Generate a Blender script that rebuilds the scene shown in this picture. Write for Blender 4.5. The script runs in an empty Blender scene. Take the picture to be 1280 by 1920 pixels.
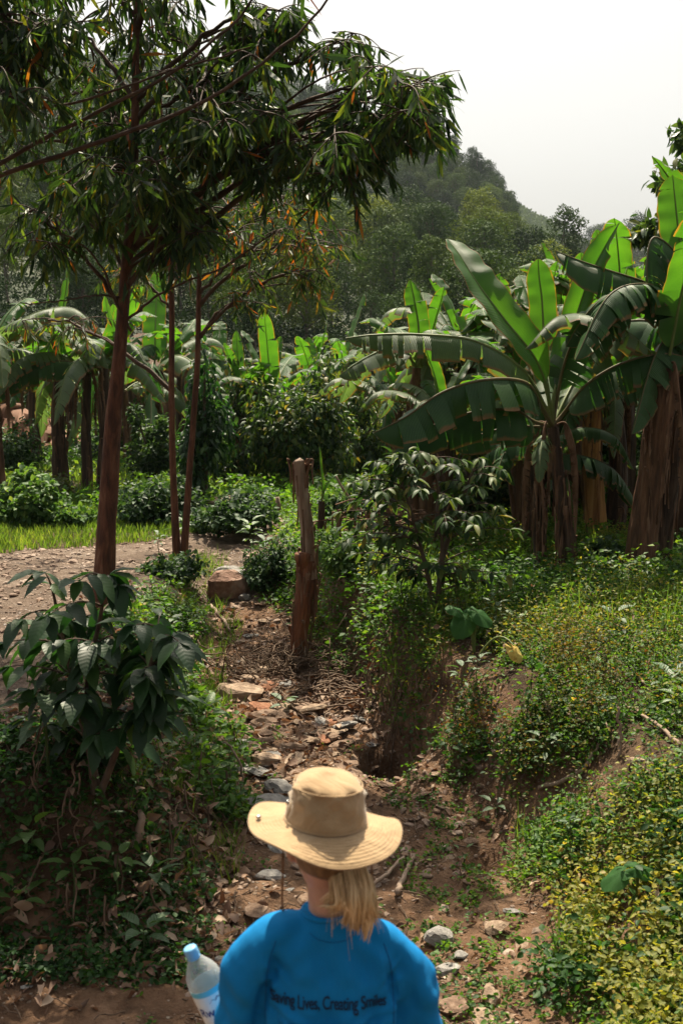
import bpy, math, random
import numpy as np
from mathutils import Vector, Matrix
from mathutils.bvhtree import BVHTree

SC = bpy.context.scene
COL = SC.collection
rad = math.radians
rng = np.random.default_rng(11)

# ------------------------------------------------------------------ camera
FPX = 2200.0                                   # focal length in photo pixels (1280 x 1920)
PITCH = math.atan((960 - 700) / FPX)
cam_data = bpy.data.cameras.new('camera')
cam = bpy.data.objects.new('camera', cam_data)
COL.objects.link(cam)
cam.location = (0, 0, 0)
cam.rotation_euler = (rad(90) - PITCH, 0, 0)
cam_data.sensor_fit = 'VERTICAL'
cam_data.sensor_height = 36.0
cam_data.lens = FPX / 1920 * 36.0
cam_data.clip_start = 0.05
cam_data.clip_end = 6000
cam_data.dof.use_dof = True
cam_data.dof.focus_distance = 11.0
cam_data.dof.aperture_fstop = 5.6
SC.camera = cam

# ------------------------------------------------------------------ sky, sun, exposure
SUN_EL, SUN_AZ = 60.0, -2.0                   # azimuth measured from +Y (into the picture), negative = left
world = bpy.data.worlds.new('World')
SC.world = world
world.use_nodes = True
wn, wl = world.node_tree.nodes, world.node_tree.links
bg = wn['Background']
sky = wn.new('ShaderNodeTexSky')
sky.sky_type = 'NISHITA'
sky.sun_disc = False
sky.sun_elevation = rad(SUN_EL)
sky.sun_rotation = rad(SUN_AZ)
sky.air_density = 1.0
sky.dust_density = 6.0
sky.ozone_density = 1.0
hs = wn.new('ShaderNodeHueSaturation')
hs.inputs['Saturation'].default_value = 0.22
wl.new(sky.outputs[0], hs.inputs['Color'])
wm = wn.new('ShaderNodeMix'); wm.data_type = 'RGBA'; wm.blend_type = 'MULTIPLY'; wm.inputs[0].default_value = 1.0
wm.clamp_result = False
wl.new(hs.outputs[0], wm.inputs[6]); wm.inputs[7].default_value = (1.06, 1.03, 0.97, 1)
wl.new(wm.outputs[2], bg.inputs['Color'])
bg.inputs['Strength'].default_value = 0.072
sd = bpy.data.lights.new('sun', 'SUN')
sd.energy = 5.0
sd.angle = rad(0.6)
sd.color = (1.0, 0.89, 0.69)
sun = bpy.data.objects.new('sun', sd)
COL.objects.link(sun)
sv = Vector((math.sin(rad(SUN_AZ)) * math.cos(rad(SUN_EL)), math.cos(rad(SUN_AZ)) * math.cos(rad(SUN_EL)), math.sin(rad(SUN_EL))))
sun.rotation_euler = sv.to_track_quat('Z', 'Y').to_euler()
SC.view_settings.view_transform = 'Standard'
SC.view_settings.look = 'None'
SC.view_settings.exposure = 1.15
SC.view_settings.gamma = 1.0
SC.cycles.max_bounces = 7
SC.cycles.diffuse_bounces = 2
SC.cycles.glossy_bounces = 2
SC.cycles.transmission_bounces = 6
SC.cycles.transparent_max_bounces = 8
SC.cycles.volume_bounces = 0
SC.cycles.caustics_reflective = False
SC.cycles.caustics_refractive = False

# ------------------------------------------------------------------ small maths
CP, SP = math.cos(PITCH), math.sin(PITCH)
def slope(py):
    v = (960 - py) / FPX
    return (-SP + v * CP) / (CP + v * SP)
def P(px, py, Y):
    v = (960 - py) / FPX
    dy = CP + v * SP
    return np.array([(px - 640) / FPX / dy * Y, Y, slope(py) * Y])
def sst(a, b, x):
    t = np.clip((x - a) / (b - a), 0, 1)
    return t * t * (3 - 2 * t)
def nrm(v):
    return v / np.maximum(np.linalg.norm(v, axis=-1, keepdims=True), 1e-9)
def _h(ix, iy, s):
    n = (ix * 374761393 + iy * 668265263 + s * 974634777) & 0xffffffff
    n = ((n ^ (n >> 13)) * 1274126177) & 0xffffffff
    return ((n ^ (n >> 16)) & 0xffff) / 65535.0
def vnoise(x, y, s=0):
    x = np.asarray(x, float); y = np.asarray(y, float)
    ix = np.floor(x).astype(np.int64); iy = np.floor(y).astype(np.int64)
    fx = x - ix; fy = y - iy
    fx = fx * fx * (3 - 2 * fx); fy = fy * fy * (3 - 2 * fy)
    a = _h(ix, iy, s); b = _h(ix + 1, iy, s); c = _h(ix, iy + 1, s); d = _h(ix + 1, iy + 1, s)
    return (a * (1 - fx) + b * fx) * (1 - fy) + (c * (1 - fx) + d * fx) * fy
def fbm(x, y, s=0, o=4):
    r = 0; a = 0.5; t = 0
    for k in range(o):
        r = r + a * vnoise(x, y, s + k * 7); t += a; a *= 0.5; x = x * 2.03; y = y * 2.03
    return r / t - 0.5

# ------------------------------------------------------------------ mesh building
class MB:
    """collects verts and faces of ONE mesh"""
    def __init__(s):
        s.V = []; s.F = []; s.M = []; s.U = []; s.n = 0
    def add(s, V, F, mi=0, uv=None):
        V = np.asarray(V, float).reshape(-1, 3)
        s.V.append(V)
        s.U.append(np.asarray(uv, float) if uv is not None else np.zeros((len(V), 2)))
        for f in (F if isinstance(F, list) else [F]):
            f = np.asarray(f, np.int64)
            if f.size:
                s.F.append(f + s.n); s.M.append(np.full(len(f), mi))
        s.n += len(V)
        return s
    def build(s, name, mats, parent=None, smooth=True, local=None):
        me = bpy.data.meshes.new(name)
        V = np.concatenate(s.V); U = np.concatenate(s.U)
        if local is not None:
            V = V - np.asarray(local)
        loops = np.concatenate([f.ravel() for f in s.F])
        tot = np.concatenate([np.full(len(f), f.shape[1]) for f in s.F])
        mi = np.concatenate(s.M)
        st = np.concatenate([[0], np.cumsum(tot)[:-1]])
        me.vertices.add(len(V)); me.vertices.foreach_set('co', V.astype(np.float32).ravel())
        me.loops.add(len(loops)); me.loops.foreach_set('vertex_index', loops.astype(np.int32))
        me.polygons.add(len(tot))
        me.polygons.foreach_set('loop_start', st.astype(np.int32))
        me.polygons.foreach_set('loop_total', tot.astype(np.int32))
        me.polygons.foreach_set('material_index', mi.astype(np.int32))
        me.polygons.foreach_set('use_smooth', np.full(len(tot), smooth))
        uvl = me.uv_layers.new(name='UVMap')
        uvl.data.foreach_set('uv', U[loops].astype(np.float32).ravel())
        me.update(calc_edges=True)
        for m in (mats if isinstance(mats, (list, tuple)) else [mats]):
            me.materials.append(m)
        o = bpy.data.objects.new(name, me)
        COL.objects.link(o)
        if local is not None and parent is None:
            o.location = local
        if parent is not None:
            o.parent = parent
        return o

def tag(o, label=None, cat=None, group=None, kind=None):
    if label: o['label'] = label
    if cat: o['category'] = cat
    if group: o['group'] = group
    if kind: o['kind'] = kind
    return o
def thing(name, loc, label, cat, group=None, rz=0.0):
    o = bpy.data.objects.new(name, None)
    o.empty_display_size = 0.1
    COL.objects.link(o)
    o.location = tuple(loc); o.rotation_euler = (0, 0, rz)
    return tag(o, label, cat, group)
def dup(root, loc, rz=0.0, scale=None, label=None, group=None, parts=True):
    r = root.copy(); COL.objects.link(r)
    r.location = tuple(loc); r.rotation_euler = (0, 0, rz)
    if scale is not None:
        r.scale = scale if hasattr(scale, '__len__') else (scale,) * 3
    if label: r['label'] = label
    if group: r['group'] = group
    if parts:
        for ch in list(root.children):
            c = ch.copy(); COL.objects.link(c); c.parent = r
            for g in list(ch.children):
                d = g.copy(); COL.objects.link(d); d.parent = c
    return r

def tube(pts, rads, sides=6, cap=False, uvl=1.0):
    pts = np.asarray(pts, float); n = len(pts)
    rads = np.broadcast_to(np.asarray(rads, float), (n,))
    T = nrm(np.gradient(pts, axis=0))
    ref = np.array([0, 0, 1.]) if abs(T[0][2]) < 0.9 else np.array([1., 0, 0])
    N = np.zeros_like(T); n0 = nrm(np.cross(T[0], ref)[None])[0]
    for i in range(n):
        n0 = n0 - T[i] * np.dot(n0, T[i]); n0 = n0 / max(np.linalg.norm(n0), 1e-9); N[i] = n0
    B = np.cross(T, N)
    a = np.linspace(0, 2 * np.pi, sides, endpoint=False)
    V = pts[:, None] + rads[:, None, None] * (np.cos(a)[None, :, None] * N[:, None] + np.sin(a)[None, :, None] * B[:, None])
    V = V.reshape(-1, 3)
    i = np.arange(n - 1)[:, None] * sides; j = np.arange(sides)[None]; j2 = (j + 1) % sides
    Fq = np.stack([i + j, i + j2, i + sides + j2, i + sides + j], -1).reshape(-1, 4)
    uv = np.stack([np.tile(a / (2 * np.pi), n), np.repeat(np.linspace(0, uvl, n), sides)], -1)
    Fs = [Fq]
    if cap:
        Fs.append(np.arange(sides)[::-1][None]); Fs.append((np.arange(sides) + (n - 1) * sides)[None])
    return V, Fs, uv
def bez(p0, p1, p2, p3=None, n=12):
    t = np.linspace(0, 1, n)[:, None]
    p0, p1, p2 = map(np.asarray, (p0, p1, p2))
    if p3 is None:
        return (1 - t) ** 2 * p0 + 2 * t * (1 - t) * p1 + t ** 2 * p2
    p3 = np.asarray(p3)
    return (1 - t) ** 3 * p0 + 3 * t * (1 - t) ** 2 * p1 + 3 * t * t * (1 - t) * p2 + t ** 3 * p3
def spline(pts, n=24):
    """Catmull-Rom through points"""
    p = np.asarray(pts, float)
    p = np.vstack([2 * p[0] - p[1], p, 2 * p[-1] - p[-2]])
    m = len(p) - 3
    out = []
    for u in np.linspace(0, m - 1e-6, n):
        i = int(u); t = u - i
        a, b, c, d = p[i:i + 4]
        out.append(0.5 * ((2 * b) + (-a + c) * t + (2 * a - 5 * b + 4 * c - d) * t * t + (-a + 3 * b - 3 * c + d) * t ** 3))
    return np.array(out)

def frames(d, up=None, roll=None):
    """d: (N,3) leaf directions -> matrices whose columns are side, along, normal"""
    d = nrm(np.asarray(d, float)); N = len(d)
    if up is None:
        up = nrm(rng.normal(size=(N, 3)))
    else:
        up = np.broadcast_to(up, (N, 3))
    s = np.cross(d, up)
    bad = np.linalg.norm(s, axis=1) < 1e-3
    s[bad] = np.cross(d[bad], np.array([1., 0.3, 0.2]))
    s = nrm(s); n = np.cross(s, d)
    if roll is not None:
        c = np.cos(roll)[:, None]; k = np.sin(roll)[:, None]
        s, n = s * c + n * k, n * c - s * k
    return np.stack([s, d, n], -1)
def scatter(mb, tmpl, T, M, S, mi=0, wid=None):
    """bake copies of a small leaf template (V, [faces]) into mb"""
    V, Fs = tmpl[0], tmpl[1]
    N = len(T)
    if N == 0: return
    S = np.broadcast_to(np.asarray(S, float), (N,))
    Vs = V[None] * S[:, None, None]
    if wid is not None:
        Vs = Vs * np.stack([wid, np.ones(N), np.ones(N)], -1)[:, None]
    W = np.einsum('nij,nvj->nvi', M, Vs) + np.asarray(T)[:, None]
    k = len(V); off = (np.arange(N) * k)[:, None, None]
    mb.add(W.reshape(-1, 3), [(f[None] + off).reshape(-1, f.shape[1]) for f in Fs], mi,
           uv=np.tile(V[:, :2] + [0.5, 0], (N, 1)))

# leaf templates: along +Y, width X, normal Z, length 1
def leaf_tmpl(w, rows, bend=0.0, fold=0.12, sickle=0.0, wave=0.0, prof=None):
    ts = np.linspace(0, 1, rows + 1)
    V = []; 
    for i, t in enumerate(ts):
        ww = w * 0.5 * (prof(t) if prof else (math.sin(math.pi * t ** 0.8)) ** 0.8 if 0 < t < 1 else 0)
        z = -bend * t * t; cx = sickle * math.sin(math.pi * t) * 0.5 + sickle * t
        if i == 0 or i == rows:
            V.append((cx, t, z))
        else:
            wz = wave * (1 if i % 2 else -1)
            V += [(cx - ww, t, z + fold * ww * 2 + wz), (cx, t, z), (cx + ww, t, z + fold * ww * 2 - wz)]
    V = np.array(V, float); tri = []; quad = []
    tri += [(0, 2, 1), (0, 3, 2)]
    for i in range(rows - 2):
        a = 1 + 3 * i
        quad += [(a, a + 1, a + 4, a + 3), (a + 1, a + 2, a + 5, a + 4)]
    a = 1 + 3 * (rows - 2); e = len(V) - 1
    tri += [(a, a + 1, e), (a + 1, a + 2, e)]
    F = [np.array(tri)]
    if quad: F.append(np.array(quad))
    return V, F
T_RHOMB = (np.array([(0, 0, 0), (-.3, .5, .06), (.3, .5, .06), (0, 1, -.08)], float), [np.array([(0, 3, 1), (0, 2, 3)])])
T_HERB = leaf_tmpl(0.62, 3, bend=0.15, fold=0.18)
T_HERB2 = leaf_tmpl(0.45, 3, bend=0.25, fold=0.2)
T_BROAD = leaf_tmpl(0.46, 6, bend=0.35, fold=0.16, wave=0.012)
T_COFFEE = leaf_tmpl(0.40, 4, bend=0.35, fold=0.2, wave=0.012)
_g = np.array([(0, 0, 0), (-.09, .35, 0), (.09, .35, .0), (-.02 , .72, -.02), (.13, .70, -.02), (.12, 1, -.06)], float)
T_GUM = (_g, [np.array([(0, 2, 1), (3, 4, 5)]), np.array([(1, 2, 4, 3)])])
T_BLADE = (np.array([(-.03, 0, 0), (.03, 0, 0), (-.02, .55, .05), (.02, .55, .05), (0, 1, -.15)], float), [np.array([(2, 3, 4)]), np.array([(0, 1, 3, 2)])])
T_CHIP = (np.array([(-.5, -.35, 0), (.3, -.5, .03), (.55, .1, .1), (.1, .5, .02), (-.45, .4, .12)], float), [np.array([(0, 1, 2), (0, 2, 4)]), np.array([(2, 3, 4)])])

# ------------------------------------------------------------------ materials
def newmat(name):
    m = bpy.data.materials.new(name); m.use_nodes = True
    nt = m.node_tree; b = nt.nodes['Principled BSDF']
    return m, nt, b
def node(nt, typ, **kw):
    n = nt.nodes.new(typ)
    for k, v in kw.items():
        if k in n.inputs.keys() if not hasattr(n, k) else False: n.inputs[k].default_value = v
        else: setattr(n, k, v)
    return n
def ramp(nt, stops, interp='LINEAR'):
    r = nt.nodes.new('ShaderNodeValToRGB'); e = r.color_ramp.elements
    r.color_ramp.interpolation = interp
    while len(e) > 1: e.remove(e[-1])
    e[0].position = stops[0][0]; e[0].color = (*stops[0][1], 1)
    for p, c in stops[1:]:
        x = e.new(p); x.color = (*c, 1)
    return r
def noise(nt, scale, detail=4, vec=None, rough=0.55, dist=0.0):
    n = nt.nodes.new('ShaderNodeTexNoise'); n.inputs['Scale'].default_value = scale
    n.inputs['Detail'].default_value = detail; n.inputs['Roughness'].default_value = rough
    n.inputs['Distortion'].default_value = dist
    if vec is not None: nt.links.new(vec, n.inputs['Vector'])
    return n
def leafmat(name, stops, trans=0.35, rough=0.42, tcol=(1.35, 1.25, 0.5), patch=0.0, pscale=0.7, obj_rand=False, veins=0.0, spec=0.5):
    m, nt, b = newmat(name); L = nt.links
    g = nt.nodes.new('ShaderNodeNewGeometry')
    fac = g.outputs['Random Per Island']
    if obj_rand or patch:
        a = nt.nodes.new('ShaderNodeMath'); a.operation = 'MULTIPLY_ADD'; a.inputs[1].default_value = (0.22 if obj_rand else 0.6)
        L.new(fac, a.inputs[0])
        if obj_rand:
            oi = nt.nodes.new('ShaderNodeObjectInfo')
            q = nt.nodes.new('ShaderNodeMath'); q.operation = 'MULTIPLY'; q.inputs[1].default_value = 0.78
            L.new(oi.outputs['Random'], q.inputs[0]); L.new(q.outputs[0], a.inputs[2])
        else:
            tc = nt.nodes.new('ShaderNodeTexCoord')
            nz = noise(nt, pscale, 3, tc.outputs['Object'])
            q = nt.nodes.new('ShaderNodeMapRange'); q.inputs['From Min'].default_value = 0.35; q.inputs['From Max'].default_value = 0.65
            q.inputs['To Max'].default_value = 0.4
            L.new(nz.outputs[0], q.inputs[0]); L.new(q.outputs[0], a.inputs[2])
        fac = a.outputs[0]
    r = ramp(nt, stops); L.new(fac, r.inputs[0])
    col = r.outputs[0]
    L.new(col, b.inputs['Base Color'])
    b.inputs['Roughness'].default_value = rough
    b.inputs['Specular IOR Level'].default_value = spec
    if veins:
        uvn = nt.nodes.new('ShaderNodeUVMap')
        sx = nt.nodes.new('ShaderNodeSeparateXYZ'); L.new(uvn.outputs[0], sx.inputs[0])
        ab = nt.nodes.new('ShaderNodeMath'); ab.operation = 'SUBTRACT'; ab.inputs[1].default_value = 0.5; L.new(sx.outputs[0], ab.inputs[0])
        ab2 = nt.nodes.new('ShaderNodeMath'); ab2.operation = 'ABSOLUTE'; L.new(ab.outputs[0], ab2.inputs[0])
        s1 = nt.nodes.new('ShaderNodeMath'); s1.operation = 'MULTIPLY_ADD'; s1.inputs[1].default_value = -0.8; L.new(ab2.outputs[0], s1.inputs[0]); L.new(sx.outputs[1], s1.inputs[2])
        s2 = nt.nodes.new('ShaderNodeMath'); s2.operation = 'MULTIPLY'; s2.inputs[1].default_value = 55; L.new(s1.outputs[0], s2.inputs[0])
        s3 = nt.nodes.new('ShaderNodeMath'); s3.operation = 'SINE'; L.new(s2.outputs[0], s3.inputs[0])
        bp = nt.nodes.new('ShaderNodeBump'); bp.inputs['Strength'].default_value = veins; bp.inputs['Distance'].default_value = 0.01
        L.new(s3.outputs[0], bp.inputs['Height']); L.new(bp.outputs[0], b.inputs['Normal'])
    tr = nt.nodes.new('ShaderNodeBsdfTranslucent')
    mul = nt.nodes.new('ShaderNodeMix'); mul.data_type = 'RGBA'; mul.blend_type = 'MULTIPLY'; mul.inputs[0].default_value = 1.0
    mul.clamp_result = False
    L.new(col, mul.inputs[6]); mul.inputs[7].default_value = (*[c * 1.6 for c in tcol], 1)
    L.new(mul.outputs[2], tr.inputs['Color'])
    mx = nt.nodes.new('ShaderNodeMixShader'); mx.inputs[0].default_value = trans
    L.new(b.outputs[0], mx.inputs[1]); L.new(tr.outputs[0], mx.inputs[2])
    L.new(mx.outputs[0], nt.nodes['Material Output'].inputs['Surface'])
    return m
def solidmat(name, stops, scale=6.0, rough=0.85, bump=0.3, detail=6, stretch=None, spec=0.3, bdist=0.02, coord='Object', dist=0.0):
    m, nt, b = newmat(name); L = nt.links
    tc = nt.nodes.new('ShaderNodeTexCoord'); vec = tc.outputs[coord]
    if stretch:
        mp = nt.nodes.new('ShaderNodeMapping'); mp.inputs['Scale'].default_value = stretch; L.new(vec, mp.inputs[0]); vec = mp.outputs[0]
    n = noise(nt, scale, detail, vec, 0.62, dist)
    r = ramp(nt, stops); L.new(n.outputs[0], r.inputs[0]); L.new(r.outputs[0], b.inputs['Base Color'])
    b.inputs['Roughness'].default_value = rough; b.inputs['Specular IOR Level'].default_value = spec
    if bump:
        n2 = noise(nt, scale * 2.6, 5, vec, 0.6)
        bp = nt.nodes.new('ShaderNodeBump'); bp.inputs['Strength'].default_value = bump; bp.inputs['Distance'].default_value = bdist
        L.new(n2.outputs[0], bp.inputs['Height']); L.new(bp.outputs[0], b.inputs['Normal'])
    return m

# ================================================================== TERRAIN
_gy  = [-6, 0, 1.0, 2.6, 5.0, 7.0, 8.8, 10.2, 11.5, 13.0, 14.5, 16.0, 40]
_gz  = [-1.6, -1.65, -2.0, -2.62, -2.85, -2.86, -2.80, -2.72, -2.62, -2.32, -2.12, -2.08, -2.08]
_gc  = [0, 0, 0, 0.05, 0.15, 0.14, -0.30, -0.52, -0.76, -1.15, -1.3, -1.3, -1.3]
_gw  = [.9, .9, .8, .8, .84, .82, .60, .66, .38, .24, .2, .1, .1]
HR = np.array([35, 55, 110, 170, 205, 270, 340, 400, 470, 530, 620, 760, 900, 1000, 1500.])
HA = np.array([-900, -300, 0, 200, 400, 500, 600, 700, 760, 850, 920, 960, 1000, 1060, 1120, 1200, 1280, 1500, 2400.])
HP = np.array([  # skyline row (photo pixels) of the bare ground, per distance (rows) and bearing (columns)
 [825] * 19,
 [740, 745, 745, 740, 735, 730, 730, 735, 745, 760, 765, 765, 765, 765, 765, 765, 765, 760, 750],
 [430, 450, 480, 520, 560, 575, 590, 605, 610, 615, 620, 625, 630, 640, 655, 670, 675, 670, 650],
 [210, 280, 340, 385, 430, 455, 475, 480, 472, 468, 480, 495, 515, 530, 572, 600, 610, 600, 560],
 [230, 300, 360, 405, 450, 475, 495, 500, 492, 490, 505, 520, 545, 570, 605, 640, 650, 640, 600],
 [110, 190, 250, 290, 330, 350, 370, 400, 420, 440, 470, 500, 540, 585, 625, 650, 655, 640, 600],
 [0,   80,  150, 200, 215, 218, 222, 280, 306, 325, 372, 440, 530, 590, 620, 620, 620, 600, 560],
 [40, 120, 190, 240, 250, 255, 262, 320, 350, 370, 420, 480, 555, 600, 620, 600, 590, 560, 520],
 [-40, 60, 160, 230, 260, 280, 300, 350, 380, 410, 450, 490, 530, 540, 545, 520, 500, 480, 450],
 [-80, 20, 130, 200, 235, 250, 270, 330, 370, 400, 430, 470, 500, 455, 480, 448, 425, 400, 380],
 [-150, -20, 130, 110, 135, 140, 165, 300, 350, 385, 420, 440, 470, 500, 540, 520, 500, 470, 450],
 [-100, 30, 180, 190, 210, 220, 250, 330, 360, 380, 400, 420, 450, 500, 530, 540, 520, 500, 480],
 [-60, 80, 210, 230, 250, 260, 290, 330, 345, 352, 366, 384, 408, 440, 478, 540, 570, 560, 540],
 [0, 120, 240, 260, 280, 290, 320, 350, 370, 380, 400, 420, 450, 480, 510, 570, 590, 590, 580],
 [300, 400, 500, 520, 540, 550, 560, 580, 590, 600, 610, 620, 630, 640, 650, 660, 660, 660, 660]], float)
HZ = HR[:, None] * np.vectorize(slope)(HP)
HZ[0] = -2.05
def hill(x, y):
    yy = np.maximum(y, 35.0)
    a = 640 + x / yy * FPX
    a = np.clip(a, HA[0], HA[-1] - 1e-3)
    ia = np.clip(np.searchsorted(HA, a, 'right') - 1, 0, len(HA) - 2)
    ta = (a - HA[ia]) / (HA[ia + 1] - HA[ia]); ta = ta * ta * (3 - 2 * ta) * 0.5 + ta * 0.5
    r = np.clip(yy, HR[0], HR[-1] - 1e-3)
    ir = np.clip(np.searchsorted(HR, r, 'right') - 1, 0, len(HR) - 2)
    tr = (r - HR[ir]) / (HR[ir + 1] - HR[ir])
    z = (HZ[ir, ia] * (1 - ta) + HZ[ir, ia + 1] * ta) * (1 - tr) + (HZ[ir + 1, ia] * (1 - ta) + HZ[ir + 1, ia + 1] * ta) * tr
    return z
def gul(y):
    return np.interp(y, _gy, _gc), np.interp(y, _gy, _gw)
def wob(x, y):
    return fbm(x * 1.3, y * 1.3, 5, 3) * 0.5
def parts_of(x, y):
    """gully floor membership (0 floor .. 1 bank top) and side distances"""
    c, w = gul(y)
    wb = wob(x, y)
    dL = (c - w) - x + wb * 0.35
    dR = x - (c + w) + wb * 0.45
    return dL, dR
def H(x, y, detail=True):
    x = np.asarray(x, float); y = np.asarray(y, float)
    dL, dR = parts_of(x, y)
    fz = np.interp(y, _gy, _gz)
    tl = sst(0.0, 0.75, dL) * sst(5.45, 6.5, y + wob(x + 9, y) * 0.8)
    wr = np.interp(y, [0, 5, 7, 8, 9.5, 12, 14], [1.2, .9, .75, 0.65, .40, .5, 1.0])
    tr = sst(0.0, 1.0, dR / wr)
    zl = -2.08 + 0.0 * x
    zr = np.interp(y, [0, 4, 6, 9, 14, 20, 35], [-1.6, -2.30, -2.12, -1.95, -1.9, -2.0, -2.05]) - 0.12 * np.exp(-((x - 1.0) ** 2) / .5) + 0.10 * sst(1.2, 4.0, x)
    z = fz + (zl - fz) * tl + (zr - fz) * tr
    # cut bank and pothole at the right edge of the streambed
    z = z - 0.70 * np.exp(-((((x - 0.35) / 0.21) ** 2 + ((y - 8.35) / 0.34) ** 2)) ** 2)
    z = z - 0.30 * np.exp(-(((x - 0.92) / 0.14) ** 2 + ((y - 6.75) / 0.16) ** 2))
    z = z + 0.16 * np.exp(-(((x - 0.62) / 0.16) ** 2 + ((y - 7.9) / 0.4) ** 2))
    near = sst(60, 30, y)
    z = z + near * 0.16 * fbm(x * .55, y * .55, 3, 3)
    if detail:
        flat = 1 - 0.65 * sst(0.2, .8, dL) * sst(10, 13, y)
        z = z + near * flat * (0.11 * fbm(x * 3.1, y * 3.1, 31, 4) + 0.045 * fbm(x * 11, y * 11, 41, 3))
    zh = hill(x, y) + 2.5 * fbm(x * .03, y * .03, 77, 4) * sst(60, 150, y) * 2
    return np.where(y > 35, zh * sst(35, 42, y) + z * (1 - sst(35, 42, y)), z)
def hz(x, y):
    return float(H(np.array([x]), np.array([y]))[0])
def hit(px, py, y0=3.0, y1=900.0):
    ys = np.concatenate([np.arange(y0, 40, 0.02), np.arange(40, y1, 0.5)])
    p = P(px, py, 1.0)
    x = p[0] * ys; z = p[2] * ys
    g = H(x, ys)
    k = np.argmax(z <= g)
    return np.array([x[k], ys[k], g[k]])
def at(px, Y):
    """ground point at depth Y on bearing px"""
    x = (px - 640) / FPX * Y
    return np.array([x, Y, hz(x, Y)])

def road_mask(x, y):
    n = fbm(x * 1.1, y * 1.1, 91, 4) * 0.9
    lo = np.interp(x, [-9, -2.1, -1.9, -1.5, -0.7, 0.3, 3], [6.0, 7.0, 10.4, 12.0, 12.9, 14.6, 15.2])
    up = np.interp(x, [-9, -4, -2.2, -1.0, 0, 3], [12.2, 13.5, 14.8, 16.2, 17.0, 17.4])
    left = np.where(x < -1.75 + n * .4, 1, 0)
    return ((y > lo + n) & (y < up + n * .8) & (x < 2.2)) & ((y > 10.5) | (left > 0))
def bed_mask(x, y):
    dL, dR = parts_of(x, y)
    b = (dL < 0.12) & (dR < 0.55) & (y < 14.2) & (y > 0.5)
    return b | ((y < 5.9 + wob(x, y)) & (y > 1.5) & (dR < 0.4) & (x > -6))

ny_ = [np.arange(-8, 4.0, .2), np.arange(4.0, 18, .05)]
yy = 18.0; st = .06; tail = []
while yy < 1500:
    tail.append(yy); st = min(st * 1.035, 9.0); yy += st
ny_.append(np.array(tail)); GY = np.concatenate(ny_)
u = np.linspace(-1, 1, 281); gu = u * (1 + 1.9 * np.abs(u) ** 3)
GX = (1.9 + 0.36 * np.maximum(GY, 0))[:, None] * gu[None]
GYY = np.broadcast_to(GY[:, None], GX.shape)
GZ = H(GX, GYY)
ny, nx = GX.shape
VV = np.stack([GX, GYY, GZ], -1).reshape(-1, 3)
ii = (np.arange(ny - 1)[:, None] * nx + np.arange(nx - 1)[None]).ravel()
FF = np.stack([ii, ii + 1, ii + nx + 1, ii + nx], -1)
fc = VV[FF].mean(1)
mroad = road_mask(fc[:, 0], fc[:, 1]); mbed = bed_mask(fc[:, 0], fc[:, 1]) & ~mroad
mhill = fc[:, 1] > 48
def submesh(name, mask, mat):
    f = FF[mask]; idx, inv = np.unique(f, return_inverse=True)
    mb = MB(); mb.add(VV[idx], inv.reshape(-1, 4), 0, uv=VV[idx][:, :2])
    return tag(mb.build(name, mat), kind='structure')

def soilmat(name, stops, peb, scale=5.0, bump=0.8):
    m, nt, b = newmat(name); L = nt.links
    tc = nt.nodes.new('ShaderNodeTexCoord'); v = tc.outputs['Object']
    n1 = noise(nt, scale, 8, v, 0.65); r1 = ramp(nt, stops); L.new(n1.outputs[0], r1.inputs[0])
    vo = nt.nodes.new('ShaderNodeTexVoronoi'); vo.inputs['Scale'].default_value = 26; L.new(v, vo.inputs['Vector'])
    n3 = noise(nt, 1.6, 4, v)
    mr = nt.nodes.new('ShaderNodeMapRange'); mr.inputs[1].default_value = 0.46; mr.inputs[2].default_value = 0.58; L.new(n3.outputs[0], mr.inputs[0])
    cr = ramp(nt, peb, 'CONSTANT'); 
    sx = nt.nodes.new('ShaderNodeSeparateXYZ'); L.new(vo.outputs['Color'], sx.inputs[0]); L.new(sx.outputs[0], cr.inputs[0])
    ds = nt.nodes.new('ShaderNodeMapRange'); ds.inputs[1].default_value = 0.35; ds.inputs[2].default_value = 0.25; L.new(vo.outputs['Distance'], ds.inputs[0])
    mu = nt.nodes.new('ShaderNodeMath'); mu.operation = 'MULTIPLY'; L.new(mr.outputs[0], mu.inputs[0]); L.new(ds.outputs[0], mu.inputs[1])
    mx = nt.nodes.new('ShaderNodeMix'); mx.data_type = 'RGBA'; L.new(mu.outputs[0], mx.inputs[0]); L.new(r1.outputs[0], mx.inputs[6]); L.new(cr.outputs[0], mx.inputs[7])
    L.new(mx.outputs[2], b.inputs['Base Color'])
    n2 = noise(nt, 38, 6, v, 0.7)
    ad = nt.nodes.new('ShaderNodeMath'); ad.operation = 'ADD'; L.new(n2.outputs[0], ad.inputs[0]); L.new(mu.outputs[0], ad.inputs[1])
    bp = nt.nodes.new('ShaderNodeBump'); bp.inputs['Strength'].default_value = bump; bp.inputs['Distance'].default_value = 0.06
    L.new(ad.outputs[0], bp.inputs['Height']); L.new(bp.outputs[0], b.inputs['Normal'])
    b.inputs['Roughness'].default_value = 0.92; b.inputs['Specular IOR Level'].default_value = 0.2
    return m
M_SOIL = soilmat('soil', [(0.3, (.030, .018, .010)), (0.5, (.075, .045, .026)), (0.7, (.14, .085, .048))],
                 [(0, (.10, .065, .042)), (.5, (.16, .11, .08)), (.8, (.22, .17, .13))])
M_BED = soilmat('streambed_soil', [(0.3, (.060, .034, .020)), (0.5, (.16, .090, .052)), (0.72, (.28, .17, .105))],
                [(0, (.16, .10, .066)), (.4, (.24, .17, .12)), (.75, (.32, .26, .20))])
M_ROAD = soilmat('gravel', [(0.3, (.075, .052, .037)), (0.5, (.145, .102, .074)), (0.72, (.23, .175, .135))],
                 [(0, (.20, .14, .11)), (.35, (.29, .22, .18)), (.75, (.38, .33, .30))], scale=3.0)
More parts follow.
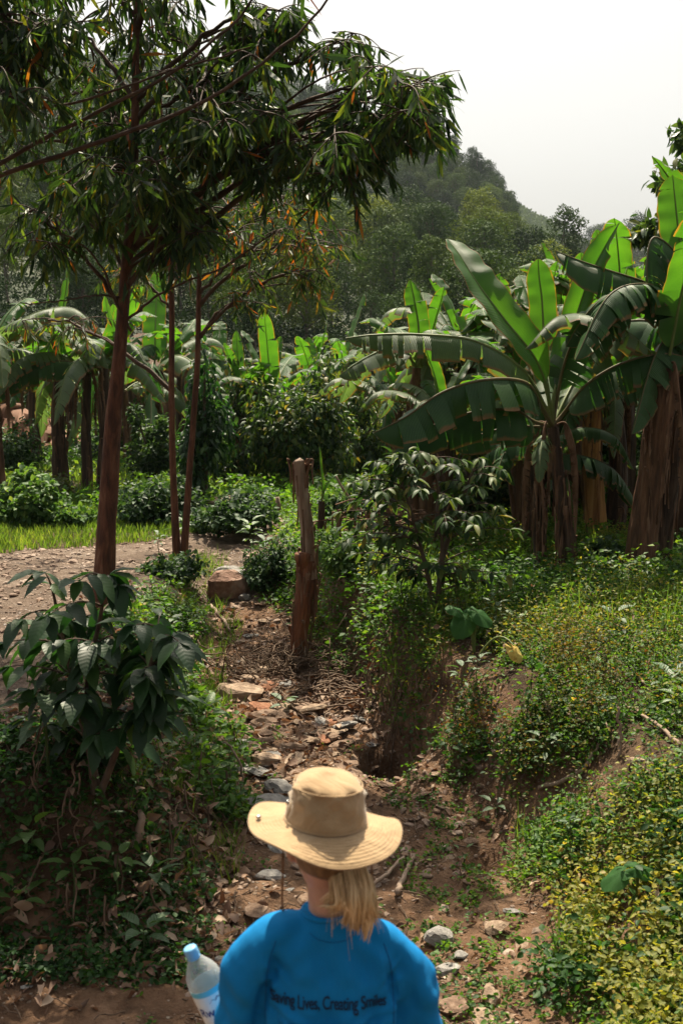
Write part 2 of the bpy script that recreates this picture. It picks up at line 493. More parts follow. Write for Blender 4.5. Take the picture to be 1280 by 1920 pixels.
M_HILL = solidmat('forest_floor', [(0.3, (.010, .018, .006)), (0.5, (.022, .036, .012)), (0.7, (.05, .05, .02))], scale=.06, bump=0.4, bdist=1.0)
submesh('road', mroad, M_ROAD)
submesh('streambed', mbed & ~mhill, M_BED)
submesh('ground', ~mroad & ~mbed & ~mhill, M_SOIL)
submesh('hillside', mhill, M_HILL)

# ================================================================== FOREST ON THE HILL
GUM = lambda n, a, b_, c, tr=.12, **k: leafmat(n, [(0, a), (.5, b_), (1, c)], trans=tr, rough=.75, spec=.1, obj_rand=True, **k)
M_FAR = [GUM('gum_foliage', (.009, .026, .009), (.036, .072, .018), (.105, .155, .034)),
         GUM('yellow_gum_foliage', (.024, .050, .010), (.070, .112, .020), (.19, .23, .036)),
         GUM('dark_foliage', (.009, .026, .009), (.026, .055, .015), (.062, .096, .024))]
M_UND = leafmat('undergrowth_leaf', [(0, (.006, .016, .006)), (.6, (.014, .034, .010)), (1, (.03, .055, .015))], trans=.1, rough=.75, spec=.1)
M_TRUNKP = solidmat('pale_bark', [(0.3, (.08, .062, .046)), (.7, (.20, .165, .13))], scale=1.5, bump=0.2)
def forest_proto(kind, hgt, wid, seed, nclump, mat):
    r = np.random.default_rng(seed)
    root = thing('eucalyptus_tree', (0, 0, -500), 'x', 'tree')
    mt = MB(); V, F_, uv = tube(spline([(0, 0, -1), (r.normal() * .2, r.normal() * .2, hgt * .45), (0, 0, hgt * .9)], 7), np.linspace(.22, .06, 7), 6); mt.add(V, F_, uv=uv)
    lobes = []
    nl = 30 if kind != 'tall' else 26
    cz, rz_, rx_ = (.60, .36, .36) if kind != 'tall' else (.66, .32, .30)
    for i in range(nl):                                        # lobes over a tall dome: a rounded, cauliflower like crown
        u_ = 1 - 1.75 * (i + .5) / nl; a = i * 2.399963 + r.normal(0, .25); q = math.sqrt(max(0, 1 - u_ * u_)); jr = r.uniform(.62, 1.12)
        c = np.array([math.cos(a) * q * rx_ * wid * jr, math.sin(a) * q * rx_ * wid * jr, hgt * (cz + rz_ * u_ * (.8 + .25 * jr))])
        s = wid * r.uniform(.11, .18)
        lobes.append((c, s))
        if i % 3 == 0:
            V, F_, uv = tube(bez((0, 0, c[2] * .6), (c[0] * .4, c[1] * .4, c[2] * .75), c, n=5), np.linspace(.09, .03, 5), 4); mt.add(V, F_, uv=uv)
    mt.build('trunk', M_TRUNKP, root)
    mc = MB()
    for c, s in lobes:
        n = int(nclump * 1.7 / nl)
        dirs = nrm(r.normal(size=(n, 3)) + np.array([0, 0, .35]))
        rr = r.uniform(.55, 1.05, n) ** .5
        lump = 1 + .4 * (vnoise(dirs[:, 0] * 3 + c[0], dirs[:, 1] * 3 + dirs[:, 2] * 2, seed) - .5)
        T = c + dirs * (rr * s * lump)[:, None] * np.array([1, 1, .9])
        D = nrm(dirs * .3 + r.normal(size=(n, 3)) * .7 + np.array([0, 0, -.3]))
        Mx = frames(D, nrm(dirs + nrm((c - np.array([0, 0, hgt * cz]))[None]) * .6 + r.normal(size=(n, 3)) * .28))
        scatter(mc, T_RHOMB, T, Mx, r.uniform(.21, .42, n), wid=r.uniform(.7, 1.2, n))
    mc.build('crown', mat, root)
    return root
protos = [forest_proto('round', 9.5, 8.0, 1, 2600, M_FAR[1]), forest_proto('round', 10.5, 7.5, 2, 2600, M_FAR[0]),
          forest_proto('tall', 13.0, 6.5, 3, 2200, M_FAR[0]), forest_proto('round', 8.0, 7.0, 4, 2400, M_FAR[2]),
          forest_proto('tall', 12.0, 6.0, 5, 2200, M_FAR[2]), forest_proto('round', 9.0, 8.5, 6, 2600, M_FAR[0])]
ftrees = []
KIND = ['rounded yellow green', 'rounded olive', 'tall open olive', 'short dark rounded', 'tall dark', 'broad olive']
def where(k, x, y, slope_, bands):
    a = x / y * FPX + 640
    w = ['behind the left bananas', 'behind the two saplings', 'behind the middle coffee bushes', 'left of the huge banana leaf', 'above the huge banana leaf', 'behind the right hand bananas'][int(np.searchsorted([250, 450, 620, 800, 1000], a))]
    h_ = ['low on', 'halfway up', 'high on'][int(np.searchsorted(bands, y))]
    return f'{KIND[k]} eucalyptus {h_} {slope_}, {w}'
def fplace(k, x, y, s, label, group, used=set()):
    if isinstance(label, tuple): label = where(k, x, y, *label)
    loc = (x, y, hz(x, y) - .2); rz = rng.uniform(0, 6.28)
    sc = (s * rng.uniform(.9, 1.1), s * rng.uniform(.9, 1.1), s)
    if k not in used:
        used.add(k); o = protos[k]; o.location = loc; o.rotation_euler = (0, 0, rz); o.scale = sc; o['label'] = label; o['group'] = group
    else:
        o = dup(protos[k], loc, rz, sc, label, group)
    ftrees.append((x, y)); return o
# crowns one can single out, by where their tops stand in the photograph
HERO = [(762, 352, 165, 5, 'broad dark green eucalyptus crown, tallest at the middle of the near slope'),
        (900, 357, 160, 0, 'rounded yellow green eucalyptus above the tip of the big upright banana leaf'),
        (985, 425, 120, 1, 'wide dense eucalyptus crown directly behind the banana leaves on the right'),
        (1060, 388, 125, 2, 'loose two topped eucalyptus rising against the pale far ridge'),
        (960, 398, 160, 1, 'eucalyptus filling the dip right of the rounded yellow green crown'),
        (572, 582, 75, 0, 'small rounded yellowish eucalyptus low in front of the dark forest'),
        (660, 392, 160, 5, 'olive eucalyptus crown just below the drooping end of the long branch'),
        (820, 385, 150, 3, 'dark eucalyptus standing between the broad crown and the rounded yellow green one'),
        (848, 255, 335, 2, 'thin tufted tree poking above the ridge line at its highest open point'),
        (1195, 398, 500, 5, 'hazy blue eucalyptus on the right hand ridge left of the bright upright banana leaf'),
        (1100, 452, 420, 3, 'bluish hazy eucalyptus on the far slope above the twisted banana leaf'),
        (960, 380, 345, 4, 'last dark tree where the wooded ridge ends at the pale hill')]
PH = [9.5, 10.5, 13, 8, 12, 9]
for px, py, Y, k, lab in HERO:
    p = P(px, py, Y); g = hz(p[0], Y); s = max(.6, min(1.9, (p[2] - g) / PH[k] * 1.0))
    fplace(k, p[0], Y, s, lab, None)
def skyrow(x, y, z):
    t = z / y; v = (t * CP + SP) / (CP - t * SP)
    return 960 - v * FPX
def fzone(n, amin, amax, ymin, ymax, ks, smin, smax, label, group, dmin, lim=None):
    c = 0; tries = 0
    while c < n and tries < n * 60:
        tries += 1
        y = math.sqrt(rng.uniform(ymin ** 2, ymax ** 2)); a = rng.uniform(amin, amax); x = (a - 640) / FPX * y
        dm = dmin * min(1.0, max(.62, y / 135.0))
        if any(abs(x - q[0]) < dm and (x - q[0]) ** 2 + (y - q[1]) ** 2 < dm * dm for q in ftrees): continue
        k = int(rng.choice(ks)); s = rng.uniform(smin, smax) * min(1.0, y / 135.0)
        if lim is not None:
            top = np.interp(a, lim[0], lim[1])
            while s > .26 and skyrow(x, y, hz(x, y) + PH[k] * s) < top: s *= .9
            if s <= .28: continue
        fplace(k, x, y, s, label, group); c += 1
    return c
n1 = fzone(141, -60, 1340, 66, 180, [0, 1, 1, 2, 3, 5, 5], .68, 1.40, ('the near slope', [105, 145]), 'eucalyptus trees on the near slope', 6.0, ([-60, 100, 400, 560, 700, 860, 940, 960, 1050, 1130, 1340], [150, 240, 330, 350, 370, 380, 400, 415, 440, 500, 500]))
n2 = fzone(118, 380, 1000, 285, 352, [1, 3, 4, 4, 5, 3], .75, 1.15, ('the steep hazy ridge', [310, 332]), 'eucalyptus trees on the steep ridge', 5.0)
n3 = fzone(28, 1010, 1330, 400, 540, [1, 5, 3], 1.0, 1.5, ('the bluish right ridge', [450, 500]), 'eucalyptus trees on the right hand ridge', 8)
# the woods farther off and the undergrowth between the trees: nobody could count these
def far_wood(name, label, n, amin, amax, ymin, ymax, size, lift, mat, seed):
    r = np.random.default_rng(seed)
    y = np.sqrt(r.uniform(ymin ** 2, ymax ** 2, n)); a = r.uniform(amin, amax, n); x = (a - 640) / FPX * y
    cx = np.floor(x / (size * 6)) ; cy = np.floor(y / (size * 6))
    z = H(x, y) - .1 + lift * (vnoise(x / (size * 5), y / (size * 5), seed) ** 1.5) * r.uniform(.5, 1, n)
    mb = MB(); D = nrm(r.normal(size=(n, 3)) + np.array([0, 0, .1])); up = nrm(r.normal(size=(n, 3)) + np.array([0, 0, 1.2]))
    scatter(mb, T_RHOMB, np.stack([x, y, z], -1), frames(D, up), r.uniform(.6, 1.3, n) * size, wid=r.uniform(.8, 1.4, n))
    o = mb.build(name, mat); return tag(o, label, 'wood', kind='stuff')
far_wood('undergrowth', 'dark bushy undergrowth at the foot of the wooded slope', 60000, -80, 1360, 44, 95, .26, 1.8, M_UND, 3)
far_wood('undergrowth', 'dark bushy undergrowth between the trees of the near slope', 50000, -80, 1360, 90, 215, .40, 1.0, M_UND, 4)
far_wood('far_wood', 'hazy wood covering the steep left ridge', 60000, -100, 1010, 215, 420, 1.1, 7.5, M_FAR[0], 5)
far_wood('distant_wood', 'pale blue wood on the highest ridge far behind the tall tree', 40000, -100, 760, 420, 640, 2.0, 9, M_FAR[2], 6)
far_wood('ridge_wood', 'hazy wood on the right hand ridge', 26000, 980, 1400, 400, 545, 1.4, 8, M_FAR[2], 7)
far_wood('hill_scrub', 'low scrub on the pale hill seen in the gap', 30000, 850, 1250, 760, 950, 2.2, 3, M_FAR[0], 8)

# ================================================================== GROUND COVER
GRN = dict(trans=.42, rough=.55, spec=.25)
M_HERB = leafmat('herb_leaf', [(0, (.016, .048, .008)), (.35, (.040, .105, .014)), (.7, (.085, .175, .022)), (.93, (.16, .23, .035)), (1, (.22, .17, .05))], patch=1, pscale=.9, **GRN)
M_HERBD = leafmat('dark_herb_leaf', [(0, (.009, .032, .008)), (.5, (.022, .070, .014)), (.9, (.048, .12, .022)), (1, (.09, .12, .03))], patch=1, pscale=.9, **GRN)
M_YEL = leafmat('yellow_herb_leaf', [(0, (.06, .085, .015)), (.4, (.15, .17, .03)), (.75, (.26, .25, .05)), (.9, (.30, .20, .06)), (1, (.20, .10, .03))], patch=1, pscale=2, **GRN)
M_REDW = leafmat('seedy_weed', [(0, (.05, .055, .014)), (.5, (.10, .095, .022)), (.8, (.15, .085, .025)), (1, (.20, .06, .02))], patch=1, pscale=2, **GRN)
M_GRASS = leafmat('grass_blade', [(0, (.04, .09, .015)), (.6, (.09, .16, .03)), (1, (.18, .22, .05))], patch=1, pscale=.6, **GRN)
M_DRY = leafmat('dry_leaf', [(0, (.06, .030, .018)), (.35, (.14, .075, .045)), (.75, (.26, .165, .105)), (1, (.38, .28, .20))], trans=.12, rough=.75, tcol=(1.2, .8, .5))
M_TWIG = solidmat('twig_bark', [(0.3, (.06, .036, .024)), (.6, (.15, .10, .066)), (.8, (.27, .20, .15))], scale=9, bump=.3)
M_STEM = solidmat('green_stem', [(0.3, (.035, .060, .018)), (.7, (.07, .10, .03))], scale=8, bump=0)

CLEAR = [(*hit(px, py)[:2], r) for px, py, r in ((875, 1215, .20), (880, 1245, .26), (885, 1280, .26), (962, 1262, .20), (965, 1300, .22), (1160, 1440, .15), (1160, 1480, .2), (1230, 1390, .18), (1250, 1430, .2), (1190, 1360, .15),
                                            (1195, 1300, .16), (1160, 1270, .14), (1180, 1330, .14), (1095, 1480, .14), (1040, 1500, .14), (1120, 1450, .14), (1180, 1720, .12), (1165, 1750, .13), (1180, 1790, .12))]
def clear(x, y):
    k = np.ones(len(x))
    for cx_, cy_, r in CLEAR: k = k * (1 - .93 * (((x - cx_) ** 2 + (y - cy_) ** 2) < r * r))
    return k
def samp(n, x0, x1, y0, y1, dens, seed=None):
    """random ground points, kept with probability dens(x, y)"""
    x = rng.uniform(x0, x1, n); y = rng.uniform(y0, y1, n)
    u = np.abs(x) / np.maximum(y, .1)
    k = (u < .40 + .9 / np.maximum(y, 1)) & (rng.random(n) < dens(x, y) * clear(x, y))
    x, y = x[k], y[k]
    return x, y, H(x, y)
def herbs(mb, x, y, z, h, leaf, k, tmpl, spread=.6, mi=0, tilt=.55):
    """k leaves around every ground point, at heights up to h"""
    n = len(x)
    hh = np.broadcast_to(h, (n,)); lf = np.broadcast_to(leaf, (n,))
    X = np.repeat(np.stack([x, y, z], -1), k, 0); hr = np.repeat(hh, k); lr = np.repeat(lf, k)
    N = n * k
    a = rng.uniform(0, 2 * np.pi, N); q = rng.random(N) ** .6
    t = rng.random(N) ** .7
    r = spread * hr * q
    T = X + np.stack([np.cos(a) * r, np.sin(a) * r, hr * t * (1 - .25 * q)], -1)
    a2 = a + rng.normal(0, .8, N)
    D = np.stack([np.cos(a2), np.sin(a2), rng.normal(0.05, .45, N)], -1)
    up = np.array([0, 0, 1.]) + rng.normal(0, tilt, (N, 3))
    scatter(mb, tmpl, T, frames(D, up), lr * rng.uniform(.6, 1.25, N), mi, wid=rng.uniform(.8, 1.3, N))
def stems(mb, x, y, z, h, w=.004, mi=1, lean=.25):
    n = len(x); h = np.broadcast_to(h, (n,))
    b = np.stack([x, y, z - .02], -1); t = b + np.stack([rng.normal(0, lean, n) * h, rng.normal(0, lean, n) * h, h], -1)
    s = np.stack([np.full(n, w), np.zeros(n), np.zeros(n)], -1); f = s[:, [1, 0, 2]]
    V = np.stack([b - s, b + s, t, b - f, b + f, t], 1).reshape(-1, 3)
    F_ = np.arange(n * 6).reshape(-1, 3); mb.add(V, F_, mi)

def d_right(x, y):
    dL, dR = parts_of(x, y)
    e = np.interp(y, [4, 6, 7.5, 9, 10, 14], [.10, .12, .34, .18, .05, .0])
    p = fbm(x * 1.7, y * 1.7, 201, 3)
    return sst(e - .15, e + .25, dR + p * .6) * (y < 18)
def bare(x, y):  # small openings in the cover
    return .15 + .85 * sst(-.20, -.04, fbm(x * 1.6, y * 1.6, 222, 4))
m_yel = lambda x, y: np.exp(-(((x - 1.32) / .42) ** 2 + ((y - 5.0) / .75) ** 2) * .8)
m_red = lambda x, y: np.exp(-(((x - 1.35) / .75) ** 2 + ((y - 7.6) / 1.0) ** 2)) + .8 * np.exp(-(((x - .95) / .3) ** 2 + ((y - 8.5) / .8) ** 2))
m_dark = lambda x, y: sst(.45, .62, fbm(x * .8, y * .8, 240, 3) + .5)  # noise patches where the darker herbs grow

mb = MB()
# low carpet
x, y, z = samp(30000, .2, 5.2, 3.9, 9.5, lambda x, y: d_right(x, y) * bare(x, y) * (1 - .75 * np.clip(m_yel(x, y), 0, 1)))
herbs(mb, x, y, z, rng.uniform(.03, .12, len(x)), .029, 8, T_HERB, 1.0)
x, y, z = samp(16000, -.8, 8, 9.0, 17.5, lambda x, y: d_right(x, y) * bare(x, y))
herbs(mb, x, y, z, rng.uniform(.06, .22, len(x)), .055, 7, T_RHOMB, .9)
# taller weeds
x, y, z = samp(3400, .3, 5.2, 4.2, 10, lambda x, y: d_right(x, y) * (1 - np.clip(m_yel(x, y), 0, 1)))
h = rng.uniform(.08, .26, len(x)) + .26 * rng.random(len(x)) ** 3 ; herbs(mb, x, y, z, h, .034, 17, T_HERB2, .42); stems(mb, x, y, z, h)
x, y, z = samp(3000, -.5, 7, 9.5, 17.5, d_right)
h = rng.uniform(.15, .42, len(x)); herbs(mb, x, y, z, h, .062, 16, T_RHOMB, .45); stems(mb, x, y, z, h, .005)
# hanging over the cut bank
x, y, z = samp(9000, -.7, 1.6, 6.2, 13.5, lambda x, y: (parts_of(x, y)[1] > -.05) & (parts_of(x, y)[1] < np.interp(y, [6, 8, 9, 12], [1.0, 1.3, .8, .6])) & (d_right(x, y) > rng.random(len(x)) * .9))
herbs(mb, x, y, z - .08, rng.uniform(.08, .24, len(x)), .036, 9, T_RHOMB, .7, tilt=.9)
tag(mb.build('herb_cover', [M_HERB, M_STEM]), 'leafy green herbs covering the bank right of the gully', 'ground cover', kind='stuff')
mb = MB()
x, y, z = samp(9000, .4, 5, 5.0, 12, lambda x, y: d_right(x, y) * m_dark(x, y))
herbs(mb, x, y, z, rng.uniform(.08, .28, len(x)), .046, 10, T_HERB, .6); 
x, y, z = samp(5200, .3, 2.2, 4.2, 8.6, lambda x, y: d_right(x, y) * m_dark(x + 3, y) * .9)
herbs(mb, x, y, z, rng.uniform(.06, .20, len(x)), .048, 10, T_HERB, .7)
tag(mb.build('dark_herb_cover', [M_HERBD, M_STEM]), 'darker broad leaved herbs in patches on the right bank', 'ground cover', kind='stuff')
mb = MB()
x, y, z = samp(9000, .5, 3.0, 3.8, 6.6, lambda x, y: np.clip(m_yel(x, y) * 1.3, 0, 1) * (parts_of(x, y)[1] > .2))
herbs(mb, x, y, z + .02, rng.uniform(.05, .22, len(x)), .031, 11, T_HERB, .8)
x, y, z = samp(5200, .2, 5, 6.8, 14, lambda x, y: d_right(x, y) * sst(.42, .60, fbm(x * .9, y * .9, 250, 3) + .5))
herbs(mb, x, y, z, rng.uniform(.10, .36, len(x)), .034, 12, T_HERB2, .5)
tag(mb.build('yellow_herb_mound', [M_YEL, M_STEM]), 'yellow green small leaved herbs, thickest on the mound at the lower right', 'ground cover', kind='stuff')
mb = MB()
x, y, z = samp(2600, .3, 3.2, 5.6, 10.2, lambda x, y: np.clip(m_red(x, y), 0, 1) * (d_right(x, y) > .3))
h = rng.uniform(.25, .55, len(x)); herbs(mb, x, y, z, h, .022, 26, T_RHOMB, .30, tilt=1.0); stems(mb, x, y, z, h, .003)
tag(mb.build('seedy_weeds', [M_REDW, M_TWIG]), 'fine stemmed yellowish and reddish weeds on the right bank above the cut edge', 'weeds', kind='stuff')

# left bank: ivy like creepers, herbs, dead leaves
def d_left(x, y):
    dL, dR = parts_of(x, y)
    return (dL > np.interp(y, [6, 8, 12, 13], [-.02, .22, .20, 0])) * (y > 5.2) * (y < 13.6) * (~road_mask(x, y)) * (.10 + .9 * sst(-.02, .12, fbm(x * 1.9, y * 1.9, 260, 4) - .02 + .34 * (y < 6.5)))
mb = MB()
x, y, z = samp(12000, -3.6, .2, 5.2, 8.6, d_left)
herbs(mb, x, y, z, rng.uniform(.02, .10, len(x)), .034, 6, T_HERB, 1.0)
x, y, z = samp(6000, -3.6, .2, 8.4, 14.2, d_left)
herbs(mb, x, y, z, rng.uniform(.03, .12, len(x)), .042, 6, T_RHOMB, 1.0)
x, y, z = samp(700, -3, .2, 6.0, 13.6, lambda x, y: d_left(x, y) * (parts_of(x, y)[0] < .9))
h = rng.uniform(.12, .32, len(x)); herbs(mb, x, y, z, h, .055, 14, T_HERB2, .45); stems(mb, x, y, z, h)
tag(mb.build('creeper_cover', [M_HERBD, M_STEM]), 'dark green creepers and herbs on the left bank', 'ground cover', kind='stuff')
mb = MB()
x, y, z = samp(2600, -2.4, .2, 8.0, 14.4, lambda x, y: d_left(x, y) * (parts_of(x, y)[0] < 1.4) * (parts_of(x, y)[0] > .15))
h = rng.uniform(.08, .3, len(x)); herbs(mb, x, y, z, h, .060, 12, T_HERB2, .5); stems(mb, x, y, z, h)
x, y, z = samp(1500, -1.0, .7, 4.4, 9, lambda x, y: .22 * (np.abs(fbm(x * 2, y * 2, 280, 3)) > .14) * (d_right(x, y) < .5))
herbs(mb, x, y, z, rng.uniform(.03, .09, len(x)), .030, 9, T_HERB, .9)
x, y, z = samp(2600, .3, 1.5, 4.6, 8.4, lambda x, y: .35 * (np.abs(fbm(x * 2.4, y * 2.4, 290, 3)) > .10))
herbs(mb, x, y, z, rng.uniform(.02, .07, len(x)), .028, 8, T_HERB, 1.0)
x, y, z = samp(160, -1.2, -.4, 7.0, 9.0, lambda x, y: (np.abs(parts_of(x, y)[0] - .1) < .2))
h = rng.uniform(.15, .3, len(x)); herbs(mb, x, y, z, h, .07, 12, T_HERB2, .5); stems(mb, x, y, z, h)
tag(mb.build('bright_weeds', [M_HERB, M_STEM]), 'bright green weeds scattered along the gully edges', 'weeds', kind='stuff')
# grass: strip beyond the road and tufts in the garden behind
mb = MB()
x = rng.uniform(-9, 3, 66000); y = rng.uniform(12.6, 20.5, 66000)
k = (~road_mask(x, y)) & ((y > 14.3) | (x < -2.6)) & (np.abs(x / y) < .36); x, y = x[k], y[k]; z = H(x, y)
D = nrm(np.stack([rng.normal(0, .3, len(x)), rng.normal(0, .3, len(x)), np.ones(len(x))], -1))
scatter(mb, T_BLADE, np.stack([x, y, z - .01], -1), frames(D), rng.uniform(.05, .16, len(x)), wid=np.full(len(x), 2.2))
x = rng.uniform(-16, 16, 50000); y = rng.uniform(19.5, 42, 50000); k = np.abs(x / y) < .36; x, y = x[k], y[k]; z = H(x, y)
D = nrm(np.stack([rng.normal(0, .4, len(x)), rng.normal(0, .4, len(x)), np.ones(len(x))], -1))
scatter(mb, T_BLADE, np.stack([x, y, z - .01], -1), frames(D), rng.uniform(.12, .35, len(x)), wid=np.full(len(x), 2.5))
x, y, z = samp(900, -2.2, 0, 6.2, 14, lambda x, y: (np.abs(parts_of(x, y)[0] - .2) < .3)); 
x = np.repeat(x, 14) + rng.normal(0, .03, len(x) * 14); y = np.repeat(y, 14) + rng.normal(0, .03, len(y) * 14); z = H(x, y)
D = nrm(np.stack([rng.normal(0, .5, len(x)), rng.normal(0, .5, len(x)), np.ones(len(x))], -1))
scatter(mb, T_BLADE, np.stack([x, y, z - .01], -1), frames(D), rng.uniform(.06, .2, len(x)), wid=np.full(len(x), 1.0))
x, y, z = samp(1500, .1, 5, 4.3, 14, lambda x, y: d_right(x, y) * (fbm(x * 1.1, y * 1.1, 255, 3) > .02))
x = np.repeat(x, 18) + rng.normal(0, .035, len(x) * 18); y = np.repeat(y, 18) + rng.normal(0, .035, len(y) * 18); z = H(x, y)
D = nrm(np.stack([rng.normal(0, .4, len(x)), rng.normal(0, .4, len(x)), np.ones(len(x))], -1))
scatter(mb, T_BLADE, np.stack([x, y, z - .01], -1), frames(D), rng.uniform(.12, .38, len(x)), wid=np.full(len(x), .8))
tag(mb.build('grass', M_GRASS), 'short green grass beyond the gravel road and in tufts', 'grass', kind='stuff')
mb = MB()
x = rng.uniform(-16, 12, 26000); y = rng.uniform(17.6, 46, 26000); k = (np.abs(x / y) < .36) & (rng.random(26000) < sst(-.05, .08, fbm(x * .5, y * .5, 300, 3))); x, y = x[k], y[k]; z = H(x, y)
herbs(mb, x, y, z, rng.uniform(.12, .45, len(x)), .11, 9, T_RHOMB, .9)
tag(mb.build('garden_weeds', M_HERB), 'green weeds under the banana plants beyond the road', 'weeds', kind='stuff')

# ------------------------------------------------------------------ leaf litter, pebbles, roots
M_PEB = solidmat('pebble_stone', [(.3, (.12, .078, .055)), (.5, (.23, .16, .12)), (.7, (.36, .29, .24))], scale=3.0, bump=.3, coord='Object', detail=4)
def lit_mask(x, y):
    dL, dR = parts_of(x, y)
    return np.clip(.25 + 1.1 * sst(-.05, .15, fbm(x * 1.3, y * 1.3, 310, 3)), 0, 1) * np.where(dR < .9, 1, .35) * (1 - .93 * road_mask(x, y))
mb = MB()
x, y, z = samp(11000, -3, 4, 4.2, 13.5, lit_mask); z = z + .10 * (parts_of(x, y)[1] > .4)
n = len(x); D = np.stack([rng.normal(size=n), rng.normal(size=n), rng.normal(0, .25, n)], -1); up = np.array([0, 0, 1.]) + rng.normal(0, .45, (n, 3))
TL = leaf_tmpl(.42, 4, bend=.5, fold=.35, wave=.05)
scatter(mb, TL, np.stack([x, y, z + rng.uniform(0, .03, n)], -1), frames(D, up), rng.uniform(.022, .08, n), wid=rng.uniform(.7, 1.5, n))
for cx_, cy_, sx_, sy_, nn in ((-.92, 6.25, .18, .38, 700), (-1.3, 5.5, .6, .22, 500), (.12, 9.6, .22, .3, 300), (-.5, 9.6, .4, .9, 420), (-.2, 8.2, .35, .5, 260), (-1.35, 9.5, .35, 1.6, 700), (-1.3, 7.2, .3, .6, 400), (-1.7, 6.9, .4, .4, 250)):
    n = nn; x = rng.normal(cx_, sx_, n); y = rng.normal(cy_, sy_, n); z = H(x, y)
    D = np.stack([rng.normal(size=n), rng.normal(size=n), rng.normal(0.1, .4, n)], -1); up = np.array([0, 0, 1.]) + rng.normal(0, .7, (n, 3))
    scatter(mb, TL, np.stack([x, y, z + rng.uniform(0, .05, n)], -1), frames(D, up), rng.uniform(.04, .10, n), wid=rng.uniform(.7, 1.5, n))
tag(mb.build('leaf_litter', M_DRY), 'curled brown dead leaves littering the gully floor and banks', 'dead leaves', kind='stuff')

def stone_mesh(seed, flat=.5, n=10):
    r = np.random.default_rng(seed)
    th = np.linspace(0, np.pi, 7)[1:-1]; ph = np.linspace(0, 2 * np.pi, n, endpoint=False)
    V = [(0, 0, 1.)] + [(math.sin(t) * math.cos(p), math.sin(t) * math.sin(p), math.cos(t)) for t in th for p in ph] + [(0, 0, -1.)]
    V = np.array(V)
    for _ in range(7):                                       # chop with random planes: broken, angular stone
        d = nrm(r.normal(size=(1, 3)))[0]; o = r.uniform(.45, .85)
        k = V @ d - o; V = V - np.where(k > 0, k, 0)[:, None] * d
    V = V * np.array([1, r.uniform(.55, .85), flat * r.uniform(.7, 1.2)]) * .5 + r.normal(0, .008, V.shape)
    m = len(th); Ft = [(0, 1 + i, 1 + (i + 1) % n) for i in range(n)]; Fq = []
    for j in range(m - 1):
        for i in range(n): Fq.append((1 + j * n + i, 1 + (j + 1) * n + i, 1 + (j + 1) * n + (i + 1) % n, 1 + j * n + (i + 1) % n))
    e = len(V) - 1; Ft += [(e, 1 + (m - 1) * n + (i + 1) % n, 1 + (m - 1) * n + i) for i in range(n)]
    return V, [np.array(Ft), np.array(Fq)]
def chips(mb, x, y, z, s, seeds=6, flat=.4):
    k = rng.integers(0, seeds, len(x))
    for i in range(seeds):
        V, Fs = stone_mesh(400 + i, flat, 6); q = k == i; n = q.sum()
        if n == 0: continue
        D = np.stack([rng.normal(size=n), rng.normal(size=n), rng.normal(0, .2, n)], -1)
        scatter(mb, (V, Fs), np.stack([x[q], y[q], z[q]], -1), frames(D, np.array([0, 0, 1.]) + rng.normal(0, .2, (n, 3))), s[q])
mb = MB()
def pebm(x, y):
    return np.where(road_mask(x, y), .9 * (fbm(x * 1.2, y * 1.2, 330, 3) > -.12), np.where(bed_mask(x, y), .5 + .5 * (fbm(x * 1.5, y * 1.5, 331, 3) > 0), 0.04))
x, y, z = samp(15000, -5.5, 1.5, 4.2, 16.5, pebm)
chips(mb, x, y, z + .001, rng.uniform(.015, .055, len(x)) * np.interp(y, [4, 7, 16], [.7, 1, 1.7]) * rng.choice([.7, 1, 1.9], len(x), p=[.5, .35, .15]))
tag(mb.build('pebbles', M_PEB, smooth=False), 'small broken pebbles strewn over the gravel road and streambed', 'pebbles', kind='stuff')

M_STONE = []
for nm, st_ in (('brown_stone', [(.3, (.075, .043, .027)), (.5, (.16, .10, .066)), (.7, (.25, .175, .125))]),
                ('tan_stone', [(.3, (.14, .090, .058)), (.5, (.25, .175, .12)), (.7, (.35, .265, .19))]),
                ('grey_stone', [(.3, (.13, .12, .115)), (.5, (.22, .205, .19)), (.7, (.33, .31, .285))]),
                ('red_stone', [(.3, (.17, .070, .035)), (.5, (.27, .115, .060)), (.7, (.34, .19, .11))])):
    M_STONE.append(solidmat(nm, st_, scale=4.5, bump=.35, bdist=.04, stretch=(1, 1, 3)))
SP_ = []
for i in range(8):
    V, Fs = stone_mesh(500 + i, [.3, .45, .6, .25][i % 4], 12)
    mb = MB(); mb.add(V, Fs); o = mb.build('stone', M_STONE[[0, 1, 0, 2, 1, 0, 0, 3][i]], smooth=False); o.location = (0, 0, -500)
    SP_.append(o)
su = set()
def stone(i, x, y, s, label, group, rz=None, dz=.0, sc=None, rx=0.0, mat=None):
    if i not in su and mat is None: o = SP_[i]; su.add(i)
    else: o = SP_[i].copy(); COL.objects.link(o)
    o.location = (x, y, hz(x, y) + dz)
    o.scale = sc if sc is not None else (s, s, s)
    o.rotation_euler = (rng.normal(0, .12) + rx, rng.normal(0, .12), rng.uniform(0, 6.28) if rz is None else rz)
    if mat is not None:
        me = o.data.copy(); me.materials.clear(); me.materials.append(mat); o.data = me
    tag(o, label, 'stone', group); return o
GS = 'stones lying in the gully bed'
def stl(i, x, y):
    w = ['near the blue shirt', 'just beyond the hat', 'in the lower stone bed', 'in the upper stone bed', 'near the dead stump', 'near the boulder'][int(np.searchsorted([5.6, 7.0, 8.6, 10.2, 11.6], y))]
    c = float(gul(np.array([y]))[0][0]); sd_ = 'left side' if x < c - .2 else ('right side' if x > c + .2 else 'middle')
    return f"{['brown flat', 'tan broken', 'brown lumpy', 'grey thin', 'tan wedge shaped', 'brown blocky', 'brown rounded', 'reddish'][i]} stone {w}, {sd_} of the gully".replace('boots and ', '')
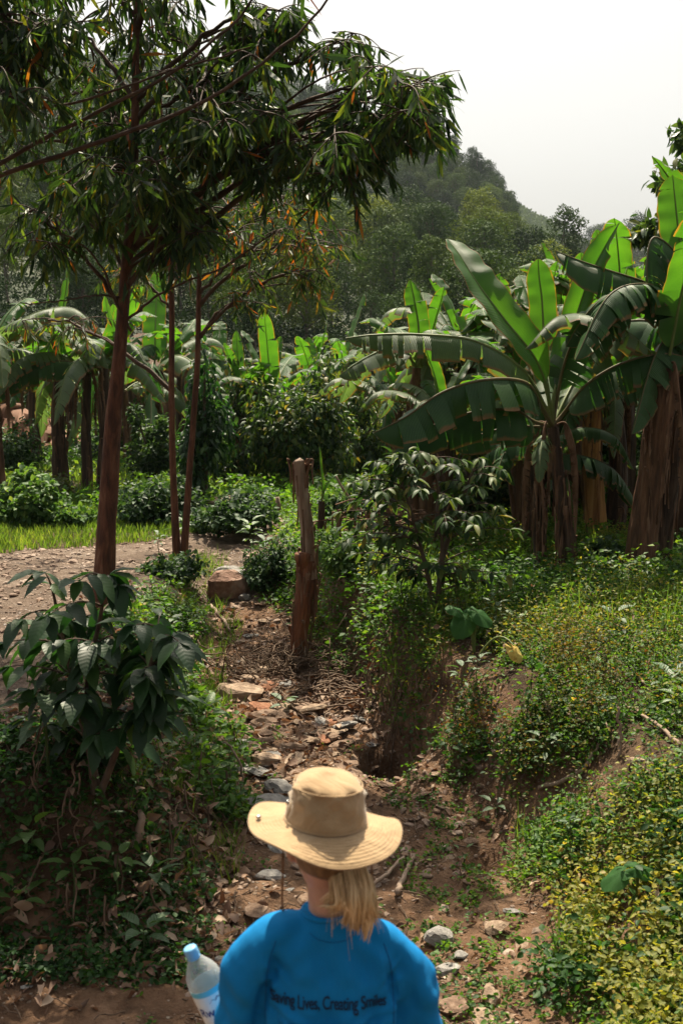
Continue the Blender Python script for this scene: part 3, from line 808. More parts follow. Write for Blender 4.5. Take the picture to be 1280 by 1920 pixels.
STN = ['brown flat stone lying among others in the gully bed', 'tan broken stone lying among others in the gully bed', 'brown lumpy stone lying among others in the gully bed', 'grey thin slab lying among others in the gully bed',
       'tan broken stone lying among others in the gully bed', 'brown flat stone lying among others in the gully bed', 'brown lumpy stone lying among others in the gully bed', 'reddish stone lying among others in the gully bed']
for (px, py, w, i, lab, m, rz) in (
    (448, 1298, 90, 1, 'long pale flat stone at the top of the stone bed, longest one there', 1, .1), (425, 1292, 60, 4, 'pale squarish stone at the left edge of the stone bed, touching the long flat one', 1, 1.),
    (487, 1327, 60, 6, 'orange red rounded stone just below the long pale one', 3, 2.3), (520, 1348, 42, 2, 'brown stone right of the orange red one', 0, .4),
    (457, 1367, 50, 4, 'tan rounded stone in the middle of the stone bed', 1, .7), (502, 1355, 62, 0, 'flat brown slab in the middle of the stone bed', 0, 2.9),
    (438, 1367, 46, 2, 'brown blocky stone left of the tan rounded one', 0, .2), (497, 1423, 60, 1, 'pale oval stone above the left brim of the hat', 1, .3),
    (470, 1400, 50, 5, 'dark red brown stone below the tan rounded one', 0, 1.2), (583, 1330, 62, 4, 'light wedge of stone right of the leafy sprig in the gully', 1, .5),
    (645, 1360, 50, 3, 'grey slab right of the stone bed', 2, .3), (620, 1382, 40, 0, 'thin brown slab in the right part of the stone bed', 0, 2.6),
    (596, 1388, 30, 1, 'small upright pale stone in the stone bed', 1, .9), (525, 1475, 60, 0, 'dark long stone left of the hat crown', 2, 2.8),
    (505, 1502, 90, 3, 'dark rounded rock just left of the hat', 2, .1), (505, 1640, 60, 4, 'flat grey stone under the left end of the hat brim', 2, 0.),
    (822, 1762, 62, 2, 'large pale grey stone right of the blue shoulder', 2, .8), (836, 1818, 52, 1, 'whitish lumpy stone right of the blue sleeve', 2, .2),
    (862, 1790, 34, 4, 'small pale stone between the grey stone and the whitish one', 2, .5), (850, 1885, 70, 5, 'dark narrow stone leaning beside the right sleeve', 0, 1.1),
    (920, 1868, 58, 6, 'upright tan block of stone at the bottom edge', 1, 1.4), (930, 1738, 50, 0, 'broad flat tan stone in the bare earth on the right', 1, .3),
    (1085, 1688, 34, 4, 'pale grey stone at the foot of the yellow green mound', 2, .2), (1190, 1428, 40, 1, 'pale stone or dry clod half hidden in the right herbs', 1, .1),
    (410, 1652, 46, 3, 'pale slanting slab beside the dead leaf heap on the left', 1, 2.3), (330, 1610, 34, 5, 'grey brown stone half buried at the top of the dead leaf heap', 0, .3),
    (412, 1798, 30, 4, 'pale stone visible between the bottle and the sleeve', 2, .1), (102, 1532, 30, 3, 'brown stone on the left bank', 0, .1),
    (930, 1412, 26, 1, 'pale stone lodged in the cut of the right bank', 1, .1), (910, 1362, 24, 4, 'tan stone sticking out at the top of the cut bank', 1, .4),
    (50, 1852, 24, 3, 'small whitish stone on the bare earth at the lower left', 2, .2), (460, 1120, 34, 1, 'pale stone at the right foot of the boulder', 2, 1.3)):
    g = hit(px, py + w * .15); s = w / FPX * g[1] * 1.12
    stone(i, g[0], g[1], s, lab, None, rz, dz=s * .12, mat=M_STONE[m])
n = 0
while n < 260:
    y = rng.uniform(4.6, 13.3); c, w = gul(np.array([y])); x = rng.normal(float(c[0]) - .12, float(w[0]) * .55)
    p = 1.0 if 7.2 < y < 11.2 else .45
    if rng.random() > p or not bed_mask(np.array([x]), np.array([y]))[0]: continue
    if abs(x / y) > .31: continue
    i = int(rng.integers(0, 8)); i = 0 if i == 7 and rng.random() < .7 else i
    s = rng.uniform(.06, .13) if rng.random() < .6 else rng.uniform(.13, .26); s *= 1.1 if 7.5 < y < 11 else .75
    stone(i, x, y, s, stl(i, x, y), GS, dz=s * .07, sc=(s * rng.uniform(.9, 1.2), s * rng.uniform(.7, 1.1), s * rng.uniform(.45, .95))); n += 1
# boulder, and the wet slab behind it
def boulder(px, py, w, hgt, seed, mat, label, flat=.8, rz=0.):
    g = hit(px, py); s = w / FPX * g[1]
    V, Fs = stone_mesh(seed, flat, 22); V = V * np.array([s, s, hgt / FPX * g[1] / flat * 1.2])
    V = V * (1 + .08 * fbm(V[:, 0] * 6 + 3, V[:, 1] * 6 + V[:, 2] * 5, seed, 3)[:, None])
    mb = MB(); mb.add(V, Fs); o = mb.build('boulder', mat, smooth=False); o.location = (g[0], g[1], g[2] + hgt / FPX * g[1] * .25); o.rotation_euler = (0, 0, rz)
    return tag(o, label, 'rock')
boulder(425, 1122, 92, 62, 617, solidmat('boulder_stone', [(.3, (.10, .050, .034)), (.48, (.20, .11, .075)), (.6, (.30, .20, .15)), (.75, (.22, .21, .19))], scale=5, bump=.9, bdist=.05), 'reddish brown boulder at the head of the gully, the largest rock', .75, .4)
boulder(430, 1076, 84, 16, 615, M_STONE[2], 'flat blue grey slab lying on top of the bank behind the boulder', .3, .2)
# stone heap beyond the grass
for q in range(70):
    t = rng.random(); px = 395 + 115 * t; py = 932 + 30 * t + rng.normal(0, 4)
    g = hit(px, 955 + 12 * t + rng.uniform(-6, 6)); s = rng.uniform(.12, .28)
    stone(int(rng.choice([1, 4, 0, 3, 1])), g[0], g[1] + rng.uniform(-.3, .3), s, 'pale broken stone in the long heap beyond the road', 'stones of the heap beyond the road', dz=rng.uniform(.0, .26) * (1 - t))

# roots and twigs
def wig(p0, p1, amp, n=9, seed=None):
    t = np.linspace(0, 1, n)[:, None]; p = np.asarray(p0) * (1 - t) + np.asarray(p1) * t
    return p + np.cumsum(rng.normal(0, amp / math.sqrt(n), (n, 3)), 0) * np.sin(np.pi * t)
mb = MB()
for q in range(260):       # matted roots and dry stalks at the mouth of the upper gully
    x = rng.normal(-.42, .30); y = rng.normal(10.6, .28); L = rng.uniform(.15, .5); a = rng.uniform(0, 6.28)
    z = hz(x, y) + rng.uniform(.0, .14)
    V, F_, uv = tube(wig((x, y, z), (x + math.cos(a) * L, y + math.sin(a) * L * .7, z + rng.normal(0, .05)), .12), np.linspace(.007, .003, 9), 4); mb.add(V, F_, uv=uv)
for q in range(150):
    x = rng.normal(.0, .30); y = rng.normal(9.9, .25); L = rng.uniform(.15, .45); a = rng.normal(0, .5)
    z = hz(x, y) + rng.uniform(.0, .10)
    V, F_, uv = tube(wig((x, y, z), (x + math.cos(a) * L, y + math.sin(a) * L, z + rng.normal(0, .04)), .05), np.linspace(.010, .005, 9), 4); mb.add(V, F_, uv=uv)
tag(mb.build('root_tangle', M_TWIG), 'tangle of brown roots and dry stalks at the foot of the broken stump', 'roots', kind='stuff')
mb = MB()
for q in range(170):       # roots hanging down the banks
    if q < 120: y = rng.uniform(8.4, 10.8); x = float(gul(np.array([y]))[0][0] + gul(np.array([y]))[1][0]) + rng.uniform(-.05, .35)
    elif q < 140: x = rng.uniform(-.95, -.72); y = rng.uniform(6.2, 8.4)
    else: x = rng.uniform(-2.0, -.8); y = rng.uniform(5.6, 6.3)
    z = hz(x, y) + .05; L = rng.uniform(.15, .4)
    V, F_, uv = tube(wig((x, y, z + L * .5), (x + rng.normal(0, .08), y - .12, z - L * .6), .05), np.linspace(.006, .003, 9), 4); mb.add(V, F_, uv=uv)
for q in range(500):
    x = rng.uniform(-2.4, 1.4); y = rng.uniform(4.5, 13); L = rng.uniform(.06, .3); a = rng.uniform(0, 6.28); 
    if parts_of(x, y)[1] > .9: continue
    x2, y2 = x + math.cos(a) * L, y + math.sin(a) * L
    V, F_, uv = tube(wig((x, y, hz(x, y) + .012), (x2, y2, hz(x2, y2) + .02), .02), .0035, 4); mb.add(V, F_, uv=uv)
tag(mb.build('hanging_roots', M_TWIG), 'thin roots hanging from the banks and twigs on the gully floor', 'roots', kind='stuff')
M_PALEB = solidmat('weathered_wood', [(0.3, (.16, .105, .075)), (.6, (.30, .22, .165)), (.8, (.42, .34, .27))], scale=7, bump=.4)
for pts, r0, r1, lab in (
    ([(1010, 1490), (1060, 1470), (1095, 1452), (1120, 1405)], .016, .010, 'crooked brown branch lying in the dark herbs at the foot of the right bank'),
    ([(1160, 1425), (1162, 1380), (1156, 1325)], .013, .009, 'pale upright stick standing in the right herbs'),
    ([(1276, 1410), (1230, 1370), (1170, 1328)], .015, .008, 'long pale stick slanting down to the right edge'),
    ([(1210, 1293), (1180, 1268), (1150, 1240)], .010, .007, 'short pale stick above the slanting one'),
    ([(700, 1668), (730, 1645), (765, 1608)], .012, .010, 'straight dry stick lying right of the pony tail'),
    ([(745, 1690), (758, 1655), (775, 1612)], .018, .012, 'flattened dry stalk beside the straight stick'),
    ([(395, 1140), (420, 1170), (432, 1190)], .022, .014, 'short thick dead branch leaning below the boulder'),
    ([(452, 1500), (455, 1445), (432, 1400), (418, 1392)], .010, .006, 'thin bare stem rising from the left bank beside the stones'),
    ([(205, 1715), (212, 1745), (235, 1780), (220, 1800)], .009, .006, 'orange brown root curling out of the left bank'),
    ([(250, 1590), (262, 1560), (268, 1525)], .028, .020, 'broken root stub sticking up on the left bank')):
    g = [hit(*p) for p in pts]
    w = [P(px, py, min(gg[1], g[0][1] + .15 * i)) if False else gg + np.array([0, 0, .03]) for i, ((px, py), gg) in enumerate(zip(pts, g))]
    if px > 1100 and gg[1] < 20 and pts[0][0] > 1005: w = [q_ + np.array([0, -.05, .17]) for q_ in w]
    if 'upright' in lab or 'rising' in lab or 'stub' in lab: w = [P(px, py, g[0][1] + .02 * i) for i, (px, py) in enumerate(pts)]
    V, F_, uv = tube(spline(w, 14) + rng.normal(0, .004, (14, 3)), np.linspace(r0, r1, 14), 6, cap=True); mb = MB(); mb.add(V, F_, uv=uv)
    tag(mb.build('stick', M_PALEB, local=w[0]), lab, 'stick')

# ================================================================== GUM TREES (near)
M_GUM = leafmat('gum_leaf', [(0, (.010, .026, .012)), (.4, (.022, .050, .020)), (.75, (.045, .085, .026)), (.93, (.085, .11, .025)), (.985, (.12, .12, .02)), (.99, (.32, .085, .02)), (1, (.22, .06, .02))], trans=.34, rough=.52, spec=.3, tcol=(1.5, 1.5, .4))
M_GUMR = leafmat('gum_leaf_with_red', [(0, (.010, .026, .012)), (.4, (.025, .055, .020)), (.7, (.055, .085, .024)), (.84, (.11, .12, .025)), (.92, (.20, .085, .02)), (1, (.27, .060, .015))], trans=.36, rough=.52, spec=.3, tcol=(1.5, 1.4, .4))
M_BARKR = solidmat('red_bark', [(.25, (.018, .010, .008)), (.42, (.07, .030, .018)), (.55, (.135, .055, .030)), (.68, (.20, .105, .065)), (.8, (.26, .19, .14))], scale=6, rough=.8, bump=.9, stretch=(2.6, 2.6, .5), bdist=.04, dist=.5, detail=9)
M_BARKD = solidmat('dark_branch_bark', [(.3, (.030, .018, .012)), (.7, (.10, .06, .04))], scale=8, rough=.8, bump=.3)
def gum_spray(ml, mt, T, r, nb, nl, ll, mi=0):
    """branchlets around T, each with hanging leaves"""
    P0, D0 = [], []
    for b in range(nb):
        a = rng.uniform(0, 6.28); d = np.array([math.cos(a), math.sin(a), rng.uniform(-.9, .5)]); L = r * rng.uniform(.6, 1.15)
        c = bez(T, T + d * L * .55, T + d * L + np.array([0, 0, -L * rng.uniform(.15, .5)]), n=6)
        V, F_, uv = tube(c, np.linspace(.006, .0025, 6), 4); mt.add(V, F_, uv=uv)
        t = rng.uniform(.15, 1.0, nl); idx = t * 5; i0 = np.clip(idx.astype(int), 0, 4); f = (idx - i0)[:, None]
        P0.append(c[i0] * (1 - f) + c[i0 + 1] * f)
        D0.append(np.tile(nrm(d[None]), (nl, 1)) * .35)
    P0 = np.concatenate(P0); D0 = np.concatenate(D0); N = len(P0)
    D = D0 + rng.normal(0, .42, (N, 3)) + np.array([0, 0, -.85])
    scatter(ml, T_GUM, P0, frames(D), ll * rng.uniform(.65, 1.2, N), mi, wid=rng.uniform(.65, 1.0, N))
def gum_tree(name, label, trunk, rads, regions, ll, lmat, bark, sides=14, nbr=6, nlf=13, bare=()):
    """trunk: world points; regions: (px, py, rx, ry, count, depth offset, depth spread)"""
    root = thing(name, trunk[0], label, 'tree'); org = np.asarray(trunk[0])
    tr = spline(trunk, 44); rr = np.interp(np.linspace(0, 1, 44), np.linspace(0, 1, len(rads)), rads)
    V, F_, uv = tube(tr, rr, sides)
    ang = np.tile(np.arange(sides), 44); V = V + nrm(V - np.repeat(tr, sides, 0)) * (.09 * np.repeat(rr, sides) * (vnoise(ang * .9, np.repeat(np.arange(44), sides) * .45, 9) - .5))[:, None] * 2
    mb = MB(); mb.add(V, F_, uv=uv); mb.build('trunk', bark, root, local=org)
    ml = MB()
    def attach(T):
        h = math.hypot(T[0] - tr[-1][0], T[1] - tr[-1][1]); zt = T[2] - .42 * h - .25
        i = int(np.argmin(np.abs(tr[:, 2] - zt))); return tr[max(3, min(i, 42))]
    for (px, py, rx, ry, n, dof, dsp) in regions:
        C = P(px, py, trunk[0][1] + dof); A = attach(C); mt = MB()
        d = C - A; lim = bez(A, A + d * .4 + np.array([0, 0, .12 * np.linalg.norm(d)]), A + d * .8 + np.array([0, 0, .12 * np.linalg.norm(d)]), C, n=14)
        r0 = .012 + .010 * np.linalg.norm(d)
        V, F_, uv = tube(lim + rng.normal(0, .012, lim.shape), np.linspace(r0, .010, 14), 6); mt.add(V, F_, uv=uv)
        for q in range(n):
            rr_ = math.sqrt(rng.random()); a = rng.uniform(0, 6.28)
            Y = trunk[0][1] + dof + rng.normal(0, dsp)
            T = P(px + rx * rr_ * math.cos(a), py + ry * rr_ * math.sin(a), Y)
            S = lim[int(rng.integers(5, 14))]; dd = T - S
            tw = bez(S, S + dd * .5 + np.array([0, 0, .15 * np.linalg.norm(dd)]), T, n=7)
            V, F_, uv = tube(tw, np.linspace(.012, .005, 7), 5); mt.add(V, F_, uv=uv)
            gum_spray(ml, mt, T, rng.uniform(.22, .38), nbr, nlf, ll)
        mt.build('limb', M_BARKD, root, local=org)
    for pts, r0, r1 in bare:
        w = spline([P(*p) for p in pts], 24); mt = MB(); V, F_, uv = tube(w + rng.normal(0, .006, w.shape), np.linspace(r0, r1, 24), 6); mt.add(V, F_, uv=uv); mt.build('branch', M_BARKD, root, local=org)
    ml.build('foliage', lmat, root, local=org)
    return root
g = hit(192, 1142); Yt = g[1]; KK = Yt / 11.0
T0 = [g + np.array([0, 0, -.15])] + [P(px, py, Yt) for px, py in ((196, 1060), (203, 950), (212, 800), (224, 680), (236, 520), (247, 400), (253, 250), (255, 100), (258, -60), (262, -260), (270, -480))]
gum_tree('eucalyptus_tree', 'large red barked eucalyptus on the left with a dense dark leafy crown', T0,
         [.105, .092, .080, .070, .060, .050, .043, .036, .030, .024, .018, .01],
         [(120, 50, 140, 90, 8, .4, .8), (60, 230, 110, 100, 7, .2, .8), (250, 320, 120, 80, 13, -.3, .7), (390, 150, 110, 100, 20, -.2, .8),
          (450, 250, 80, 80, 17, -.4, .6), (310, 60, 90, 80, 8, .5, .8), (330, 390, 100, 45, 8, -.2, .6), (140, 400, 100, 40, 5, .3, .7),
          (485, 70, 40, 70, 9, -.3, .4), (690, 165, 55, 60, 8, -.5, .4), (770, 175, 45, 55, 12, -.6, .35), (630, 250, 50, 50, 5, -.5, .4), (710, 245, 55, 40, 9, -.5, .35), (650, 90, 45, 30, 4, -.5, .4),
          (650, 310, 30, 25, 4, -.5, .3), (550, 290, 45, 45, 5, -.4, .4), (85, 420, 30, 40, 3, -.2, .3), (300, -140, 260, 100, 26, .3, 1.2), (330, -270, 210, 90, 18, -1.3, .6), (500, 20, 40, 50, 6, -.2, .3), (350, 440, 60, 30, 5, -.2, .3), (60, -120, 150, 90, 12, .3, 1.0), (200, 200, 90, 70, 12, .6, .7)],  # highest forward region, out of view, is added to shade the coffee bush
         .185, M_GUM, M_BARKR, bare=[([(245, 620, Yt), (215, 560, Yt - .1), (190, 500, Yt - .2), (150, 455, Yt - .4), (100, 430, Yt - .5)], .014, .006),
                                    ([(235, 560, Yt), (180, 555, Yt - .2), (110, 565, Yt - .3), (40, 570, Yt - .5)], .010, .005),
                                    ([(238, 600, Yt), (320, 540, Yt - .2), (420, 500, Yt - .3), (520, 430, Yt - .4)], .012, .006)])
g = hit(335, 1045); Y2 = g[1]
for nm, pts, rd, regs, lab in (
    ('a', [(332, 1052), (325, 900), (322, 750), (322, 600), (320, 470), (314, 380), (305, 250), (300, 150)], [.052, .040, .036, .034, .030, .026, .020, .012],
     [(330, 500, 60, 40, 3, .1, .3), (260, 520, 60, 40, 4, .2, .4), (90, 600, 70, 25, 5, .3, .4), (380, 420, 70, 50, 8, .0, .5)], 'thin straight eucalyptus sapling, left one of the pair sharing a mound'),
    ('b', [(344, 1052), (352, 930), (362, 800), (370, 680), (373, 560), (375, 450), (378, 350), (385, 250)], [.050, .040, .036, .033, .030, .026, .020, .012],
     [(480, 470, 90, 60, 13, -.2, .5), (580, 440, 55, 45, 8, -.2, .4), (540, 385, 80, 30, 7, -.1, .4), (450, 560, 50, 30, 3, -.1, .3), (540, 515, 60, 25, 5, -.2, .3), (430, 390, 60, 40, 7, 0, .4)], 'thin leaning eucalyptus sapling, right one of the pair, with orange leaves')):
    pw = [P(px, py, Y2 + .0) for px, py in pts]; pw[0] = P(pts[0][0], pts[0][1], Y2); 
    gum_tree('eucalyptus_sapling', lab, pw, rd, regs, .155, M_GUMR, M_BARKR, sides=9, nbr=4, nlf=10)
# tree off the left edge whose long boughs cross the picture
Yb = 8.4; gx = at(-330, Yb)
gum_tree('eucalyptus_tree', 'nearer eucalyptus at the left edge sending long thin boughs across the top', [gx, P(-330, 700, Yb), P(-320, 300, Yb), P(-300, -300, Yb), P(-290, -700, Yb)], [.13, .11, .09, .06, .03],
         [(20, 30, 60, 60, 9, -.3, .4), (30, 150, 50, 50, 6, -.3, .4), (-80, 200, 80, 120, 12, 0, .6), (60, -120, 120, 80, 10, 0, .6), (120, 80, 50, 50, 4, -.2, .4)],
         .17, M_GUM, M_BARKR, bare=[([(-320, 420, Yb), (-100, 360, Yb), (100, 295, Yb - .2), (280, 235, Yb - .3), (430, 160, Yb - .4), (560, 60, Yb - .4), (640, -40, Yb - .4)], .022, .007),
                                    ([(-320, 400, Yb), (-60, 335, Yb), (120, 240, Yb - .1), (300, 150, Yb - .2), (420, 60, Yb - .2), (500, -40, Yb - .2)], .020, .007),
                                    ([(-310, 200, Yb), (0, 210, Yb), (150, 190, Yb - .1), (330, 130, Yb - .2), (470, 90, Yb - .3)], .014, .005)])
# tree at the right edge
Yr = 15.0
M_BRD = leafmat('broad_tree_leaf', [(0, (.012, .032, .012)), (.5, (.03, .07, .02)), (.85, (.07, .12, .03)), (1, (.14, .15, .03))], trans=.35, rough=.35)
root = thing('broadleaf_tree', at(1345, Yr), 'dark broadleaved tree reaching in from the right edge above the bananas', 'tree'); org = np.array(root.location)
mt = MB(); c = spline([org, P(1345, 700, Yr), P(1350, 400, Yr), P(1345, 150, Yr)], 20); V, F_, uv = tube(c, np.linspace(.16, .05, 20), 10); mt.add(V, F_, uv=uv); mt.build('trunk', M_BARKD, root, local=org)
ml, mt = MB(), MB()
for (px, py, r, n) in ((1290, 250, 26, 6), (1300, 330, 50, 16), (1245, 345, 14, 3), (1215, 428, 24, 8), (1190, 440, 10, 3), (1330, 430, 60, 14), (1350, 250, 60, 12), (1262, 390, 14, 3)):
    C = P(px, py, Yr); V, F_, uv = tube(bez(c[int(np.argmin(np.abs(c[:, 2] - C[2] + .4)))], C * .5 + c[12] * .5, C, n=8), np.linspace(.03, .008, 8), 5); mt.add(V, F_, uv=uv)
    N = n * 22; rr = r / FPX * Yr; T = C + rng.normal(0, 1, (N, 3)) * np.array([rr, rr * 1.5, rr * .7]) * .55
    scatter(ml, T_COFFEE, T, frames(rng.normal(0, .5, (N, 3)) + np.array([0, 0, -.6])), rng.uniform(.12, .2, N))
mt.build('branches', M_BARKD, root, local=org); ml.build('foliage', M_BRD, root, local=org)

# ================================================================== BANANAS
def bladeMat(name, c1, c2, tr, tcol, dry=.93, trans=.42):
    m, nt, b = newmat(name); L = nt.links
    tc = nt.nodes.new('ShaderNodeTexCoord'); n1 = noise(nt, 2.2, 4, tc.outputs['Object']); r = ramp(nt, [(.35, c1), (.65, c2)]); L.new(n1.outputs[0], r.inputs[0])
    uvn = nt.nodes.new('ShaderNodeUVMap'); sx = nt.nodes.new('ShaderNodeSeparateXYZ'); L.new(uvn.outputs[0], sx.inputs[0])
    wv = nt.nodes.new('ShaderNodeMath'); wv.operation = 'MULTIPLY'; wv.inputs[1].default_value = 900; L.new(sx.outputs[1], wv.inputs[0])
    sn = nt.nodes.new('ShaderNodeMath'); sn.operation = 'SINE'; L.new(wv.outputs[0], sn.inputs[0])
    # veins slightly lighter
    mr = nt.nodes.new('ShaderNodeMapRange'); mr.inputs[1].default_value = -1; mr.inputs[2].default_value = 1; mr.inputs[3].default_value = .90; mr.inputs[4].default_value = 1.08; L.new(sn.outputs[0], mr.inputs[0])
    vm = nt.nodes.new('ShaderNodeMix'); vm.data_type = 'RGBA'; vm.blend_type = 'MULTIPLY'; vm.inputs[0].default_value = 1; vm.clamp_result = False
    L.new(r.outputs[0], vm.inputs[6]); cb = nt.nodes.new('ShaderNodeCombineXYZ')
    for i in range(3): L.new(mr.outputs[0], cb.inputs[i])
    L.new(cb.outputs[0], vm.inputs[7])
    ab = nt.nodes.new('ShaderNodeMath'); ab.operation = 'ABSOLUTE'; L.new(sx.outputs[0], ab.inputs[0])
    n3 = noise(nt, 9, 3, tc.outputs['Object']); ad = nt.nodes.new('ShaderNodeMath'); ad.operation = 'MULTIPLY_ADD'; ad.inputs[1].default_value = .22; L.new(n3.outputs[0], ad.inputs[0]); L.new(ab.outputs[0], ad.inputs[2])
    ed = nt.nodes.new('ShaderNodeMapRange'); ed.inputs[1].default_value = dry + .09; ed.inputs[2].default_value = dry + .16; L.new(ad.outputs[0], ed.inputs[0])
    mx = nt.nodes.new('ShaderNodeMix'); mx.data_type = 'RGBA'; L.new(ed.outputs[0], mx.inputs[0]); L.new(vm.outputs[2], mx.inputs[6]); mx.inputs[7].default_value = (.16, .085, .035, 1)
    L.new(mx.outputs[2], b.inputs['Base Color']); b.inputs['Roughness'].default_value = .48; b.inputs['Specular IOR Level'].default_value = .3
    bp = nt.nodes.new('ShaderNodeBump'); bp.inputs['Strength'].default_value = .35; bp.inputs['Distance'].default_value = .006; L.new(sn.outputs[0], bp.inputs['Height']); L.new(bp.outputs[0], b.inputs['Normal'])
    t = nt.nodes.new('ShaderNodeBsdfTranslucent'); mu = nt.nodes.new('ShaderNodeMix'); mu.data_type = 'RGBA'; mu.blend_type = 'MULTIPLY'; mu.inputs[0].default_value = 1; mu.clamp_result = False
    L.new(mx.outputs[2], mu.inputs[6]); mu.inputs[7].default_value = (*tcol, 1); L.new(mu.outputs[2], t.inputs['Color'])
    ms = nt.nodes.new('ShaderNodeMixShader'); ms.inputs[0].default_value = trans; L.new(b.outputs[0], ms.inputs[1]); L.new(t.outputs[0], ms.inputs[2])
    L.new(ms.outputs[0], nt.nodes['Material Output'].inputs['Surface'])
    return m
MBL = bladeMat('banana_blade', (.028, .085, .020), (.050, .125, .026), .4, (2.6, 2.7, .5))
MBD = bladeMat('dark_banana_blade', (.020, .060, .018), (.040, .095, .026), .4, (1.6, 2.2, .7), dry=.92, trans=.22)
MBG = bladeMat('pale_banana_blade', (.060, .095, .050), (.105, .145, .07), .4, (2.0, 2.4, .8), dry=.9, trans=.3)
M_DEADL = solidmat('dead_banana_leaf', [(.3, (.055, .028, .016)), (.5, (.15, .078, .045)), (.72, (.27, .165, .11))], scale=5, stretch=(3, 3, .7), bump=.5, rough=.85)
M_RIB = solidmat('banana_midrib', [(.3, (.09, .13, .035)), (.7, (.16, .19, .06))], scale=4, bump=0, rough=.5)
M_RIBD = solidmat('dark_midrib', [(.3, (.07, .055, .025)), (.7, (.13, .11, .045))], scale=4, bump=0, rough=.6)
def stemmat(name, a, b_, c, d):
    return solidmat(name, [(.22, a), (.42, b_), (.60, c), (.78, d)], scale=3.5, stretch=(4.5, 4.5, .5), bump=.8, rough=.7, bdist=.03, dist=.6)
M_PS = stemmat('banana_stem', (.018, .010, .007), (.075, .036, .020), (.16, .078, .042), (.26, .16, .09))
M_PSO = stemmat('golden_banana_stem', (.06, .024, .010), (.30, .13, .04), (.50, .25, .075), (.58, .38, .15))
M_PSD = stemmat('dark_banana_stem', (.010, .007, .005), (.035, .020, .013), (.085, .048, .030), (.16, .10, .065))
def blade(mb, mid, W, U, phi=.3, curl=-.6, tears=6, gap=.10, start=.13, seed=0, sag=0.35, mi=(0, 1), rr=.018, asym=0.0, taper=1.0):
    """one banana leaf: petiole+midrib tube and two torn half blades"""
    r = np.random.default_rng(seed); n = 49
    m = spline(mid, n); T = nrm(np.gradient(m, axis=0)); U = np.broadcast_to(np.asarray(U, float), m.shape).copy()
    U = nrm(U - T * (U * T).sum(1)[:, None]); S = np.cross(T, U)
    V, F_, uv = tube(m, np.linspace(rr, rr * .22, n), 6); mb.add(V, F_, mi[1], uv=uv)
    i0 = int(n * start); t = np.linspace(0, 1, n - i0)
    w = W * .5 * np.clip(t / .16, 0, 1) ** .6 * (1 - np.clip((t - .55) / .45, 0, 1) ** 2.4) ** .75; w[-1] = 0.003; w[0] = .003
    K = 5
    for sd_ in (1, -1):
        cuts = np.sort(r.choice(np.arange(3, len(t) - 3), min(tears, len(t) - 8), replace=False)) if tears else np.array([], int)
        bounds = [0] + list(cuts) + [len(t) - 1]
        for a, b_ in zip(bounds[:-1], bounds[1:]):
            if b_ <= a: continue
            idx = np.arange(a, b_ + 1); k = len(idx)
            dp = r.normal(0, .30) if tears else 0; dc = r.normal(0, .35) if tears else 0; gp = gap * r.uniform(.3, 1.3) if tears else 0
            sc = 1 - (r.random() < .25) * r.uniform(0, .3) * (tears > 0)
            P0 = m[i0 + idx]; rows = [P0]; cur = P0.copy(); ctr = (len(idx) - 1) / 2
            for j in range(1, K + 1):
                ang = phi + asym * sd_ + dp * j / K + (curl + dc) * (j / K) ** 1.2 + .05 * np.sin(idx * 1.1 + seed)
                stp = (w[idx] * sc / K)[:, None]
                cur = cur + stp * (math.cos(0) * (np.cos(ang)[:, None] * S[i0 + idx] * sd_ + np.sin(ang)[:, None] * U[i0 + idx]))
                cur = cur + np.array([0, 0, -1.]) * stp * sag * (j / K)
                sq = cur + T[i0 + idx] * stp * .22                            # side veins slant to the tip
                if gp and k > 1:
                    mid_ = sq[int(ctr)]; sq = sq + (mid_ - sq) * gp * (j / K)
                rows.append(sq)
            G = np.stack(rows, 1)                                            # k x (K+1) x 3
            uvg = np.stack(np.broadcast_arrays(sd_ * np.linspace(0, 1, K + 1)[None], t[idx][:, None] - .03 * np.linspace(0, 1, K + 1)[None]), -1)
            q = np.arange(k - 1)[:, None] * (K + 1) + np.arange(K)[None]
            mb.add(G.reshape(-1, 3), np.stack([q, q + 1, q + K + 2, q + K + 1], -1).reshape(-1, 4), mi[0], uv=uvg.reshape(-1, 2))
def pseudostem(c, r0, r1, seed, sides=26, n=46):
    c = spline(c, n); rr = np.interp(np.linspace(0, 1, n), [0, .08, .5, 1], [r0 * 1.15, r0, (r0 + r1) / 2, r1])
    V, F_, uv = tube(c, rr, sides)
    a = np.tile(np.arange(sides), n) * 26.0 / sides; k = np.repeat(np.arange(n), sides) * 46.0 / n
    d = .10 * (vnoise(a * 2.6, k * .16, seed + 9) - .5) + .16 * (vnoise(a * .35 + k * .03, k * .10, seed) - .5) + .10 * (np.floor(vnoise(a * .8, k * .05, seed + 3) * 4) / 4 - .5) + .05 * (vnoise(a * 1.3, k * .5, seed + 5) - .5)
    V = V + nrm(V - np.repeat(c, sides, 0)) * (np.repeat(rr, sides) * d * 1.5)[:, None]
    return V, F_, uv, c
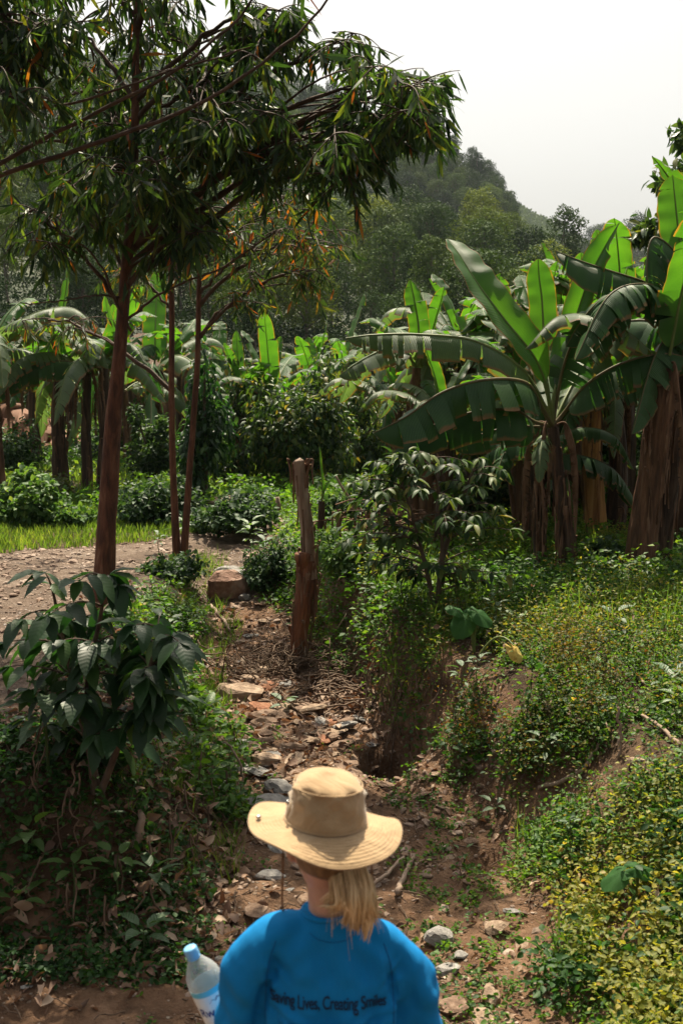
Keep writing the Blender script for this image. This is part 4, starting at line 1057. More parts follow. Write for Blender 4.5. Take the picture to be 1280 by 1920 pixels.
def rags(mb, c, r, n, Ls, wd, zr=(0, 1), seed=0, mi=0, out=.6):
    """dead sheaths and leaf ribbons hanging on a stem whose centre line is c"""
    q = np.random.default_rng(seed)
    for i in range(n):
        t = q.uniform(*zr); p = c[int(t * (len(c) - 1))]; a = q.uniform(0, 6.28); L = q.uniform(*Ls); w = q.uniform(*wd)
        o = np.array([math.cos(a), math.sin(a), 0]); s = np.array([-math.sin(a), math.cos(a), 0])
        k = 8; tt = np.linspace(0, 1, k)
        x = r * (1.0 + out * np.sin(np.pi * np.minimum(tt * 1.3, 1)) * q.uniform(.2, 1.2)); z = .10 * np.sin(np.pi * tt) - L * tt ** 1.2
        m = p + o * x[:, None] + np.array([0, 0, 1.]) * z[:, None] + s * (q.normal(0, .05) * tt)[:, None]
        ww = w * .5 * (1 - .6 * tt) * (1 + .3 * q.normal(size=k)); tw = np.cumsum(q.normal(0, .35, k))
        e = s * np.cos(tw)[:, None] + o * np.sin(tw)[:, None]
        V = np.stack([m - e * ww[:, None], m + o * .012, m + e * ww[:, None]], 1).reshape(-1, 3)
        j = np.arange(k - 1)[:, None] * 3 + np.arange(2)[None]
        mb.add(V, np.stack([j, j + 1, j + 4, j + 3], -1).reshape(-1, 4), mi, uv=np.repeat(np.stack([tt, tt], -1), 3, 0))

# --- generic plant: leaves are copies of a dozen leaf meshes
LP = []
def lproto(L, W, el, droop, mats, tears, phi, curl, sag, seed, gap=.1):
    e = rad(el)
    p0 = np.zeros(3); d = np.array([0, math.cos(e), math.sin(e)])
    mid = [p0, d * L * .18, d * L * .45 + np.array([0, 0, -droop * L * .06]), d * L * .75 + np.array([0, L * .03, -droop * L * .25]), d * L * .98 + np.array([0, L * .03, -droop * L * .58])]
    mb = MB(); blade(mb, mid, W * .84, (0, -.3, 1), phi, curl, tears + 2 + tears // 2, gap, seed=seed, sag=sag, start=.15)
    o = mb.build('leaf', mats); o.location = (0, 0, -500); LP.append(o); return o
for a in ((1.9, .50, 80, .1, [MBL, M_RIB], 0, .35, -.2, .0, 21), (1.8, .48, 68, .35, [MBL, M_RIB], 2, .30, -.4, .1, 22), (2.0, .52, 55, .7, [MBL, M_RIB], 5, .2, -.6, .3, 23),
          (2.1, .55, 42, 1.0, [MBG, M_RIB], 9, .1, -.8, .5, 24), (2.1, .52, 30, 1.2, [MBG, M_RIB], 12, .0, -.9, .8, 25), (1.9, .50, 35, 1.3, [MBD, M_RIBD], 14, -.1, -.8, 1.0, 26),
          (2.0, .5, 15, 1.2, [MBD, M_RIBD], 16, -.3, -.8, 1.2, 27), (1.6, .40, 75, .2, [MBL, M_RIB], 0, .5, -.2, .0, 28), (2.0, .54, 48, .6, [MBL, M_RIB], 7, .2, -.5, .3, 29),
          (1.8, .45, 22, 1.6, [MBG, M_RIB], 14, -.1, -.7, 1.0, 30)): lproto(*a)
mb = MB(); q_ = np.random.default_rng(5)
for s_ in range(5):
    blade(mb, [(0, 0, 0), (.02, .14, .03), (.03, .24, -.25), (.02 * s_, .26, -.6), (0, .25, -1.0)], 0.12, (0, 1, .3), -.9, -1.2, 16, .3, seed=40 + s_, sag=.5, start=.2, mi=(0, 0), rr=.012); break
LDEAD = mb.build('dead_leaf', M_DEADL); LDEAD.location = (0, 0, -500)
lpu = set()
def putleaf(src, root, loc, rz, sc, rx=0):
    if src.name in lpu or src.parent: o = src.copy(); COL.objects.link(o)
    else: o = src; lpu.add(src.name)
    o.parent = root; o.location = tuple(loc); o.rotation_euler = (rx, 0, rz); o.scale = (sc,) * 3
    return o
def banana(base, top, r0, r1, label, group, nleaf, lsc, seed, stem=M_PS, nrag=16, upright=None, kinds=None, ndead=3, sides=22, rag_out=.6, name='banana_plant'):
    q = np.random.default_rng(seed); base = np.asarray(base, float); top = np.asarray(top, float)
    root = thing(name, base, label, 'banana plant', group)
    midp = base * .5 + top * .5 + np.array([q.normal(0, .04), 0, 0])
    V, F_, uv, c = pseudostem([base + np.array([0, 0, -.1]), midp, top], r0, r1, seed, sides)
    mb = MB(); mb.add(V, F_, uv=uv); mb.build('pseudostem', stem, root, local=base)
    if nrag:
        mb = MB(); rags(mb, c, r0 * .70, nrag, (.15, .7), (.015, .06), (.12, 1), seed, out=rag_out); mb.build('dead_sheath', M_DEADL, root, local=base)
    a0 = q.uniform(0, 6.28); kinds = kinds or [[2, 4, 3, 1, 5, 9, 8, 6, 3], [3, 8, 4, 0, 9, 2, 5, 6, 4], [4, 2, 9, 3, 5, 8, 3, 6, 5]][seed % 3]
    for i in range(nleaf):
        k = kinds[i % len(kinds)]
        putleaf(LP[k], root, top - base + np.array([0, 0, -.05 + .012 * (nleaf - i)]), a0 + i * 2.4 + q.normal(0, .25), lsc * q.uniform(.82, 1.12), q.normal(0, .06))
    for i in range(ndead): putleaf(LDEAD, root, top - base, q.uniform(0, 6.28), q.uniform(.7, 1.2) * lsc)
    return root
def heroleaf(root, pts, W, U, mats, label=None, **k):
    org = np.array(root.location); mb = MB(); blade(mb, [P(*p) for p in pts], W, U, **k)
    o = mb.build('leaf', mats, root, local=org)
    if label: o['label'] = label
    return o
# hero plant A (front right)
gA = hit(1080, 1085); YA = gA[1]; kA = YA / FPX
A = banana(gA, P(1035, 800, YA), .080, .055, 'large banana plant at the front right with a huge bright upright leaf pointing left', None, 0, 1, 61, M_PSD, nrag=50, ndead=4, rag_out=.35)
c0 = (1035, 800, YA); c1 = (1037, 745, YA)
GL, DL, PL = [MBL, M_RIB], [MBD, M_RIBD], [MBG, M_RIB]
heroleaf(A, [c0, (1025, 735, YA - .1), (1000, 670, YA - .2), (945, 600, YA - .3), (893, 530, YA - .3), (862, 480, YA - .2), (838, 448, YA - .1)], 98 * kA, (.75, -.75, .35), GL, 'bright upright leaf folded along its dark midrib', phi=.55, curl=-.55, tears=0, seed=1, sag=.0, start=.22, rr=.024)
heroleaf(A, [c0, c1, (1058, 670, YA + .1), (1078, 600, YA + .1), (1105, 520, YA), (1135, 460, YA - .1), (1160, 418, YA - .3)], 76 * kA, (-.9, -.55, .1), GL, 'tall narrow leaf twisted at its tip', phi=.9, curl=-.9, tears=1, seed=2, sag=.0, start=.2, rr=.022)
heroleaf(A, [c0, (1020, 760, YA - .15), (975, 690, YA - .4), (890, 640, YA - .6), (780, 627, YA - .7), (700, 628, YA - .7), (648, 634, YA - .7)], 74 * kA, (0, -.25, 1), PL, phi=-.25, curl=-.7, tears=18, seed=3, sag=.6, start=.22, rr=.022, gap=.06)
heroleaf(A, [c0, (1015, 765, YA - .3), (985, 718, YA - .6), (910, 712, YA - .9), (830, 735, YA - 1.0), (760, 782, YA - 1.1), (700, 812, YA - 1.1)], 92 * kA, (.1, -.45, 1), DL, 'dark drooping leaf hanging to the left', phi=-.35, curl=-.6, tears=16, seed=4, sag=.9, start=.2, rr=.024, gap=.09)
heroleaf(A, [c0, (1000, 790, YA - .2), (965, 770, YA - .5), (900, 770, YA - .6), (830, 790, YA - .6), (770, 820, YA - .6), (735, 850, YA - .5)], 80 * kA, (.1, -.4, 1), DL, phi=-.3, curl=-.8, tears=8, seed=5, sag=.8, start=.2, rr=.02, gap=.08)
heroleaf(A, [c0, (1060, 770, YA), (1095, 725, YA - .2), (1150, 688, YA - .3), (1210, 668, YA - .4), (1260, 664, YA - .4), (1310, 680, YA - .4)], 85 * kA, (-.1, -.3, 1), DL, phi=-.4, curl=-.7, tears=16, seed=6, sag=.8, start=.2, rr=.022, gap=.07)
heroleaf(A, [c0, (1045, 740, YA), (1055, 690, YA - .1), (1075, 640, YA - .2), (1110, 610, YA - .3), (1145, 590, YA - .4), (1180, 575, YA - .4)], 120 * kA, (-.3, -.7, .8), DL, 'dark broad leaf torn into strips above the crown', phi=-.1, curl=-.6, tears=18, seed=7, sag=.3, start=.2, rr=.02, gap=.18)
heroleaf(A, [c0, (1028, 740, YA + .1), (1020, 680, YA + .2), (1018, 620, YA + .3), (1015, 560, YA + .35), (1010, 520, YA + .35), (1008, 485, YA + .35)], 55 * kA, (0, -1, .1), GL, phi=.3, curl=-.2, tears=0, seed=8, sag=0, start=.4)
heroleaf(A, [c0, (1010, 800, YA - .1), (960, 800, YA - .2), (900, 815, YA - .3), (850, 840, YA - .3)], 55 * kA, (.1, -.4, 1), DL, phi=-.3, curl=-.7, tears=9, seed=9, sag=.8, start=.25)
heroleaf(A, [c0, (1060, 745, YA + .2), (1090, 690, YA + .5), (1130, 640, YA + .7), (1190, 600, YA + .8), (1240, 600, YA + .8)], 90 * kA, (-.2, -.5, 1), PL, phi=-.1, curl=-.6, tears=9, seed=10, sag=.5)
heroleaf(A, [c0, (1045, 760, YA + .3), (1040, 700, YA + .6), (1000, 640, YA + .9), (950, 610, YA + 1.0), (900, 600, YA + 1.0)], 85 * kA, (.2, -.5, 1), GL, phi=.1, curl=-.6, tears=4, seed=11, sag=.3)
# second stem of the same clump, thin plant left of it, golden stem right of it
g = hit(1015, 1078); banana(g, P(1022, 830, g[1]), .070, .052, 'dark ragged banana stem standing just left of the big banana plant, wrapped in dead leaves', None, 3, .6, 62, M_PSD, nrag=50, kinds=[5, 6, 4], ndead=4, rag_out=.35)
g = hit(985, 1040); banana(g, P(990, 872, g[1]), .065, .048, 'smaller banana plant with a fringed drooping leaf left of the dark stems', None, 6, .62, 63, M_PSD, nrag=34, kinds=[1, 5, 6, 2, 5, 9], ndead=5, rag_out=.5)
g = hit(1120, 1022); banana(g, P(1108, 765, g[1]), .120, .095, 'banana plant with a thick bare golden brown stem, right of the dark ragged one', None, 8, .85, 64, M_PSO, nrag=12, ndead=3, rag_out=.5, sides=30)
# right hand clump
for (px, py, tx, ty, dY, r0, r1, st, nl, sc, sd_, lab) in (
    (1190, 1085, 1250, 690, 0, .135, .11, M_PS, 4, 1.0, 71, 'thick leaning banana stem at the right, lit brown, first of the clump from the left'),
    (1232, 1075, 1310, 620, .25, .15, .12, M_PSD, 4, 1.05, 72, 'thick dark banana stem in the middle of the right hand clump'),
    (1300, 1060, 1370, 600, .5, .16, .13, M_PS, 5, 1.1, 73, 'thick banana stem half cut off by the right edge')):
    g = hit(px, py); g = g + np.array([0, dY, 0]); g[2] = hz(g[0], g[1])
    B = banana(g, P(tx, ty, g[1] - .1), r0, r1, lab, None, nl, sc, sd_, st, nrag=50, kinds=[1, 5, 3, 6, 2], ndead=4, rag_out=.35, sides=34)
    if sd_ == 72:
        YB = g[1]; kB = YB / FPX
        heroleaf(B, [(1310, 620, YB), (1300, 560, YB), (1285, 500, YB - .1), (1272, 440, YB - .1), (1265, 380, YB - .1), (1260, 328, YB - .1)], 78 * kB, (.15, -1, .1), GL, 'bright upright leaf against the sky', phi=.1, curl=-.15, tears=1, seed=31, sag=0, start=.42)
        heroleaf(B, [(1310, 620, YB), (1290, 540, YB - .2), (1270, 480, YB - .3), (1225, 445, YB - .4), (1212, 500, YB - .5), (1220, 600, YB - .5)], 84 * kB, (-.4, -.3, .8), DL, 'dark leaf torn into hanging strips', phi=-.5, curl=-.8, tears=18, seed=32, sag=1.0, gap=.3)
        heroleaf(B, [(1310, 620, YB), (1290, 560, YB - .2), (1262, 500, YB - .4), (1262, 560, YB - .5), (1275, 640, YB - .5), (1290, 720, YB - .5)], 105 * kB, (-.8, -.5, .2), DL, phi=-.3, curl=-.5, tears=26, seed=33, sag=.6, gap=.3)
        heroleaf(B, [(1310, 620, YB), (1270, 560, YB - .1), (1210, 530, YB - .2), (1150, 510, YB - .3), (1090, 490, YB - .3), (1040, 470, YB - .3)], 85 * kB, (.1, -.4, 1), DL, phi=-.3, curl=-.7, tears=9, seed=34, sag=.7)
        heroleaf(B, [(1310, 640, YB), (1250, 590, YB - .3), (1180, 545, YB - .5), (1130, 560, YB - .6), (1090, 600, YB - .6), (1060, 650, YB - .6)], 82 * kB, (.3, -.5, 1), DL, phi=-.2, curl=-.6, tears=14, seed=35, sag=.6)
# banana plants behind the front ones
GB = 'banana plants standing behind the big one on the right'
for i, (px, ty, Y, sc, lab) in enumerate((
    (795, 655, 14.2, .85, 'banana plant farthest left of the right hand stand, with a thin upright leaf'), (880, 640, 14.8, .9, 'banana plant behind the long pale horizontal leaf'),
    (950, 640, 15.5, .95, 'banana plant directly behind the huge bright leaf'), (1010, 620, 14.0, .9, 'banana plant with a short upright leaf behind the crown of the big one'),
    (1085, 600, 14.5, .95, 'banana plant behind the twisted leaf'), (1165, 570, 13.8, 1.0, 'tall banana plant with pale folded leaves left of the right edge clump'),
    (1225, 560, 15.5, 1.0, 'banana plant deep behind the right edge clump'), (830, 735, 12.8, .62, 'low young banana plant under the dark drooping leaf'), (920, 720, 16.5, .9, 'banana plant deep in shade behind the smaller one'), (860, 600, 17.5, .95, 'banana plant whose leaf tips show left of the huge bright leaf'), (1050, 560, 17, 1.0, 'banana plant whose leaf tips show between the huge and the twisted leaf'), (1130, 540, 16.5, 1.0, 'banana plant whose leaf tips show just right of the twisted leaf'), (985, 690, 13.2, .7, 'young banana plant tucked close behind the front crown'), (1150, 690, 13.0, .75, 'young banana plant under the arching right hand leaf'), (745, 720, 17.5, .8, 'small banana plant at the left foot of the right hand stand'))):
    b = at(px + 5, Y); banana(b, P(px, ty + 50, Y), .12, .08, lab, GB, 11, sc * .92, 80 + i, M_PSD if i % 2 else M_PS, nrag=14, ndead=3, kinds=[1, 3, 8, 4, 7, 9, 2, 5, 8, 3, 6])
r3 = thing('banana_plant', at(775, 13.6), 'young banana plant whose tall rolled leaf stands up alone above the long horizontal leaf', 'banana plant')
V, F_, uv, c = pseudostem([np.array(r3.location), P(778, 760, 13.6), P(780, 690, 13.6)], .07, .05, 88, 16); mb = MB(); mb.add(V, F_, uv=uv); mb.build('pseudostem', M_PS, r3, local=np.array(r3.location))
heroleaf(r3, [(780, 690, 13.6), (783, 650, 13.6), (784, 610, 13.6), (776, 560, 13.6), (768, 524, 13.6)], .26, (.3, -.9, .1), GL, 'narrow upright leaf', phi=.35, curl=-.3, tears=3, seed=90, sag=0, start=.25)
heroleaf(r3, [(780, 690, 13.6), (800, 650, 13.5), (850, 632, 13.3), (900, 640, 13.2), (940, 660, 13.2)], .34, (0, -.4, 1), PL, None, phi=-.1, curl=-.6, tears=12, seed=91, sag=.5)
heroleaf(r3, [(780, 690, 13.6), (755, 655, 13.5), (720, 655, 13.4), (670, 680, 13.3), (635, 705, 13.3)], .36, (0, -.4, 1), PL, None, phi=-.1, curl=-.6, tears=12, seed=92, sag=.6)
# --- left stand beyond the road
GLs = 'banana plants beyond the grass on the left'
for i, (bx, by, tx, ty, r0, sc, nl, st, lab) in enumerate((
    (118, 915, 112, 705, .17, 1.05, 9, M_PSD, 'banana plant with the widest drooping crown left of the tall red trunk'), (165, 918, 165, 700, .12, .95, 8, M_PSD, 'slender banana plant just right of the widest crown'),
    (190, 925, 195, 690, .12, 1.0, 8, M_PSD, 'banana plant half hidden by the tall red trunk'), (237, 880, 232, 735, .10, .95, 7, M_PS, 'banana plant between the tall red trunk and the creeper mound'),
    (20, 820, 22, 745, .13, .9, 8, M_PS, 'banana plant at the left edge in front of the red earth bank'), (72, 815, 70, 735, .13, .85, 7, M_PS, 'banana plant second from the left edge near the red earth bank'),
    (445, 900, 450, 745, .14, .72, 7, M_PS, 'banana plant whose bright upright leaves rise above the coffee bushes, left of two'), (520, 905, 508, 750, .14, .80, 7, M_PS, 'banana plant whose bright upright leaves rise above the coffee bushes, right of two'),
    (598, 880, 590, 740, .12, .75, 6, M_PS, 'small banana plant with arching leaves right of the bright upright ones'), (300, 870, 290, 700, .13, 1.0, 8, M_PS, 'banana plant with pale arching leaves between the tall red trunk and the saplings'),
    (0, 930, -20, 660, .15, 1.1, 8, M_PS, 'banana plant cut off by the left edge, its leaves reaching over the weeds'))):
    g = hit(bx, by); k = [0, 7, 1, 2, 8, 3, 9] if 'bright' in lab else None
    banana(g, P(tx, ty, g[1]), r0 * .9, r0 * .55, lab, GLs, nl, sc * g[1] / 19.5, 100 + i, st, nrag=26, ndead=4, rag_out=.6, kinds=k, sides=16)
for i, Y in enumerate(np.linspace(26, 42, 16)):
    px = [60, 1180, 340, 150, 760, 250, 980, 20, 640, 1100, 420, 200, 880, 560, 100, 700][i] + rng.uniform(-20, 20); b = at(px, Y)
    banana(b, b + np.array([0, 0, rng.uniform(1.6, 2.4)]), .14, .09, f"{['nearer', 'more distant', 'farthest'][int(np.searchsorted([31, 37], Y))]} small looking garden banana plant {['behind the red trunk', 'behind the saplings', 'behind the coffee bushes', 'left of the huge banana leaf', 'behind the right hand bananas'][int(np.searchsorted([250, 450, 640, 860], px))]}, below the slope", 'far banana plants at the foot of the slope', 8, 1.15, 140 + i, M_PSD, nrag=6, ndead=1, sides=10)
# broken banana stump in the gully and the shoots behind it
g = hit(552, 1242); Ys = g[1]; ks = Ys / FPX
root = thing('dead_banana_stump', g, 'pale splintered dead banana stem standing in the gully with a broken reddish collar', 'stump')
V, F_, uv, c = pseudostem([g + np.array([0, 0, -.1]), P(560, 1190, Ys), P(572, 1110, Ys), P(574, 1050, Ys)], .060, .088, 51, 72, 90); mb = MB(); mb.add(V, F_, uv=uv)
M_STP = stemmat('pale_dead_stem', (.06, .035, .022), (.20, .13, .09), (.36, .26, .19), (.52, .42, .33)); M_STR = stemmat('red_brown_stem', (.025, .011, .007), (.11, .042, .022), (.22, .085, .040), (.33, .17, .09))
mb.build('lower_stem', M_STR, root, local=g)
V, F_, uv, c2 = pseudostem([P(580, 1085, Ys), P(576, 1000, Ys), P(566, 920, Ys), P(560, 864, Ys)], .064, .046, 52, 72, 90); mb = MB(); mb.add(V, F_, uv=uv)
tp = c2[-1]; ring = V[-72:]; cen = len(V); Vc = np.concatenate([V, (tp + np.array([0.01, 0, .03]))[None]]); mb = MB(); mb.add(Vc, [F_[0], np.array([(len(V) - 72 + i, len(V) - 72 + (i + 1) % 72, cen) for i in range(72)])], uv=np.concatenate([uv, [[0, 0]]]))
mb.build('upper_stem', M_STP, root, local=g)
mb = MB(); cc = P(567, 1040, Ys) - np.array([0, .06, 0])
V, F_, uv = tube([cc + np.array([0, 0, -.10]), cc + np.array([0, 0, -.02]), cc + np.array([0, 0, .02]), cc + np.array([0, 0, .03])], [.05, .075, .072, .05], 18, cap=True)
V = V + rng.normal(0, .006, V.shape); mb.add(V, F_, uv=uv); mb.build('broken_collar', M_STR, root, local=g)
mb = MB(); rags(mb, c2, .052, 24, (.1, .45), (.008, .03), (.1, .98), 13, out=.18); rags(mb, c2, .075, 12, (.15, .5), (.02, .05), (.0, .3), 3, out=.4); rags(mb, c2, .072, 7, (.08, .2), (.03, .05), (.9, 1), 4, out=.5); rags(mb, c, .075, 22, (.15, .45), (.02, .06), (.4, 1), 5, out=.6)
mb.build('peeling_bark', M_DEADL, root, local=g)
g = hit(602, 1030); root = thing('banana_shoot', g, 'young banana shoot with a narrow rolled leaf right behind the dead stump', 'banana shoot')
V, F_, uv, c = pseudostem([g, P(602, 990, g[1]), P(603, 940, g[1])], .045, .035, 53, 14, 20); mb = MB(); mb.add(V, F_, uv=uv); mb.build('pseudostem', M_PSD, root, local=g)
heroleaf(root, [(603, 945, g[1]), (604, 910, g[1]), (600, 870, g[1]), (598, 835, g[1])], .07, (1, -.4, 0), GL, phi=.5, curl=-.2, tears=0, seed=41, sag=0, start=.2, rr=.010)
heroleaf(root, [(603, 945, g[1]), (607, 925, g[1]), (613, 912, g[1]), (619, 902, g[1])], .06, (-.6, -.6, 1), GL, phi=.5, curl=-.2, tears=0, seed=42, sag=0, start=.2, rr=.008)

# ================================================================== COFFEE AND SHRUBS
M_COF = leafmat('coffee_leaf', [(0, (.010, .030, .012)), (.5, (.018, .050, .018)), (.85, (.035, .080, .022)), (1, (.07, .12, .03))], trans=.30, rough=.45, spec=.3, tcol=(1.2, 1.6, .5), veins=.06)
M_COFM = leafmat('shiny_shrub_leaf', [(0, (.010, .028, .010)), (.45, (.024, .058, .016)), (.8, (.055, .10, .022)), (.95, (.11, .14, .03)), (1, (.18, .14, .03))], trans=.36, rough=.50, spec=.22)
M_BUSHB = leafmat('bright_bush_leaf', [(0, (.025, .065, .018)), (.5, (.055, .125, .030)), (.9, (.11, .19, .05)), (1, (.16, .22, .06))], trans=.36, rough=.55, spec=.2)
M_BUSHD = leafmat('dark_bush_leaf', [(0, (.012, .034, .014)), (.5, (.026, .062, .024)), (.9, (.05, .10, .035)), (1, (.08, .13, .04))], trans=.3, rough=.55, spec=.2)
M_BUSHY = leafmat('olive_bush_leaf', [(0, (.03, .05, .012)), (.5, (.065, .09, .020)), (.9, (.12, .14, .03)), (1, (.20, .13, .03))], trans=.36, rough=.35)
M_BARKC = solidmat('coffee_bark', [(.3, (.035, .022, .015)), (.7, (.12, .085, .06))], scale=8, bump=.4)
def coffee(name, label, stems_, ends, ll, lmat, nl, tmpl=T_BROAD, r0=.018, cat='shrub', droop=.35):
    """stems_: list of world polylines; ends: branch tips (world); pairs of leaves along each branch"""
    root = thing(name, stems_[0][0], label, cat); org = np.asarray(stems_[0][0]); cs = []
    for s in stems_:
        c = spline(s, 20); cs.append(c); V, F_, uv = tube(c, np.linspace(r0, r0 * .35, 20), 7); mb = MB(); mb.add(V, F_, uv=uv); mb.build('stem', M_BARKC, root, local=org)
    ml, mt = MB(), MB(); TT, DD, UU = [], [], []
    for e in ends:
        e = np.asarray(e, float); c = min(cs, key=lambda c: np.min(np.linalg.norm(c - e, axis=1)))
        hd = np.linalg.norm(c[:, :2] - e[:2], axis=1); i = int(np.argmin(np.abs(c[:, 2] - (e[2] - .15 * hd)) + .3 * hd)); A = c[i]; L = np.linalg.norm(e - A)
        if L < .03: continue
        b = bez(A, A + (e - A) * .5 + np.array([0, 0, .16 * L]), e, n=9); V, F_, uv = tube(b, np.linspace(r0 * .35, .0022, 9), 5); mt.add(V, F_, uv=uv)
        d = nrm(np.gradient(b, axis=0))
        for k in range(nl):
            t = .30 + .70 * k / max(1, nl - 1); j = min(7, int(t * 8)); f = t * 8 - j; p = b[j] * (1 - f) + b[min(8, j + 1)] * f; dd = d[j]
            s = nrm(np.cross(dd, [0, 0, 1.])[None])[0]
            for sg in (1, -1):
                TT.append(p); v = s * sg * .9 + dd * (.45 + .3 * k / nl) + np.array([0, 0, -droop + rng.normal(0, .22)]) + rng.normal(0, .15, 3); DD.append(v); UU.append(np.array([0, 0, 1.]) + rng.normal(0, .28, 3))
        TT += [e, e]; DD += [d[-1] + np.array([0, 0, -.2]), d[-1] + rng.normal(0, .4, 3)]; UU += [np.array([0, 0, 1.])] * 2
    N = len(TT); scatter(ml, tmpl, np.array(TT), frames(np.array(DD), np.array(UU)), ll * rng.uniform(.6, 1.15, N), wid=rng.uniform(.85, 1.15, N))
    mt.build('twigs', M_BARKC, root, local=org); ml.build('leaves', lmat, root, local=org); return root
# foreground coffee bush, left
g = hit(178, 1492); Yc = g[1]
E = []
for (px, py) in ((85, 1085), (150, 1095), (205, 1075), (225, 1100), (40, 1150), (15, 1200), (300, 1150), (320, 1180), (335, 1195), (255, 1170), (190, 1150), (130, 1160), (90, 1150), (60, 1210), (250, 1230), (310, 1240), (280, 1200), (350, 1230), (20, 1260), (100, 1230), (170, 1220),
                 (220, 1270), (300, 1290), (330, 1310), (260, 1330), (200, 1330), (290, 1350), (235, 1370), (310, 1345), (150, 1290), (110, 1290), (60, 1290), (270, 1275), (180, 1380), (210, 1400), (140, 1350), (250, 1395), (120, 1200), (230, 1190), (280, 1250), (160, 1250), (70, 1180)) + tuple((rng.normal(170, 85), rng.normal(1270, 75)) for _ in range(10)):
    E.append(P(px, py, Yc + rng.normal(0, .20)) + np.array([0, 0, rng.normal(0, .02)]))
coffee('coffee_shrub', 'dark coffee bush with large ribbed leaves in the left foreground', [[g, P(170, 1400, Yc), P(165, 1280, Yc + .02), P(190, 1150, Yc), P(195, 1085, Yc)], [g + np.array([.02, .02, 0]), P(150, 1330, Yc + .1), P(120, 1200, Yc + .1), P(100, 1110, Yc + .05)], [g + np.array([.03, 0, 0]), P(230, 1380, Yc - .05), P(270, 1290, Yc - .1), P(300, 1180, Yc - .1)]], E, .185, M_COF, 3, droop=.55, r0=.022)
g = hit(92, 1450); Yw = g[1]
def rosette(name, label, g, H_, n, L, tmpl, mat, cat, up=.3, smat=M_STEM, r0=.009, whorls=2, lean=(0, 0)):
    root = thing(name, g, label, cat); top = np.array([lean[0], lean[1], H_])
    c = spline([(0, 0, -.03), top * .5 + np.array([rng.normal(0, .02), 0, 0]), top], 10); V, F_, uv = tube(c, np.linspace(r0, r0 * .5, 10), 6); mb = MB(); mb.add(V, F_, uv=uv); mb.build('stem', smat, root)
    for i in range(n):
        f = i / max(1, n); t = 1 - .45 * f * (whorls > 1); p = c[int(t * 9)]; a = i * 2.4 + rng.normal(0, .2); e = up + .5 * (1 - f) - .5 * f + rng.normal(0, .12)
        D = np.array([[math.cos(a), math.sin(a), e]]); mb = MB(); s = L * (.55 + .45 * math.sin(math.pi * min(1, f + .25))) * rng.uniform(.85, 1.15)
        scatter(mb, tmpl, p[None] + D * .03, frames(D, np.array([[0, 0, 1.]]) + rng.normal(0, .15, (1, 3))), s); mb.build('leaf', mat, root)
    return root
T_SOFT = leaf_tmpl(.42, 9, bend=.42, fold=.14, wave=.02, prof=lambda t: (math.sin(math.pi * t ** .8)) ** .7 * (1 - .13 * (int(t * 9) % 2)))
M_SOFT = leafmat('soft_ribbed_leaf', [(0, (.030, .075, .028)), (1, (.060, .115, .042))], trans=.3, rough=.5, veins=.22)
M_SOFTB = leafmat('soft_bright_leaf', [(0, (.045, .105, .025)), (1, (.085, .16, .035))], trans=.38, rough=.45, veins=.2)
rosette('broadleaf_weed', 'single stemmed weed with long drooping lobed leaves left of the coffee bush', g, (P(90, 1285, Yw) - g)[2], 13, .27, T_SOFT, M_SOFT, 'plant', up=.15, r0=.010)
for (px, py, h, n, L, m, lab) in ((270, 1790, .14, 8, .15, M_SOFT, 'low rosette of broad dark leaves at the foot of the left bank'), (285, 1672, .12, 6, .16, M_SOFT, 'young plant with broad pointed leaves above the low rosette on the left bank'),
    (375, 1275, .22, 9, .12, M_SOFTB, 'leafy weed with a yellow tip leaf at the left edge of the gully'), (60, 1590, .10, 6, .17, M_SOFTB, 'low plant with long pale leaves at the left border'),
    (185, 1570, .08, 4, .15, M_SOFT, 'dark broad leaves right under the coffee bush stem'), (320, 1425, .10, 6, .09, M_SOFTB, 'small pale leafed seedling on the left bank edge'),
    (1255, 1330, .22, 8, .16, M_SOFT, 'broad ribbed leaf plant near the right border above the long pale stick'), (1150, 1200, .2, 6, .15, M_SOFT, 'broad leaved herb half hidden in the right meadow'),
    (530, 1340, .10, 7, .13, M_SOFT, 'fallen leafy sprig lying on the stones'), (470, 1050, .45, 16, .16, M_SOFTB, 'tall leafy weed left of the dead stump'), (500, 1075, .40, 16, .15, M_SOFT, 'dark leafy weed at the left foot of the dead stump'),
    (865, 1620, .07, 5, .05, M_SOFTB, 'tiny bright seedling in the bare soil right of the hat'), (405, 880, .9, 14, .3, M_SOFTB, 'tall seedling in the shade under the coffee bushes'), (925, 1540, .1, 7, .09, M_SOFT, 'small dark tuft on the slope right of the hat brim'),
    (1165, 1125, .25, 6, .11, M_BUSHY, 'little yellow leafed sprout in the right meadow'), (345, 1020, .3, 12, .13, M_SOFT, 'bushy weed on the mound at the foot of the two saplings'), (300, 1040, .25, 12, .12, M_SOFT, 'low weed left of the sapling mound')):
    rosette('broadleaf_weed', lab, hit(px, py), h, n, L, T_BROAD, m, 'plant', up=.25, r0=.006)
